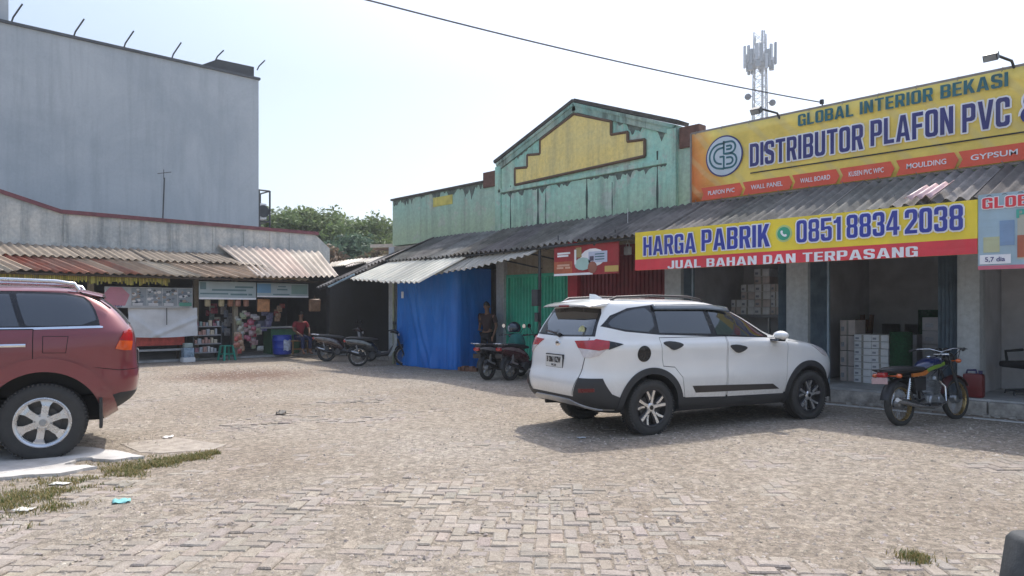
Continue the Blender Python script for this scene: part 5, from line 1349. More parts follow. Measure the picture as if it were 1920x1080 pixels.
    # dark inner shell closes the door gaps
    j = np.linspace(0, body.NV-1, 40).astype(int); i = np.linspace(0, body.NS-1, 60).astype(int); T = (body.T - body.N*.03)[np.ix_(j, i)]
    mb = MB()
    for sy in (1, -1):
        vs = [Vector((p[0], p[1]*sy, p[2])) for p in T.reshape(-1, 3)]; W = len(i)
        fs = [(a*W+b, a*W+b+1, (a+1)*W+b+1, (a+1)*W+b) for a in range(len(j)-1) for b in range(W-1)
              if not any(math.hypot(T[a, b, 0]-cx, T[a, b, 2]-cz) < rr+.05 and T[a, b, 1] > .3 for cx, cz, rr in body.arches)]
        mb.add(vs, fs)
    mb.build('inner_shell', seal, root)
def circle(cx, cz, r, a0=0, a1=360, n=40): return [(cx + r*math.cos(R_(a0+(a1-a0)*k/n)), cz + r*math.sin(R_(a0+(a1-a0)*k/n))) for k in range(n if a1-a0 == 360 else n+1)]
def arch_liner(root, cx, cz, r, y0, y1):
    for s in (1, -1):
        mb = MB(); a = np.linspace(R_(-6), R_(186), 30)
        vs = [Vector((cx+r*math.cos(t), s*y, cz+r*math.sin(t))) for y in (y0, y1) for t in a]; n = len(a)
        mb.add(vs + [Vector((cx, s*y0, cz))], [(i, i+1, n+i+1, n+i) for i in range(n-1)] + [(i, i+1, 2*n) for i in range(n-1)])
        mb.build('arch_liner', black_pl, root)
def tyre(root, x, y, z, R0, Rr, wd, side):
    """wheel parented to the car: tyre and rim as its parts; side = +1 / -1 outer face"""
    wh = empty('wheel', (x, y, z)); wh.parent = root
    h = wd/2; sh = R0-.02
    prof = [(Rr-.01, -h*.8), (Rr+.012, -h*.98), ((Rr+R0)/2, -h*1.04), (sh-.012, -h*.97), (sh+.006, -h*.84), (R0-.002, -h*.70)]
    tr = [(R0, -h*.66), (R0, -h*.30), (R0-.009, -h*.28), (R0-.009, -h*.20), (R0, -h*.18), (R0, h*.18), (R0-.009, h*.2), (R0-.009, h*.28), (R0, h*.3), (R0, h*.66)]
    prof = prof + tr + [(r, -z_) for r, z_ in prof[::-1]]
    mb = MB(); mb.lathe(prof, 64, 'y')
    for k in range(60):       # shoulder tread blocks
        a = 2*math.pi*k/60
        for sg_ in (-1, 1):
            m = Matrix.Rotation(-a, 3, 'Y'); c = m @ Vector((R0-.008, sg_*h*.80, 0)); mb.box((c.x-.010, c.y-.014, c.z-.009), (c.x+.010, c.y+.014, c.z+.009), m)
    mb.build('tyre', black_rub, wh, smooth=35); return wh
def rim_common(wh, Rr, wd, side, mat_barrel, mat_lip):
    h = wd/2*side
    mb = MB(); mb.lathe([(Rr-.004, h*.86), (Rr+.006, h*.98), (Rr-.004, h*1.0), (Rr-.022, h*.92), (Rr-.028, h*.5), (Rr-.03, -h*.8)], 56, 'y'); mb.build('rim', mat_lip, wh, smooth=40)
    mb = MB(); mb.lathe([(0, h*.0), (Rr-.03, h*.0)], 40, 'y'); mb.lathe([(.0, h*.30), (Rr*.62, h*.28), (Rr*.62, h*.2)], 40, 'y'); mb.build('brake_disc', pm('brake disc', (.10, .10, .10), .5, .6, var=.3), wh)
def spoke(mb, a, side, pts, h0, th=.03):
    """spoke outline in (radius, tangent) turned by angle a"""
    f = [(-1, 1)[side > 0]]
    c, s_ = math.cos(a), math.sin(a); fr = []; bk = []
    for r, t, y in pts:
        x, z = r*c - t*s_, r*s_ + t*c; fr.append(Vector((x, (h0+y)*side, z))); bk.append(Vector((x, (h0+y-th)*side, z)))
    n = len(pts); mb.add(fr + bk, [list(range(n)), [n+i for i in range(n)][::-1]] + [(i, i+n, (i+1) % n+n, (i+1) % n) for i in range(n)])

# ------------------------------------------------ white seven seat SUV
WB = 2.77
white_paint = paint('white car paint', (.81, .81, .79))
rows = [(.27, -.40, 3.20, .74, 8, 5), (.34, -.72, 3.34, .80, 8, 5), (.42, -.90, 3.42, .825, 8, 5), (.55, -.96, 3.52, .838, 8, 5), (.70, -.96, 3.55, .850, 8, 5), (.78, -.90, 3.54, .838, 8, 5.2),
        (.90, -.89, 3.49, .836, 8.5, 5.2), (1.0, -.87, 3.34, .842, 9, 5.2), (1.06, -.86, 3.12, .850, 9, 5.2), (1.12, -.84, 2.80, .842, 9, 5.2), (1.17, -.82, 2.44, .812, 9, 5), (1.22, -.79, 2.20, .796, 9, 5.5),
        (1.36, -.71, 1.95, .748, 10, 5.5), (1.48, -.63, 1.71, .705, 10, 5.5), (1.58, -.57, 1.44, .665, 10, 5.5), (1.63, -.54, 1.25, .635, 10, 5.5), (1.665, -.50, 1.05, .575, 9, 5), (1.685, -.42, .80, .40, 8, 4), (1.695, -.2, .5, .15, 6, 4), (1.698, .0, .2, .005, 4, 4)]
bodyW = CarBody(rows)
bodyW.arches = [(0, .345, .42), (WB, .345, .42)]
carw = empty('parked_car', (0, 0, 0), 0, 'white seven seat SUV parked nose towards the open shop bays', 'car')
rearW = WB
door_r = [(.13, 1.20), (.15, .95), (.17, .85), (.35, .83), (.47, .70), (.52, .44), (1.205, .415), (1.215, 1.20)]
door_f = [(1.235, 1.20), (1.225, .415), (2.26, .40), (2.30, .55), (2.335, 1.05), (2.30, 1.16)]
dlo = [(-.66, 1.345), (-.52, 1.475), (-.26, 1.565), (.11, 1.605), (.6, 1.62), (1.0, 1.615), (1.34, 1.575), (1.66, 1.415), (2.03, 1.20), (2.0, 1.165), (1.04, 1.20), (.14, 1.235), (-.36, 1.28)]
qw = [(-.60, 1.35), (-.48, 1.455), (-.25, 1.54), (.09, 1.575), (.09, 1.26), (-.36, 1.30)]
rw_ = [(.145, 1.585), (.92, 1.585), (.985, 1.235), (.145, 1.258)]
fw_ = [(1.00, 1.585), (1.33, 1.545), (1.63, 1.395), (1.93, 1.215), (1.92, 1.185), (1.08, 1.225)]
ring = lambda cx, cz, r0, r1: circle(cx, cz, r1, -18, 198, 40)
feats = [
 ('sill_cladding', 'side', [(.30, .455), (2.5, .42), (2.5, .275), (.30, .275)], clad, .012, True),
 ('rear_bumper', 'wrap', [('r', 0, .50), ('r', .50, .50), ('r', .60, .73), ('s', -.70, .73), ('s', -.58, .54), ('s', -.40, .47), ('s', -.38, .29), ('s', -.45, .345), ('r', .60, .37), ('r', 0, .37)], clad, .006, False),
 ('reflector', 'rear', [(.62, .605), (.76, .615), (.76, .575), (.62, .56)], pm('dull red reflector', (.16, .015, .018), .3), .012, True),
 ('skid_plate', 'rear', [(0, .47), (.40, .465), (.60, .40), (.70, .355), (.62, .345), (.44, .395), (0, .40)], pm('silver plastic', (.50, .50, .51), .4, .3), .02, False),
 
 ('front_grille', 'front', [(0, .92), (.42, .90), (.36, .70), (0, .68)], trim, .006, False),
 ('front_bumper', 'front', [(0, .60), (.6, .62), (.74, .50), (.74, .30), (0, .30)], clad, .008, False),
 ('headlight', 'side', [(2.88, 1.04), (3.05, 1.02), (3.22, .94), (3.24, .87), (3.12, .90)], lens_clr, .006, True),
 ('window_surround', 'side', dlo, trim, .001, True),
 ('window', 'side', chaikin(qw, 1), tint_glass, .004, True), ('window', 'side', rw_, tint_glass, .004, True), ('window', 'side', fw_, tint_glass, .004, True),
 ('window_surround', 'rear', [(0, 1.205), (.685, 1.225), (.60, 1.50), (.56, 1.56), (0, 1.575)], trim, .002, False),
 ('rear_window', 'rear', [(0, 1.225), (.645, 1.24), (.565, 1.50), (0, 1.52)], tint_glass, .006, False),
 ('windscreen', 'front', [(0, 1.24), (.66, 1.26), (.57, 1.53), (.50, 1.60), (0, 1.62)], tint_glass, .004, False),
 ('door_gap', 'side', grow(door_r, .004), seal, -.006, True), ('door', 'side', grow(door_r, -.004), white_paint, 0, True),
 ('door_gap', 'side', grow(door_f, .004), seal, -.006, True), ('door', 'side', grow(door_f, -.004), white_paint, 0, True),
 ('tailgate_gap', 'rear', [(.635, 1.21), (.645, .98), (.60, .74), (.49, .515), (.475, .515), (.585, .745), (.632, .98), (.622, 1.21)], seal, -.006, False),
 ('bonnet_gap', 'side', [(2.38, 1.125), (2.75, 1.085), (3.0, 1.045), (3.0, 1.037), (2.75, 1.077), (2.38, 1.117)], seal, -.006, True),
 ('stripe', 'side', [(.63, .585), (2.04, .545), (2.17, .47), (.69, .495)], pm('dark brown stripe', (.05, .042, .038), .5, var=.3), .004, True),
 ('fuel_cap', 'side', circle(-.13, 1.01, .098, n=28), trim, .006, True),
 ('door_handle', 'side', chaikin([(.17, 1.145), (.30, 1.15), (.47, 1.12), (.47, 1.09), (.36, 1.05), (.30, 1.045), (.24, 1.085), (.18, 1.115)], 1), clad, .016, True),
 ('door_handle', 'side', chaikin([(1.26, 1.085), (1.38, 1.09), (1.55, 1.06), (1.55, 1.03), (1.45, .985), (1.38, .98), (1.32, 1.02), (1.27, 1.055)], 1), clad, .016, True),
 ('tail_light', 'wrap', [('r', .38, 1.16), ('r', .70, 1.178), ('s', -.74, 1.192), ('s', -.60, 1.17), ('s', -.63, 1.08), ('s', -.74, 1.06), ('r', .70, 1.07), ('r', .50, 1.08)], lens_red, .012, True),
 ('lamp_tip', 'side', [(-.605, 1.168), (-.43, 1.13), (-.63, 1.07)], trim, .013, True),
 ('clear_lens', 'wrap', [('r', .51, 1.078), ('r', .70, 1.068), ('s', -.74, 1.058), ('s', -.66, 1.07), ('s', -.74, 1.0), ('r', .70, .97), ('r', .62, .975)], lens_clr, .012, True),
 ('arch_cladding', 'side', circle(0, .345, .492, -22, 202, 44), clad, .016, True), ('arch_cladding', 'side', circle(WB, .345, .492, -22, 202, 44), clad, .016, True),
 ('hole', 'side', circle(0, .345, .415, -40, 220, 44), None, 0, True), ('hole', 'side', circle(WB, .345, .415, -40, 220, 44), None, 0, True),
]
build_car(carw, bodyW, feats, white_paint)
arch_liner(carw, 0, .345, .418, .40, .83); arch_liner(carw, WB, .345, .418, .40, .83)
mb = MB(); mb.bbox((.38, -.55, .26), (2.4, .55, .50), .05); mb.bbox((-.6, -.45, .40), (.4, .45, .5), .03); mb.ball((0, 0, .345), .12); mb.tube([(0, -.66, .345), (0, .66, .345)], .045, 10); mb.tube([(WB, -.66, .345), (WB, .66, .345)], .045, 10); mb.tube([(-.80, .38, .345), (-.4, .38, .33)], .03, 10); mb.build('chassis', seal, carw)
mb = MB(); sp_ = []                                           # roof spoiler
for x, w2, zt, zb in ((-.40, .60, 1.665, 1.60), (-.58, .60, 1.645, 1.585), (-.70, .585, 1.62, 1.582), (-.75, .56, 1.605, 1.585)):
    sp_.append([Vector((x, y, z)) for y, z in ((-w2, zb), (-w2, zt-.03), (-w2*.85, zt-.004), (0, zt+.012), (w2*.85, zt-.004), (w2, zt-.03), (w2, zb), (0, zb+.005))])
mb.loft(sp_); mb.build('spoiler', white_paint, carw, smooth=40)
mb = MB(); mb.box((-.757, -.12, 1.586), (-.748, .12, 1.600)); mb.build('brake_lamp', lens_red, carw)
for s in (1, -1):
    mb = MB(); mb.tube([(-.42, s*.54, 1.66), (-.34, s*.555, 1.70), (.2, s*.565, 1.722), (.8, s*.55, 1.712), (1.02, s*.53, 1.68), (1.08, s*.52, 1.655)], .016, 8); mb.build('roof_rail', pm('dark rail', (.07, .06, .06), .4, .3), carw, smooth=50)
    mb = MB(); mb.ball((2.09, s*.93, 1.20), 1, 18, 12, (.085, .115, .062)); mb.build('mirror', white_paint, carw, smooth=60)
    mb = MB(); mb.loft([[Vector((x, s*y, z)) for x, z in ((2.0, 1.125), (2.13, 1.12), (2.14, 1.15), (2.02, 1.155))] for y in (.79, .97)]); mb.build('mirror_base', trim, carw, smooth=50)
    mb = MB(); mb.grid(lambda u, v: Vector((.12 + 1.26*u, s*(.700 - .035*v + .018*(1-v) - .02*max(0, u-.6)**2), 1.55 + .065*v - .22*max(0, u-.6)**2)), 24, 3); o = mb.build('rain_visor', pm('smoked visor', (.10, .12, .14), .12), carw, smooth=60)
    md = o.modifiers.new('t', 'SOLIDIFY'); md.thickness = .006
mb = MB(); mb.loft([[Vector((x, y*k, z0 + (z1-z0)*zz)) for y, zz in ((-1, 0), (-.4, 1), (.4, 1), (1, 0))] for x, k, z0, z1 in ((-.36, .02, 1.655, 1.75), (-.28, .035, 1.66, 1.745), (-.16, .03, 1.67, 1.69))]); mb.build('antenna_fin', white_paint, carw, smooth=50)
def rear_x(body, y, z):
    uv = body.inv([(abs(y), z)], 'rear'); return body.ev(body.T, uv)[0][0]
def plate(root, body, zc, wd, ht, text, sub):
    x = rear_x(body, 0, zc) - .012
    pl = empty('number_plate', (x, 0, zc), R_(-90)); pl.parent = root
    mb = MB(); mb.bbox((-wd/2-.012, .0, -ht/2-.012), (wd/2+.012, .02, ht/2+.012), .004); mb.build('frame', trim, pl)
    mb = MB(); mb.box((-wd/2, -.004, -ht/2), (wd/2, -.001, ht/2)); mb.build('panel', pm('plate white', (.62, .62, .60), .5), pl)
    lettering(text, pl, -wd*.42, -ht*.12, wd*.84, ht*.5, pm('plate black', (.02, .02, .02), .5), -.008, .02)
    lettering(sub, pl, -wd*.14, -ht*.42, wd*.28, ht*.17, pm('plate black', (.02, .02, .02)), -.008, .01)
plate(carw, bodyW, .90, .40, .15, 'B 2861 KZW', '05.28')
x = rear_x(bodyW, 0, 1.12); mb = MB(); mb.ball((x-.004, 0, 1.12), 1, 20, 8, (.012, .062, .042)); mb.build('emblem', chrome, carw, smooth=60)
mb = MB(); mb.tube([(rear_x(bodyW, 0, 1.24)-.03, .03, 1.235), (rear_x(bodyW, .1, 1.26)-.03, .12, 1.25), (rear_x(bodyW, .3, 1.28)-.022, .38, 1.275)], .012, 6); mb.ball((rear_x(bodyW, 0, 1.22)-.02, .02, 1.225), .03, 12, 8); mb.build('rear_wiper', trim, carw)
mb = MB(); mb.lathe([(0, 0), (.07, 0), (.065, .004), (0, .004)], 20, 'x'); o = mb.build('window_sticker', pm('pale yellow sticker', (.50, .50, .25), .6, var=.5, scale=25), carw); o.location = (rear_x(bodyW, -.42, 1.29)-.012, -.42, 1.285); o.rotation_euler = (0, R_(14), 0)
mb = MB(); mb.box((-.05, -.002, -.006), (.05, .002, .006)); 
spoke_m = pm('machined alloy', (.66, .66, .66), .25, .8, var=.1); spoke_d = pm('dark alloy', (.05, .05, .055), .35, .5)
for x in (0, WB):
    for s in (1, -1):
        wh = tyre(carw, x, s*.735, .345, .345, .236, .20, s); rim_common(wh, .236, .20, s, spoke_d, spoke_d)
        m1 = MB(); m2 = MB()
        for k in range(5):
            a = 2*math.pi*k/5 + .3
            spoke(m1, a, s, [(.03, -.022, .0), (.12, -.030, .004), (.205, -.052, .012), (.224, -.030, .014), (.222, -.016, .014), (.13, .0, .005), (.05, .016, .0)], .078, .03)
            spoke(m1, a, s, [(.10, .010, .001), (.15, .020, .006), (.207, .060, .013), (.195, .085, .013), (.135, .045, .004), (.09, .028, .0)], .076, .03)
            spoke(m2, a, s, [(.03, -.03, 0), (.22, -.075, .006), (.215, .095, .006), (.05, .03, 0)], .062, .03)
        m1.lathe([(0, .086*s), (.045, .084*s), (.06, .070*s), (.05, .04*s)], 24, 'y')
        m1.build('spokes', spoke_m, wh); m2.build('spoke_backing', spoke_d, wh)
        m3 = MB(); m3.lathe([(0, .089*s), (.028, .088*s)], 18, 'y'); m3.build('hub_cap', trim, wh)
W_R = Vector((-5.266, 7.214, 0)); W_F = Vector((.268, .963, 0)).normalized(); W_L = Vector((-W_F.y, W_F.x, 0))
carw.location = W_R + W_L*.80; carw.rotation_euler = (0, 0, math.atan2(W_F.y, W_F.x))

# ------------------------------------------------ dark red SUV at the left edge
red_paint = paint('dark red car paint', (.205, .036, .045), 1, .38, .25)
RWB = 2.80
rows = [(.36, -.50, 3.30, .80, 6, 5), (.44, -.62, 3.42, .86, 6, 5), (.55, -.80, 3.52, .885, 6, 5), (.64, -.86, 3.55, .892, 6, 5), (.86, -.885, 3.58, .90, 6, 4.6), (.90, -.86, 3.58, .90, 6, 4.4),
        (1.06, -.855, 3.54, .90, 6.5, 4.2), (1.14, -.85, 3.40, .897, 7, 4.2), (1.20, -.845, 3.1, .89, 7, 4.4), (1.26, -.835, 2.75, .88, 7, 4.6), (1.31, -.825, 2.4, .865, 7, 5), (1.36, -.80, 2.25, .845, 7, 5.5),
        (1.49, -.705, 2.0, .79, 7.5, 5.5), (1.60, -.60, 1.78, .74, 8, 5.5), (1.69, -.48, 1.52, .69, 8, 5), (1.745, -.36, 1.28, .64, 8, 4.5), (1.775, -.26, 1.10, .57, 8, 4), (1.80, -.02, .9, .40, 7, 4), (1.812, .25, .6, .12, 6, 4), (1.815, .4, .45, .005, 4, 4)]
bodyR = CarBody(rows); bodyR.arches = [(0, .40, .52), (RWB, .40, .52)]
carr = empty('parked_car', (0, 0, 0), 0, 'dark red SUV cut off by the left edge, its rear wheel on the concrete slab', 'car')
dloR = [(-.325, 1.715), (-.44, 1.60), (-.51, 1.385), (-.48, 1.365), (.16, 1.355), (2.2, 1.365), (2.23, 1.39), (1.72, 1.66), (1.5, 1.725), (.25, 1.745)]
d_r = [(.085, 1.345), (.085, .98), (.30, .92), (.50, .72), (.56, .47), (1.10, .46), (1.13, 1.345)]
d_f = [(1.145, 1.345), (1.115, .46), (2.24, .46), (2.28, .7), (2.32, 1.25), (2.30, 1.345)]
fuel = [(-.22, 1.27), (.0, 1.275), (.0, 1.105), (-.20, 1.10)]
feats = [
 ('rear_bumper', 'wrap', [('r', 0, .665), ('s', -.70, .655), ('s', -.46, .60), ('s', -.42, .37), ('r', 0, .37)], clad, .004, False),
 ('side_step', 'side', [(.4, .50), (2.3, .50), (2.3, .36), (.4, .36)], clad, .03, True),
 ('front_grille', 'front', [(0, 1.08), (.45, 1.06), (.40, .75), (0, .72)], trim, .006, False), ('front_bumper', 'front', [(0, .62), (.7, .64), (.82, .5), (.8, .38), (0, .38)], clad, .006, False),
 ('headlight', 'side', [(3.0, 1.16), (3.16, 1.13), (3.34, 1.03), (3.36, .94), (3.14, .99)], lens_clr, .006, True),
 ('windscreen', 'front', [(0, 1.39), (.70, 1.41), (.60, 1.66), (.54, 1.71), (0, 1.73)], tint_glass, .004, False),
 ('window_surround', 'side', chaikin(dloR, 1), trim, .001, True),
 ('window', 'side', chaikin([(-.315, 1.695), (-.425, 1.585), (-.485, 1.385), (.13, 1.375), (.16, 1.40), (.255, 1.70), (.23, 1.715)], 1), tint_glass, .004, True),
 ('window', 'side', [(.31, 1.705), (1.06, 1.71), (1.11, 1.38), (.205, 1.375)], tint_glass, .004, True), ('window', 'side', [(1.14, 1.71), (1.5, 1.695), (1.70, 1.635), (2.17, 1.39), (1.18, 1.38)], tint_glass, .004, True),
 ('chrome_strip', 'side', [(-.53, 1.368), (-.50, 1.375), (.16, 1.362), (2.25, 1.372), (2.25, 1.348), (.16, 1.340), (-.53, 1.352)], chrome, .006, True),
 ('window_surround', 'rear', [(0, 1.375), (.60, 1.385), (.54, 1.66), (0, 1.69)], trim, .002, False), ('rear_window', 'rear', [(0, 1.395), (.57, 1.405), (.51, 1.64), (0, 1.67)], tint_glass, .006, False),
 ('door_gap', 'side', grow(d_r, .004), seal, -.006, True), ('door', 'side', grow(d_r, -.004), red_paint, 0, True), ('door_gap', 'side', grow(d_f, .004), seal, -.006, True), ('door', 'side', grow(d_f, -.004), red_paint, 0, True),
 ('flap_gap', 'side', grow(fuel, .003), seal, -.004, True), ('fuel_flap', 'side', grow(fuel, -.003), red_paint, 0, True),
 ('bumper_gap', 'wrap', [('r', 0, .90), ('s', -.68, .902), ('s', -.50, .935), ('s', -.44, .94), ('s', -.50, .928), ('s', -.68, .894), ('r', 0, .892)], seal, -.004, False),
 ('tail_light', 'wrap', [('r', .64, 1.34), ('s', -.77, 1.34), ('s', -.72, 1.31), ('s', -.68, 1.217), ('r', .67, 1.205)], lens_red, .012, True),
 ('indicator_lens', 'wrap', [('r', .67, 1.203), ('s', -.682, 1.215), ('s', -.645, 1.13), ('s', -.72, 1.11), ('r', .70, 1.105)], lens_amb, .012, True),
 ('fender_flare', 'side', circle(0, .40, .655, -8, 205, 44), red_paint, .045, True), ('fender_flare', 'side', circle(RWB, .40, .655, -12, 192, 44), red_paint, .045, True),
 ('hole', 'side', circle(0, .40, .515, -40, 220, 44), None, 0, True), ('hole', 'side', circle(RWB, .40, .515, -40, 220, 44), None, 0, True)]
build_car(carr, bodyR, feats, red_paint)
arch_liner(carr, 0, .40, .52, .45, .89); arch_liner(carr, RWB, .40, .52, .45, .89)
mb = MB(); mb.bbox((-.55, -.55, .34), (3.2, .55, .62), .05); mb.tube([(0, -.7, .395), (0, .7, .395)], .06, 10); mb.tube([(RWB, -.7, .395), (RWB, .7, .395)], .05, 10); mb.build('chassis', seal, carr)
for s in (1, -1):
    mb = MB(); mb.tube([(-.30, s*.60, 1.755), (-.26, s*.605, 1.82), (-.1, s*.61, 1.845), (.5, s*.615, 1.862), (1.2, s*.60, 1.84), (1.34, s*.58, 1.75)], .022, 8); mb.build('roof_rail', alloy, carr, smooth=50)
    mb = MB(); mb.bbox((-.53, s*.80-.10, .30), (-.50, s*.80+.10, .62), .008); mb.build('mud_flap', black_rub, carr)
    for x0 in (.14, 1.2):
        mb = MB(); mb.loft([[Vector((x, s*(.905+dy), 1.185 + dz)) for dy, dz in ((0, -.016), (.03, -.014), (.036, .004), (.03, .018), (0, .02))] for x, in ((x0,), (x0+.13,), (x0+.25,))]); mb.tube([(x0+.27, s*.90, 1.165), (x0+.27, s*.918, 1.165)], .016, 10); mb.build('door_handle', chrome, carr, smooth=40)
    mb = MB(); mb.loft([[Vector((x, s*y, z)) for x, z in ((2.18, 1.32), (2.32, 1.31), (2.36, 1.37), (2.32, 1.47), (2.22, 1.48), (2.17, 1.41))] for y in (.88, .93, 1.06, 1.10)]); mb.build('mirror', chrome, carr, smooth=60)
    mb = MB(); mb.tube([(-.31, s*.665, 1.735), (-.5, s*.70, 1.64), (-.60, s*.705, 1.56)], .008, 5); mb.build('spoiler_seam', seal, carr)
mb = MB(); sp_ = []
for x, w2, zt, zb in ((-.20, .63, 1.775, 1.72), (-.36, .635, 1.755, 1.70), (-.52, .62, 1.715, 1.685)):
    sp_.append([Vector((x, y, z)) for y, z in ((-w2, zb), (-w2, zt-.03), (-w2*.85, zt-.004), (0, zt+.015), (w2*.85, zt-.004), (w2, zt-.03), (w2, zb), (0, zb+.005))])
mb.loft(sp_); mb.build('spoiler', red_paint, carr, smooth=40)
plate(carr, bodyR, 1.0, .40, .15, 'B 1574 SJV', '09.27')
for x in (0, RWB):
    for s in (1, -1):
        wh = tyre(carr, x, s*.775, .395, .395, .250, .25, s); rim_common(wh, .250, .25, s, alloy, alloy)
        m1 = MB(); h0 = .092
        # six broad spokes cut from one disc: an annulus, six spokes and a hub
        for k in range(6):
            a = 2*math.pi*k/6 + R_(39)
            spoke(m1, a, s, [(.045, -.034, .01), (.10, -.032, .008), (.17, -.034, .006), (.205, -.050, 0), (.228, -.070, -.002), (.244, .0, -.002), (.228, .070, -.002), (.205, .050, 0), (.17, .034, .006), (.10, .032, .008), (.045, .034, .01)], h0, .035)
        m1.lathe([(0, (h0+.012)*s), (.05, (h0+.011)*s), (.085, (h0+.004)*s), (.09, (h0-.03)*s)], 36, 'y')
        m1.lathe([(.218, (h0-.03)*s), (.222, (h0+.002)*s), (.246, (h0+.006)*s), (.25, (h0-.02)*s)], 56, 'y')
        m1.build('spokes', alloy, wh)
        m2 = MB()
        for k in range(6):
            a = 2*math.pi*k/6 + R_(9); c_ = Vector((.072*math.cos(a), 0, .072*math.sin(a))); m2.tube([c_ + Vector((0, (h0-.01)*s, 0)), c_ + Vector((0, (h0+.014)*s, 0))], .010, 8)
        m2.lathe([(.034, (h0+.010)*s), (.034, (h0+.018)*s), (0, (h0+.02)*s)], 20, 'y')
        m2.build('wheel_nuts', steel, wh)
R_R = Vector((-8.60, 1.455, 0)); RF = Vector((-.258, -.966, 0)).normalized(); RL = Vector((-RF.y, RF.x, 0))
carr.location = R_R - RL*.88; carr.rotation_euler = (0, 0, math.atan2(RF.y, RF.x))
# ------------------------------------------------------------------ motorcycles
bk_eng = pm('engine alloy', (.34, .35, .36), .4, .75, var=.35, scale=18)
bk_black = pm('satin black frame', (.02, .02, .022), .4, var=.25)
gold = pm('gold rim', (.42, .30, .13), .3, .8, var=.2, scale=10)
seatm = pm('black vinyl seat', (.022, .022, .024), .55, var=.25, scale=10)
mirror_glass = pm('mirror face', (.75, .78, .8), .05, 1)
def moto_wheel(root, x, R0, tw, rim_mat, spokes=28, cast=False):
    wh = empty('wheel', (x, 0, R0)); wh.parent = root
    mb = MB(); n = 12; c = R0 - tw*.5
    mb.lathe([(c + tw*.5*math.cos(a), tw*.5*math.sin(a)) for a in np.linspace(0, 2*math.pi, n, endpoint=False)], 44, 'y', closed=True); mb.build('tyre', black_rub, wh, smooth=60)
    rr = R0 - tw*.92
    mb = MB(); mb.lathe([(rr, -tw*.36), (rr+.012, -tw*.36), (rr+.006, 0), (rr+.012, tw*.36), (rr, tw*.36), (rr-.012, tw*.15), (rr-.012, -tw*.15)], 44, 'y', closed=True); mb.build('rim', rim_mat, wh, smooth=40)
    mb = MB()
    if cast:
        for k in range(5):
            a = 2*math.pi*k/5; d = Vector((math.cos(a), 0, math.sin(a))); mb.tube([d*.03, d*(rr-.005)], [.018, .012], 6)
    else:
        for k in range(spokes):
            a = 2*math.pi*k/spokes; b = a + (.35 if k % 2 else -.35); sy = .028 if k % 4 < 2 else -.028
            mb.tube([(.035*math.cos(b), sy, .035*math.sin(b)), ((rr-.004)*math.cos(a), 0, (rr-.004)*math.sin(a))], .0022, 4, False)
    mb.lathe([(.0, -.05), (.055, -.05), (.07, -.03), (.07, .03), (.055, .05), (0, .05)], 20, 'y'); mb.build('hub', bk_eng, wh, smooth=35)
    return wh
def ring_sec(x, y0, wy, zc, hz, n=14, e=2.6):
    return [Vector((x, y0 + wy*abs(math.cos(a))**(2/e)*(1 if math.cos(a) >= 0 else -1), zc + hz*abs(math.sin(a))**(2/e)*(1 if math.sin(a) >= 0 else -1))) for a in np.linspace(0, 2*math.pi, n, endpoint=False)]
def fender(mb, cx, R, w, a0, a1, n=14, drop=.02):
    secs = []
    for k in range(n+1):
        a = R_(a0 + (a1-a0)*k/n); d = Vector((math.cos(a), 0, math.sin(a))); c = Vector((cx, 0, R[1])) + d*R[0]
        secs.append([c + Vector((0, y, 0)) + d*dz for y, dz in ((-w, -drop), (-w*.8, 0), (0, .012), (w*.8, 0), (w, -drop), (w*.8, -.008), (0, .004), (-w*.8, -.008))])
    mb.loft(secs)
# ---- classic motorcycle with gold rims in front of the middle bay
mc = empty('motorcycle', (0, 0, 0), 0, 'dark blue and green motorcycle with gold rims parked by the kerb in the shade', 'motorcycle')
moto_wheel(mc, 0, .292, .085, gold); moto_wheel(mc, 1.24, .298, .075, gold)
mb = MB(); fender(mb, 0, (.335, .292), .062, 20, 168); mb.build('rear_fender', bk_black, mc, smooth=50)
mb = MB(); fender(mb, 1.24, (.325, .298), .055, 30, 165); mb.build('front_fender', pm('dark maroon', (.07, .012, .015), .35), mc, smooth=50)
for s in (-1, 1):
    mb = MB(); mb.tube([(1.24, s*.085, .298), (1.17, s*.085, .50), (1.06, s*.085, .80), (1.02, s*.085, .92)], [.022, .024, .016, .016], 10); mb.build('fork_leg', dark_steel, mc, smooth=50)
    mb = MB(); mb.tube([(0, s*.105, .292), (.09, s*.11, .63)], .012, 8)
    for k in range(9): mb.tube([(.02+.0075*k*1.0, s*.106, .36+.026*k), (.024+.0075*k, s*.106, .372+.026*k)], .026, 10)
    mb.build('shock_absorber', chrome, mc, smooth=50)
    mb = MB(); mb.tube([(0, s*.08, .292), (.25, s*.075, .30), (.46, s*.06, .34)], .018, 8); mb.build('swing_arm', bk_black, mc, smooth=50)
mb = MB()
mb.tube([(1.0, 0, .92), (.97, 0, .78), (.72, 0, .74), (.40, 0, .69), (.10, 0, .66), (-.18, 0, .66)], .02, 8); mb.tube([(.97, 0, .80), (.88, 0, .55), (.80, 0, .33), (.50, 0, .26), (.44, 0, .36), (.40, 0, .68)], .018, 8)
for s in (-1, 1): mb.tube([(.45, s*.05, .4), (.25, s*.08, .55), (.10, s*.1, .66), (-.2, s*.1, .68)], .012, 7)
mb.build('frame', bk_black, mc, smooth=50)
blue_tank = pm('dark blue tank paint', (.012, .022, .085), .25, coat=1, var=.2)
mb = MB(); mb.loft([ring_sec(*q) for q in ((.46, 0, .05, .735, .03), (.50, 0, .09, .76, .065), (.60, 0, .125, .785, .09), (.75, 0, .135, .80, .10), (.86, 0, .12, .80, .09), (.93, 0, .08, .79, .06), (.96, 0, .04, .785, .03))]); mb.build('fuel_tank', blue_tank, mc, smooth=70)
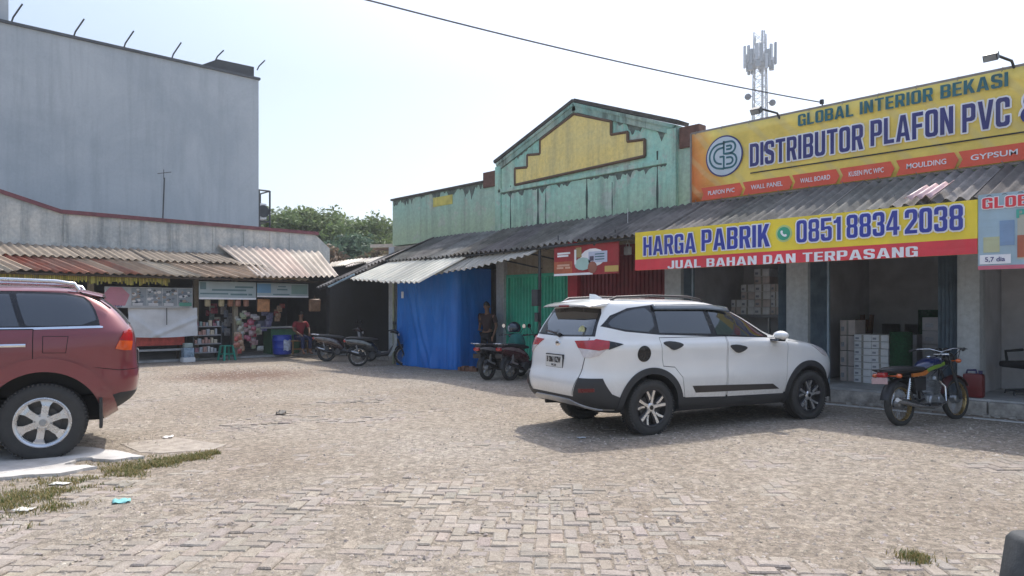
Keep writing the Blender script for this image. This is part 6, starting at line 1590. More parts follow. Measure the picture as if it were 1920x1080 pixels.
mb = MB(); mb.lathe([(0, .012), (.03, .012), (.033, 0)], 18, 'z', (.70, 0, .897)); mb.build('fuel_cap', chrome, mc, smooth=40)
lime = pm('lime stripe', (.20, .34, .04), .4, var=.3); orange_ = pm('orange stripe', (.55, .17, .03), .4, var=.3)
for s in (-1, 1):
    mb = MB(); mb.loft([[Vector((x, s*(.128-.02*(x < .55)), z)), Vector((x, s*(.138-.02*(x < .55)), z+.012)), Vector((x, s*(.132-.02*(x < .55)), z+.05)), Vector((x, s*(.122-.02*(x < .55)), z+.05))] for x, z in ((.48, .69), (.58, .725), (.70, .745), (.84, .775))]); mb.build('tank_stripe', lime, mc, smooth=60)
    mb = MB(); mb.prism([(.16, .645), (.42, .655), (.52, .70), (.47, .725), (.36, .70), (.16, .69)], s*.03, 'y', s*.085); mb.build('side_cover', orange_, mc)
    mb = MB(); mb.prism([(.20, .46), (.42, .46), (.44, .64), (.18, .635)], s*.025, 'y', s*.085); mb.build('side_cover', bk_black, mc)
mb = MB(); mb.loft([ring_sec(*q) for q in ((-.27, 0, .07, .74, .025), (-.22, 0, .10, .745, .045), (-.05, 0, .12, .75, .05), (.18, 0, .125, .745, .05), (.36, 0, .115, .735, .045), (.48, 0, .085, .735, .04), (.53, 0, .05, .735, .02))]); mb.build('seat', seatm, mc, smooth=70)
mb = MB(); mb.tube([(.05, -.125, .70), (-.2, -.13, .72), (-.36, -.10, .755), (-.38, 0, .76), (-.36, .10, .755), (-.2, .13, .72), (.05, .125, .70)], .011, 8); mb.build('grab_rail', bk_black, mc, smooth=50)
mb = MB(); mb.bbox((-.36, -.055, .655), (-.27, .055, .725), .018); mb.build('tail_light', lens_red, mc, smooth=50)
mb = MB(); mb.box((-.385, -.11, .575), (-.372, .11, .655)); mb.box((-.37, -.02, .60), (-.30, .02, .66)); mb.build('number_plate', pm('pinkish plate', (.52, .36, .36), .5), mc)
for x, z, ym in ((-.22, .675, .17), (1.06, .83, .19)):
    for s in (-1, 1):
        mb = MB(); mb.tube([(x, 0 if x < 0 else s*.08, z), (x, s*ym*.75, z)], .008, 6); mb.ball((x, s*ym, z), .034, 14, 10, (1.0, 1.2, .85)); mb.build('turn_signal', pm('orange signal lens', (.62, .12, .02), .2, coat=1), mc, smooth=60)
mb = MB()                                                    # engine: cases, finned cylinder, carburettor
mb.bbox((.44, -.11, .21), (.80, .11, .39), .04); mb.lathe([(0, -.135), (.085, -.135), (.10, -.115), (.10, .115), (.085, .135), (0, .135)], 26, 'y', (.56, 0, .30)); mb.lathe([(0, -.125), (.06, -.125), (.072, -.11), (.072, .11), (.06, .125), (0, .125)], 22, 'y', (.73, 0, .30))
for k in range(8):
    d = Vector((.32, 0, .95)).normalized(); c = Vector((.70, 0, .40)) + d*.024*k; w_ = .085 if k < 6 else .075
    mb.box((c.x-.07, -w_, c.z-.007), (c.x+.07, w_, c.z+.007), Matrix.Rotation(R_(18), 3, 'Y'))
mb.tube([(.69, 0, .38), (.77, 0, .62)], .055, 14); mb.tube([(.42, 0, .52), (.64, 0, .55)], .028, 10)
mb.build('engine', bk_eng, mc, smooth=35)
mb = MB(); mb.tube([(.80, -.06, .56), (.88, -.09, .48), (.84, -.12, .28), (.62, -.13, .23), (.30, -.14, .25)], .017, 9); mb.tube([(.32, -.14, .25), (.22, -.15, .27), (-.22, -.16, .36), (-.27, -.16, .37)], [.02, .038, .042, .03], 12); mb.build('exhaust', chrome, mc, smooth=50)
mb = MB(); mb.tube([(.02, .09, .335), (.46, .09, .36)], .014, 6); mb.tube([(.02, .09, .25), (.46, .09, .25)], .014, 6); mb.build('chain_case', bk_black, mc)
mb = MB(); mb.tube([(.45, -.25, .27), (.45, .25, .27)], .012, 8); mb.tube([(.45, .12, .27), (.52, .22, .02)], .011, 8); mb.bbox((.41, -.27, .26), (.49, -.17, .295), .01); mb.bbox((.41, .17, .26), (.49, .27, .295), .01); mb.build('footrest', bk_black, mc)
mb = MB(); mb.tube([(.90, .36, .985), (.98, .33, 1.0), (1.01, .16, 1.0), (1.01, 0, .955), (1.01, -.16, 1.0), (.98, -.33, 1.0), (.90, -.36, .985)], .012, 8); mb.bbox((.985, -.11, .905), (1.045, .11, .935), .01); mb.build('handlebar', chrome, mc, smooth=50)
for s in (-1, 1):
    mb = MB(); mb.tube([(.86, s*.375, .978), (.95, s*.345, .995)], .018, 9); mb.tube([(1.0, s*.31, 1.0), (.92, s*.40, .99)], .006, 6); mb.build('grip', black_rub, mc)
mb = MB(); mb.lathe([(0, .0), (.05, .005), (.085, .05), (.092, .11), (.088, .12)], 24, 'x', (1.03, 0, .86)); mb.build('headlight_shell', bk_black, mc, smooth=50)
mb = MB(); mb.lathe([(0, .03), (.05, .024), (.086, .0)], 24, 'x', (1.15, 0, .86)); mb.build('headlight', lens_clr, mc, smooth=50)
mb = MB()
for s in (-1, 1): mb.tube([(.97, s*.30, 1.0), (1.10, s*.22, .99), (1.13, s*.10, .90), (1.02, s*.05, .74), (.80, s*.05, .62)], .005, 5)
mb.tube([(.97, -.28, 1.0), (1.16, -.16, .95), (1.16, -.09, .75), (1.18, -.07, .36)], .005, 5)
mb.build('control_cables', black_rub, mc)
for s in (-.055, .055):
    mb = MB(); mb.lathe([(0, .0), (.038, .0), (.042, .02), (.036, .06), (0, .065)], 18, 'x', (1.0, s, .975)); mb.build('gauge', bk_black, mc, smooth=50)
mc.location = (-3.43, 10.22, 0); mc.rotation_euler = (R_(-4), 0, R_(90 - 15))

# ---- step-through scooters
eng_d = pm('dark engine casting', (.07, .072, .075), .5, .5, var=.3, scale=14)
def scooter(name, body_col, panel_col, label, loc, ang, bare=False, helmet=None, rack=False):
    r = empty(name, loc, R_(ang), label, 'scooter'); bodym = pm('scooter paint %.3f' % sum(body_col), body_col, .25, coat=1, var=.2); pan = pm('scooter panel %.3f' % sum(panel_col), panel_col, .3, var=.2)
    moto_wheel(r, 0, .275, .085, bk_black if not bare else alloy, cast=not bare); moto_wheel(r, 1.24, .275, .075, bk_black if not bare else alloy, cast=not bare)
    mb = MB(); mb.loft([ring_sec(*q) for q in ((-.38, 0, .05, .72, .03), (-.30, 0, .10, .68, .08), (-.10, 0, .145, .64, .13), (.15, 0, .155, .60, .16), (.38, 0, .135, .50, .17), (.50, 0, .10, .40, .12), (.56, 0, .08, .34, .05))]); mb.build('tail_body', bodym, r, smooth=70)
    for s in (-1, 1):
        mb = MB(); mb.loft([[Vector((x, s*(w_), z0)), Vector((x, s*(w_+.012), (z0+z1)/2)), Vector((x, s*w_, z1)), Vector((x, s*(w_-.02), (z0+z1)/2))] for x, w_, z0, z1 in ((-.34, .08, .69, .73), (-.1, .142, .66, .74), (.12, .152, .62, .70), (.34, .135, .56, .60))]); mb.build('side_stripe', pan, r, smooth=60)
        mb = MB(); mb.tube([(.95, s*.18, 1.0), (.97, s*.27, 1.13)], .007, 6); mb.lathe([(0, 0), (.05, 0), (.055, .012), (.035, .03), (0, .034)], 18, 'x', (.955, s*.29, 1.17)); mb.build('mirror', bk_black, r, smooth=50)
        mb = MB(); mb.lathe([(0, 0), (.046, 0)], 18, 'x', (.951, s*.29, 1.17)); mb.build('mirror_glass', mirror_glass, r)
        mb = MB(); mb.tube([(.84, s*.34, .95), (.93, s*.30, .975)], .017, 8); mb.build('grip', black_rub, r)
        mb = MB(); mb.tube([(1.24, s*.075, .275), (1.12, s*.075, .56), (1.05, s*.05, .74)], .022, 8); mb.build('fork_leg', eng_d, r, smooth=50)
        mb = MB(); mb.tube([(0, s*.10, .275), (-.06, s*.12, .58)], .024, 8); mb.build('shock_absorber', steel, r)
    mb = MB(); mb.loft([ring_sec(*q) for q in ((-.34, 0, .09, .765, .02), (-.2, 0, .125, .775, .04), (.1, 0, .14, .755, .05), (.38, 0, .13, .725, .05), (.52, 0, .09, .71, .03))]); mb.build('seat', seatm, r, smooth=70)
    mb = MB(); mb.loft([[Vector((x, y, z)) for y in (-wd, -wd*.5, 0, wd*.5, wd)] + [Vector((x-.07, y*.8, z)) for y in (wd, 0, -wd)] for x, wd, z in ((.86, .16, .28), (.96, .20, .45), (1.02, .21, .62), (1.03, .17, .78), (1.0, .10, .90))]); mb.build('leg_shield', pan, r, smooth=60)
    mb = MB(); mb.loft([ring_sec(*q) for q in ((.46, 0, .11, .33, .06), (.62, 0, .11, .31, .05), (.80, 0, .12, .34, .07), (.92, 0, .10, .46, .10))]); mb.build('floor_tunnel', bk_black, r, smooth=60)
    mb = MB(); mb.loft([ring_sec(*q) for q in ((.86, 0, .05, .93, .03), (.92, 0, .13, .95, .05), (1.0, 0, .15, .94, .07), (1.07, 0, .09, .90, .05), (1.10, 0, .03, .88, .02))]); mb.tube([(.86, .33, .955), (.95, .20, .97), (.96, 0, .96), (.95, -.20, .97), (.86, -.33, .955)], .013, 7); mb.build('handlebar_cowl', bodym, r, smooth=60)
    mb = MB(); mb.ball((1.08, 0, .86), 1, 16, 10, (.03, .09, .05)); mb.build('headlight', lens_clr, r, smooth=60)
    mb = MB(); mb.bbox((-.40, -.07, .66), (-.33, .07, .73), .02); mb.build('tail_light', lens_red, r, smooth=50)
    mb = MB(); fender(mb, 0, (.32, .275), .06, 50, 178); mb.bbox((-.37, -.10, .50), (-.355, .10, .60), .004); mb.build('rear_fender', bk_black, r, smooth=50)
    mb = MB(); fender(mb, 1.24, (.31, .275), .055, 20, 150); mb.build('front_fender', bodym, r, smooth=50)
    mb = MB(); mb.bbox((.02, .07, .22), (.46, .15, .38), .04); mb.bbox((.30, -.10, .24), (.60, .08, .42), .04); mb.lathe([(0, -.16), (.08, -.16), (.1, -.13), (.1, .0)], 20, 'y', (.36, 0, .3)); mb.build('engine', eng_d, r, smooth=40)
    mb = MB(); mb.tube([(.4, -.1, .26), (.2, -.14, .28), (-.02, -.17, .33), (-.28, -.17, .43)], [.018, .02, .05, .045], 12); mb.build('exhaust', bk_black, r, smooth=50)
    mb = MB(); mb.bbox((-.05, -.225, .34), (-.27, -.215, .44), .003) if False else mb.tube([(-.0, -.215, .37), (-.2, -.215, .43)], .02, 8); mb.build('exhaust_guard', alloy, r)
    if rack:
        mb = MB(); mb.tube([(-.1, .1, .78), (-.42, .11, .82), (-.48, 0, .82), (-.42, -.11, .82), (-.1, -.1, .78)], .011, 7); mb.build('grab_rail', alloy, r, smooth=50)
    return r
grpL = 'scooters'
q = at_g(672, 687); scooter('scooter', (.016, .018, .02), (.24, .26, .26), 'black scooter with grey white leg shield and bare silver wheels next to the blue tarpaulin', (q.x, q.y, 0), 62, True)
q = at_g(612, 678); scooter('scooter', (.03, .01, .012), (.20, .20, .21), 'dark maroon scooter with pale tail stripe parked leftmost in the dark corner bay', (q.x, q.y, 0), 48, False, rack=True)
q = at_g(914, 713); sc1 = scooter('scooter', (.015, .015, .017), (.22, .21, .21), 'dark scooter with pale tail panels with a helmet on it parked beside the blue tarpaulin', (q.x, q.y, 0), 100, False, rack=True)
q = at_g(957, 714); sc2 = scooter('scooter', (.06, .01, .015), (.20, .15, .15), 'dark red scooter half hidden by the white SUV', (q.x, q.y, 0), 95, False, rack=True)
# helmet on the mirror of the dark red scooter
bpy.context.view_layer.update()
m = sc1.matrix_world
hp = m @ Vector((.95, -.02, 1.10)); hl = empty('helmet', hp, R_(30), 'dark helmet with pale visor resting on the handlebar of the scooter beside the tarpaulin', 'helmet')
mb = MB()
def hf(u, v):
    a = 2*math.pi*u; b = R_(-38) + (R_(90)-R_(-38))*v; return Vector((.155*math.cos(a)*math.cos(b), .13*math.sin(a)*math.cos(b), .15*math.sin(b) + .02))
mb.grid(hf, 28, 14); mb.build('shell', pm('dark blue helmet', (.015, .03, .05), .2, coat=1), hl, smooth=80)
mb = MB(); mb.grid(lambda u, v: Vector((-.163*math.cos(-1.0+2.0*u)*math.cos(R_(-25+45*v)), .137*math.sin(-1.0+2.0*u)*math.cos(R_(-25+45*v)), .155*math.sin(R_(-25+45*v))+.02)), 16, 6); mb.build('visor', pm('pale visor', (.35, .40, .45), .08), hl, smooth=80)
# teal jacket over the seat front of the red scooter
mb = MB(); pj = m @ Vector((.78, -.22, .86))
mb.loft([[pj + Vector((rx*math.cos(a) + .02*math.sin(3*a+z*9), ry*math.sin(a), z)) for a in np.linspace(0, 2*math.pi, 18, endpoint=False)] for rx, ry, z in ((.20, .15, -.22), (.21, .16, -.08), (.18, .14, .04), (.13, .10, .12), (.05, .04, .15))])
tag(mb.build('jacket', pm('teal green cloth', (.015, .14, .12), .8, var=.3, scale=8, bmp=.4), smooth=70), 'teal green jacket bundled over the front of the scooter beside the tarpaulin', 'jacket')

# ------------------------------------------------------------------ people
def skin_mesh(joints, edges_, name, mat, parent, sub=2, root=0):
    me = bpy.data.meshes.new(name); me.from_pydata([j[0] for j in joints], edges_, []); o = bpy.data.objects.new(name, me); COL.objects.link(o)
    sm = o.modifiers.new('s', 'SKIN'); sm.use_smooth_shade = True; sb = o.modifiers.new('b', 'SUBSURF'); sb.levels = sub; sb.render_levels = sub
    for k, d in enumerate(me.skin_vertices[0].data):
        rr = joints[k][1]; d.radius = rr if isinstance(rr, tuple) else (rr, rr); d.use_root = (k == root)
    bpy.context.view_layer.update()
    m2 = bpy.data.meshes.new_from_object(o.evaluated_get(bpy.context.evaluated_depsgraph_get())); bpy.data.objects.remove(o); m2.name = name
    m2.materials.clear(); m2.polygons.foreach_set('use_smooth', [True]*len(m2.polygons))
    return link(name, m2, mat, parent)
skin_m = pm('brown skin', (.23, .12, .075), .6, var=.15)
hair_m = pm('black hair', (.012, .011, .010), .6, var=.3, scale=30)
def person(root, J, shirt, trousers, face=Vector((1, 0, 0))):
    """J: joint name -> position (root space). One continuous skin body with fingers; hair and clothes are its children"""
    P = {k: Vector(v) for k, v in J.items()}; V = []; E = []; ix = {}
    def jt(n, p, r): ix[n] = len(V); V.append((tuple(p), r)); return ix[n]
    for n, r in (('pelvis', (.13, .10)), ('waist', (.12, .09)), ('chest', (.15, .105)), ('neck0', .062), ('neck', .055)): jt(n, P[n], r)
    h = P['head']; up = (h - P['neck']).normalized()
    for n, k, r in (('jaw', -.055, (.062, .070)), ('head', .01, (.076, .090)), ('crown', .08, (.066, .078))): jt(n, h + up*k, r)
    E += [(ix[a], ix[b]) for a, b in zip(('pelvis', 'waist', 'chest', 'neck0', 'neck', 'jaw', 'head'), ('waist', 'chest', 'neck0', 'neck', 'jaw', 'head', 'crown'))]
    for s in ('l', 'r'):
        for n, r in (('sh', .055), ('el', .040), ('wr', .026), ('hand', (.036, .018))): jt(s+n, P[s+n], r)
        E += [(ix['chest'], ix[s+'sh']), (ix[s+'sh'], ix[s+'el']), (ix[s+'el'], ix[s+'wr']), (ix[s+'wr'], ix[s+'hand'])]
        d = (P[s+'hand']-P[s+'wr']).normalized(); side = d.cross(Vector((0, 0, 1))); side = side.normalized() if side.length > .1 else Vector((0, 1, 0)); cur = side.cross(d).normalized()
        for k, (t, L) in enumerate(((-.027, .062), (-.009, .074), (.009, .070), (.027, .054))):
            a = P[s+'hand'] + d*.03 + side*t; b = a + d*L*.5 - cur*.006; c = b + d*L*.45 - cur*.022
            i0, i1, i2 = jt(s+'f%da' % k, a, .009), jt(s+'f%db' % k, b, .0085), jt(s+'f%dc' % k, c, .007); E += [(ix[s+'hand'], i0), (i0, i1), (i1, i2)]
        a = P[s+'hand'] - d*.015 + side*.045; b = a + d*.03 + side*.012 - cur*.01; i0, i1 = jt(s+'ta', a, .011), jt(s+'tb', b, .009); E += [(ix[s+'hand'], i0), (i0, i1)]
        for n, r in (('hip', .085), ('kn', .058), ('an', .040), ('toe', (.042, .026))): jt(s+n, P[s+n], r)
        E += [(ix['pelvis'], ix[s+'hip']), (ix[s+'hip'], ix[s+'kn']), (ix[s+'kn'], ix[s+'an']), (ix[s+'an'], ix[s+'toe'])]
    skin_mesh(V, E, 'body', skin_m, root)
    f = face.normalized(); sd = Vector((0, 0, 1)).cross(f)
    mb = MB(); mb.ball(h + f*.092 - up*.012, .016, 10, 8, (1.1, .8, 1.3)); mb.build('nose', skin_m, root, smooth=60)
    for s in (-1, 1):
        mb = MB(); mb.ball(h + sd*s*.080 - up*.005, .024, 10, 8, (.5, .5, 1.2)); mb.build('ear', skin_m, root, smooth=60)
        mb = MB(); mb.ball(h + f*.080 + sd*s*.032 + up*.018, .011, 10, 8); mb.build('eye', pm('eye', (.05, .04, .04), .2), root, smooth=60)
    mb = MB(); mb.ball(h + f*.078 - up*.052, .02, 10, 6, (.5, 1.2, .35)); mb.build('mouth', pm('lip', (.16, .06, .05), .5), root, smooth=60)
    mb = MB(); c = h + up*.035 - f*.012
    mb.grid(lambda u, v: c + (f*math.cos(6.2832*u)*.098 + sd*math.sin(6.2832*u)*.088)*math.cos(1.5708*v) + up*(.105*math.sin(1.5708*v) - .05*(1-v)*(1 - math.cos(6.2832*u))*.7), 24, 8); mb.build('hair', hair_m, root, smooth=80)
    SV = [(tuple(P['pelvis'] + Vector((0, 0, .02))), (.150, .118)), (tuple(P['waist']), (.142, .112)), (tuple(P['chest']), (.172, .125)), (tuple(P['neck0'] - Vector((0, 0, .035))), (.085, .08))]; SE = [(0, 1), (1, 2), (2, 3)]
    for s in ('l', 'r'):
        k = len(SV); SV += [(tuple(P[s+'sh']), .074), (tuple(P[s+'sh'].lerp(P[s+'el'], .75)), .062)]; SE += [(2, k), (k, k+1)]
    skin_mesh(SV, SE, 'shirt', shirt, root)
    TV = [(tuple(P['pelvis'] - Vector((0, 0, .02))), (.148, .115))]; TE = []
    for s in ('l', 'r'):
        k = len(TV); TV += [(tuple(P[s+'hip']), .100), (tuple(P[s+'kn']), .074), (tuple(P[s+'kn'].lerp(P[s+'an'], .85)), .060)]; TE += [(0, k), (k, k+1), (k+1, k+2)]
    skin_mesh(TV, TE, 'trousers', trousers, root)
# man in red seated on the wooden bench, facing the parking lot
pm_ = empty('person', (-22.1, bn.location.y, .075), 0, 'man in a red shirt and dark blue trousers seated on the wooden bench', 'person')
person(pm_, dict(pelvis=(-.02, 0, .56), waist=(-.02, 0, .72), chest=(.0, 0, .94), neck0=(.02, 0, 1.10), neck=(.03, 0, 1.16), head=(.05, 0, 1.28),
    lsh=(.0, .20, 1.04), lel=(.10, .27, .80), lwr=(.30, .17, .70), lhand=(.37, .14, .66), rsh=(.0, -.20, 1.04), rel=(.08, -.28, .80), rwr=(.28, -.18, .68), rhand=(.35, -.15, .645),
    lhip=(.04, .10, .53), lkn=(.44, .14, .53), lan=(.40, .14, .10), ltoe=(.54, .16, .03), rhip=(.04, -.10, .53), rkn=(.44, -.13, .53), ran=(.46, -.13, .10), rtoe=(.60, -.15, .03)),
    pm('red shirt', (.30, .025, .035), .8, var=.25), pm('navy trousers', (.02, .03, .09), .8), Vector((1, .1, 0)))
# man standing beside the tarpaulin behind the scooters
q = at_y(914, 690, 12.0); pm2 = empty('person', (q.x, 12.0, .0), R_(-70), 'man in dark brown clothes standing against the side of the blue tarpaulin behind the scooters', 'person')
person(pm2, dict(pelvis=(0, 0, .93), waist=(.0, 0, 1.07), chest=(-.01, 0, 1.28), neck0=(.01, 0, 1.45), neck=(.02, 0, 1.50), head=(.04, 0, 1.62),
    lsh=(-.01, .19, 1.39), lel=(-.03, .25, 1.12), lwr=(.08, .22, .90), lhand=(.11, .21, .83), rsh=(-.01, -.19, 1.39), rel=(-.05, -.25, 1.12), rwr=(.14, -.16, 1.02), rhand=(.20, -.11, 1.03),
    lhip=(0, .09, .88), lkn=(.03, .11, .49), lan=(-.01, .12, .09), ltoe=(.13, .14, .03), rhip=(0, -.09, .88), rkn=(.05, -.10, .49), ran=(.04, -.11, .09), rtoe=(.18, -.13, .03)),
    pm('dark brown shirt', (.055, .028, .026), .85, var=.3), pm('black trousers', (.02, .018, .02), .85), Vector((1, 0, 0)))
# ------------------------------------------------------------------ trees beyond the gap
def leaf_mat():
    m, n, l, b = nodes('tree leaf'); at = n.new('ShaderNodeVertexColor'); at.layer_name = 'tint'
    l.new(at.outputs[0], b.inputs['Base Color']); b.inputs['Roughness'].default_value = .55; b.inputs['Specular IOR Level'].default_value = .3
    tr = n.new('ShaderNodeBsdfTranslucent'); l.new(at.outputs[0], tr.inputs[0]); mx = n.new('ShaderNodeMixShader'); mx.inputs[0].default_value = .35
    l.new(b.outputs[0], mx.inputs[1]); l.new(tr.outputs[0], mx.inputs[2]); l.new(mx.outputs[0], n['Material Output'].inputs[0]); return m
lm_ = leaf_mat(); bark = pm('bark', (.12, .09, .07), .9, var=.4, scale=8)
def tree(px, d, ztop, rad, seed, label, hue, nleaf=8000):
    pr = random.Random(seed); p = ray(px)*d; t = empty('tree', (p.x, p.y, 0), 0, label, 'tree', 'trees behind the gap between the buildings')
    mb = MB(); h0 = ztop*.35
    tips = []
    mb.tube([(0, 0, -.1), (.05, .08, h0*.5), (.02, -.05, h0)], [.26, .2, .16], 9)
    for k in range(9):
        a = 6.28*k/9 + pr.random(); e = Vector((math.cos(a)*rad*pr.uniform(.35, .75), math.sin(a)*rad*pr.uniform(.35, .75), ztop*pr.uniform(.55, .85)))
        mb.tube([(.02, -.05, h0*pr.uniform(.75, 1)), (e.x*.5, e.y*.5, (h0+e.z)*.52), e], [.1, .06, .025], 6); tips.append(e)
    mb.build('trunk', bark, t, smooth=60)
    clumps = []
    for k in range(46):
        a = pr.random()*6.28; v = pr.random(); rr = rad*math.sqrt(pr.random()); zz = ztop*(.33 + .62*v)
        rr *= (1 - .55*max(0, v-.45)/.55)
        clumps.append((Vector((rr*math.cos(a), rr*math.sin(a), zz)), pr.uniform(.5, 1.0)*rad*.30, pr.uniform(.8, 1.25)))
    for e in tips: clumps.append((e, rad*.28, pr.uniform(.8, 1.3)))
    mb = MB()
    for i in range(nleaf):
        c, r, k = clumps[pr.randrange(len(clumps))]
        d_ = Vector((pr.gauss(0, 1), pr.gauss(0, 1), pr.gauss(0, .8))).normalized(); q = c + d_*r*pr.random()**.4
        if q.z > ztop*1.02: q.z -= .4
        s = pr.uniform(.10, .21); kk = k*pr.uniform(.75, 1.25)
        mb.tint = (hue[0]*kk, hue[1]*kk, hue[2]*kk)
        u = (d_ + Vector((pr.gauss(0, .6), pr.gauss(0, .6), pr.gauss(0, .6) + .3))).normalized(); a1 = u.orthogonal().normalized(); a2 = u.cross(a1)
        th = pr.random()*6.28; b1 = a1*math.cos(th) + a2*math.sin(th); b2 = u.cross(b1)
        mb.add([q - b1*s, q - b2*s*.45 + u*.03, q + b1*s, q + b2*s*.45 + u*.03], [(0, 1, 2, 3)])
    mb.build('crown', lm_, t, fix=False)
G1, G2, G3 = (.15, .205, .08), (.175, .225, .09), (.10, .155, .10)
tree(520, 44, 7.9, 3.0, 1, 'green tree crown directly right of the tall grey building', G1)
tree(572, 46, 8.0, 3.1, 2, 'second tree from the grey building with light green top', G2)
tree(628, 47, 8.0, 3.2, 3, 'middle tree of the row seen through the gap with olive tint', G2)
tree(682, 45, 7.6, 3.0, 4, 'tree left of the green parapet end with ragged top', G1)
tree(735, 48, 7.4, 2.8, 5, 'tree partly hidden behind the left end of the green parapet', G2)
tree(655, 38, 5.4, 2.3, 6, 'lower blue green tree in front of the taller row', G3, 5000)
tree(590, 36, 4.9, 2.0, 7, 'low brownish dry tree just above the maroon coping', (.19, .135, .09), 3500)
tree(548, 55, 9.2, 3.4, 8, 'taller tree further back near the steel stand', G1, 5000)
tree(705, 36, 4.6, 2.0, 9, 'low dry bush crown above the brown shed roof', (.18, .145, .09), 3500)
tree(600, 56, 9.3, 3.4, 10, 'far tree whose top stands highest between the others', G2, 5000)

# ------------------------------------------------------------------ lattice tower far behind
p = ray(1425)*95; tw = empty('telecom_tower', (p.x, p.y, 0), R_(20), 'tall grey lattice telecom tower with clustered panel antennas beyond the yellow banner', 'tower')
galv = pm('galvanised steel', (.50, .52, .54), .5, .35, var=.15); HT = CAMH + (YH-62)*95/FPX
mb = MB()
for k in range(4):
    a = R_(45 + 90*k); mb.tube([(1.9*math.cos(a), 1.9*math.sin(a), 0), (1.2*math.cos(a), 1.2*math.sin(a), HT*.72), (.95*math.cos(a), .95*math.sin(a), HT)], .085, 6)
zs = np.linspace(0, HT, 27)
for j in range(26):
    def rad_(z): return 1.9 - .7*min(1, z/(HT*.72)) - max(0, z-HT*.72)/(HT*.28)*.25
    for k in range(4):
        a0, a1 = R_(45+90*k), R_(135+90*k); r0, r1 = rad_(zs[j]), rad_(zs[j+1])
        A = Vector((r0*math.cos(a0), r0*math.sin(a0), zs[j])); B_ = Vector((r0*math.cos(a1), r0*math.sin(a1), zs[j])); C_ = Vector((r1*math.cos(a0), r1*math.sin(a0), zs[j+1])); D_ = Vector((r1*math.cos(a1), r1*math.sin(a1), zs[j+1]))
        mb.tube([A, B_], .04, 4); mb.tube([A, D_], .035, 4); mb.tube([B_, C_], .035, 4)
mb.tube([(.3, 0, 0), (.3, 0, HT+.3)], .16, 6)
mb.build('mast', galv, tw)
pr = random.Random(6)
zt = lambda py: CAMH + (YH-py)*95/FPX
for k in range(18):
    a = 2*math.pi*k/18 + pr.uniform(-.1, .1); big = k in (0, 9); r = 1.65 if not big else 2.05; z0 = zt(128) + pr.uniform(-.6, .8)
    if big: a = math.atan2(RT.y, RT.x) - R_(20) + (math.pi if k else 0)
    h = pr.uniform(1.6, 2.6) if not big else 2.9
    mb = MB(); c = Vector((r*math.cos(a), r*math.sin(a), z0)); mb.box((c.x-.2, c.y-.12, c.z), (c.x+.2, c.y+.12, c.z+h), Matrix.Rotation(a+1.57, 3, 'Z'))
    mb.tube([c*1 + Vector((0, 0, .5)), Vector((.8*math.cos(a), .8*math.sin(a), z0+.5))], .05, 5); mb.build('antenna_panel', galv if k % 2 else pm('grey antenna', (.34, .37, .40), .5), tw)
for k in range(8):
    a = 6.28*k/8; mb = MB(); c = Vector((1.45*math.cos(a), 1.45*math.sin(a), zt(118) + pr.uniform(-1.4, .6))); mb.bbox((c.x-.3, c.y-.3, c.z), (c.x+.3, c.y+.3, c.z+.9), .05); mb.build('radio_unit', pm('grey antenna', (.34, .37, .40)), tw)
for px, py in ((1402, 181), (1448, 192)):
    s = (px-1425)/FPX*95; c = Vector((s, 0, 0)); c = Matrix.Rotation(math.atan2(RT.y, RT.x) - R_(20), 3, 'Z') @ c
    mb = MB(); mb.lathe([(0, -.1), (.3, -.06), (.42, .05), (.43, .2), (0, .22)], 18, 'y', (c.x, c.y, zt(py))); mb.tube([(c.x, c.y, zt(py)), (c.x*.6, c.y*.6, zt(py))], .06, 5); mb.build('dish', pm('dark dish', (.14, .15, .17), .6), tw, smooth=40)
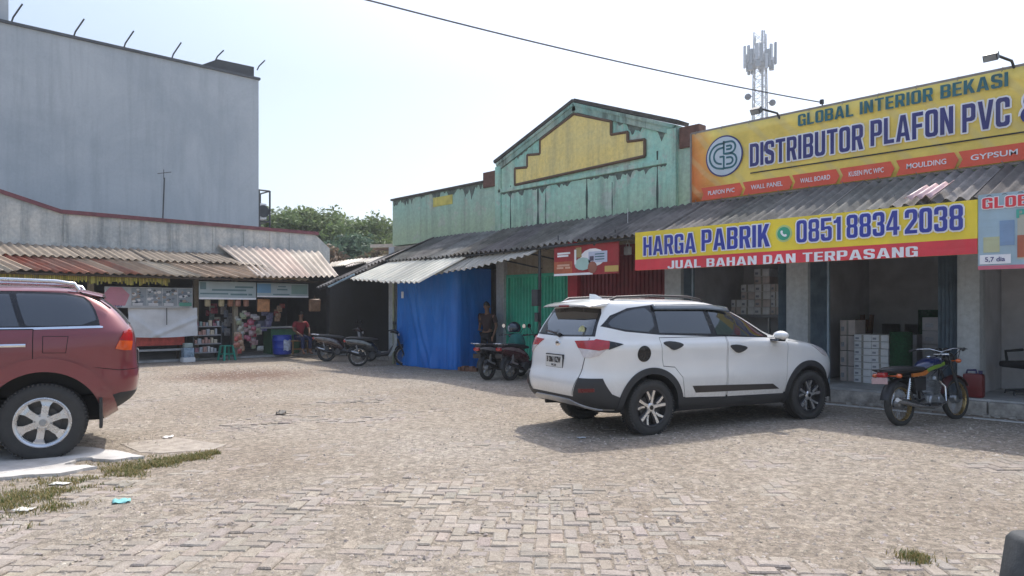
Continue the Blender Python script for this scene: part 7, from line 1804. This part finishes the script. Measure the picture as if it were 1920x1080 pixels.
# ------------------------------------------------------------------ overhead wire
a = at_y(1541, 192, YB); b_ = ray(690)*9 ; b_.z = CAMH + YH*9/FPX
dirv = (b_ - a); pts = []
for k in range(61):
    t = k/60*1.9; q = a + dirv*t; q.z += -.55*4*(t/1.9)*(1-t/1.9)*.5 + .0
    pts.append(q)
# keep the sagging wire through both observed points
t0 = 1/1.9; sag = lambda t: -.55*2*t*(1-t); 
pts = [a + dirv*(k/60*1.9) + Vector((0, 0, sag(k/60) - sag(t0)*min(1, k/60/t0))) for k in range(61)]
mb = MB(); mb.tube(pts, .011, 5); tag(mb.build('overhead_wire', pm('grey cable', (.16, .16, .17), .7)), 'thin overhead cable running from the banner top up across the sky', 'wire')
q = at_y(1541, 192, YB); mb = MB(); mb.tube([(q.x, YB+.1, q.z-.4), (q.x, YB, q.z+.05)], .012, 6); mb.bbox((q.x-.03, YB-.03, q.z-.03), (q.x+.03, YB+.03, q.z+.05), .01); tag(mb.build('cable_bracket', dark_steel), 'small dark bracket on the banner top where the cable ends', 'bracket')
# ------------------------------------------------------------------ dark post in the lower right corner
p = ray(1963)*3.0; bo = empty('bollard', (p.x, p.y, 0), math.atan2(RT.y, RT.x), 'dark grey tapered post cut off by the lower right corner', 'bollard')
zt_ = CAMH - (1006-YH)*3.0/FPX
mb = MB(); mb.loft([[Vector((x, y, z)) for x, y in ((-w_+r, -w_), (w_-r, -w_), (w_, -w_+r), (w_, w_-r), (w_-r, w_), (-w_+r, w_), (-w_, w_-r), (-w_, -w_+r))] for w_, r, z in ((.165, .03, -.02), (.157, .03, .12), (.115, .03, zt_-.025), (.105, .03, zt_-.008), (.09, .03, zt_))]); mb.build('post', pm('dark grey concrete', (.055, .06, .063), .75, var=.45, scale=9, bmp=.3), bo, smooth=40)

# ------------------------------------------------------------------ hazy air
mb = MB(); mb.box((-365, -365, -1.05), (365, 365, 41))
hz, n, l, b = nodes('hazy air'); n.remove(b)
pv = n.new('ShaderNodeVolumePrincipled'); pv.inputs['Color'].default_value = (.86, .91, .96, 1); pv.inputs['Density'].default_value = .0011; pv.inputs['Anisotropy'].default_value = .3
l.new(pv.outputs[0], n['Material Output'].inputs['Volume'])
tag(mb.build('haze', hz), 'thin pale haze in the air over the whole parking lot', 'haze', kind='stuff')
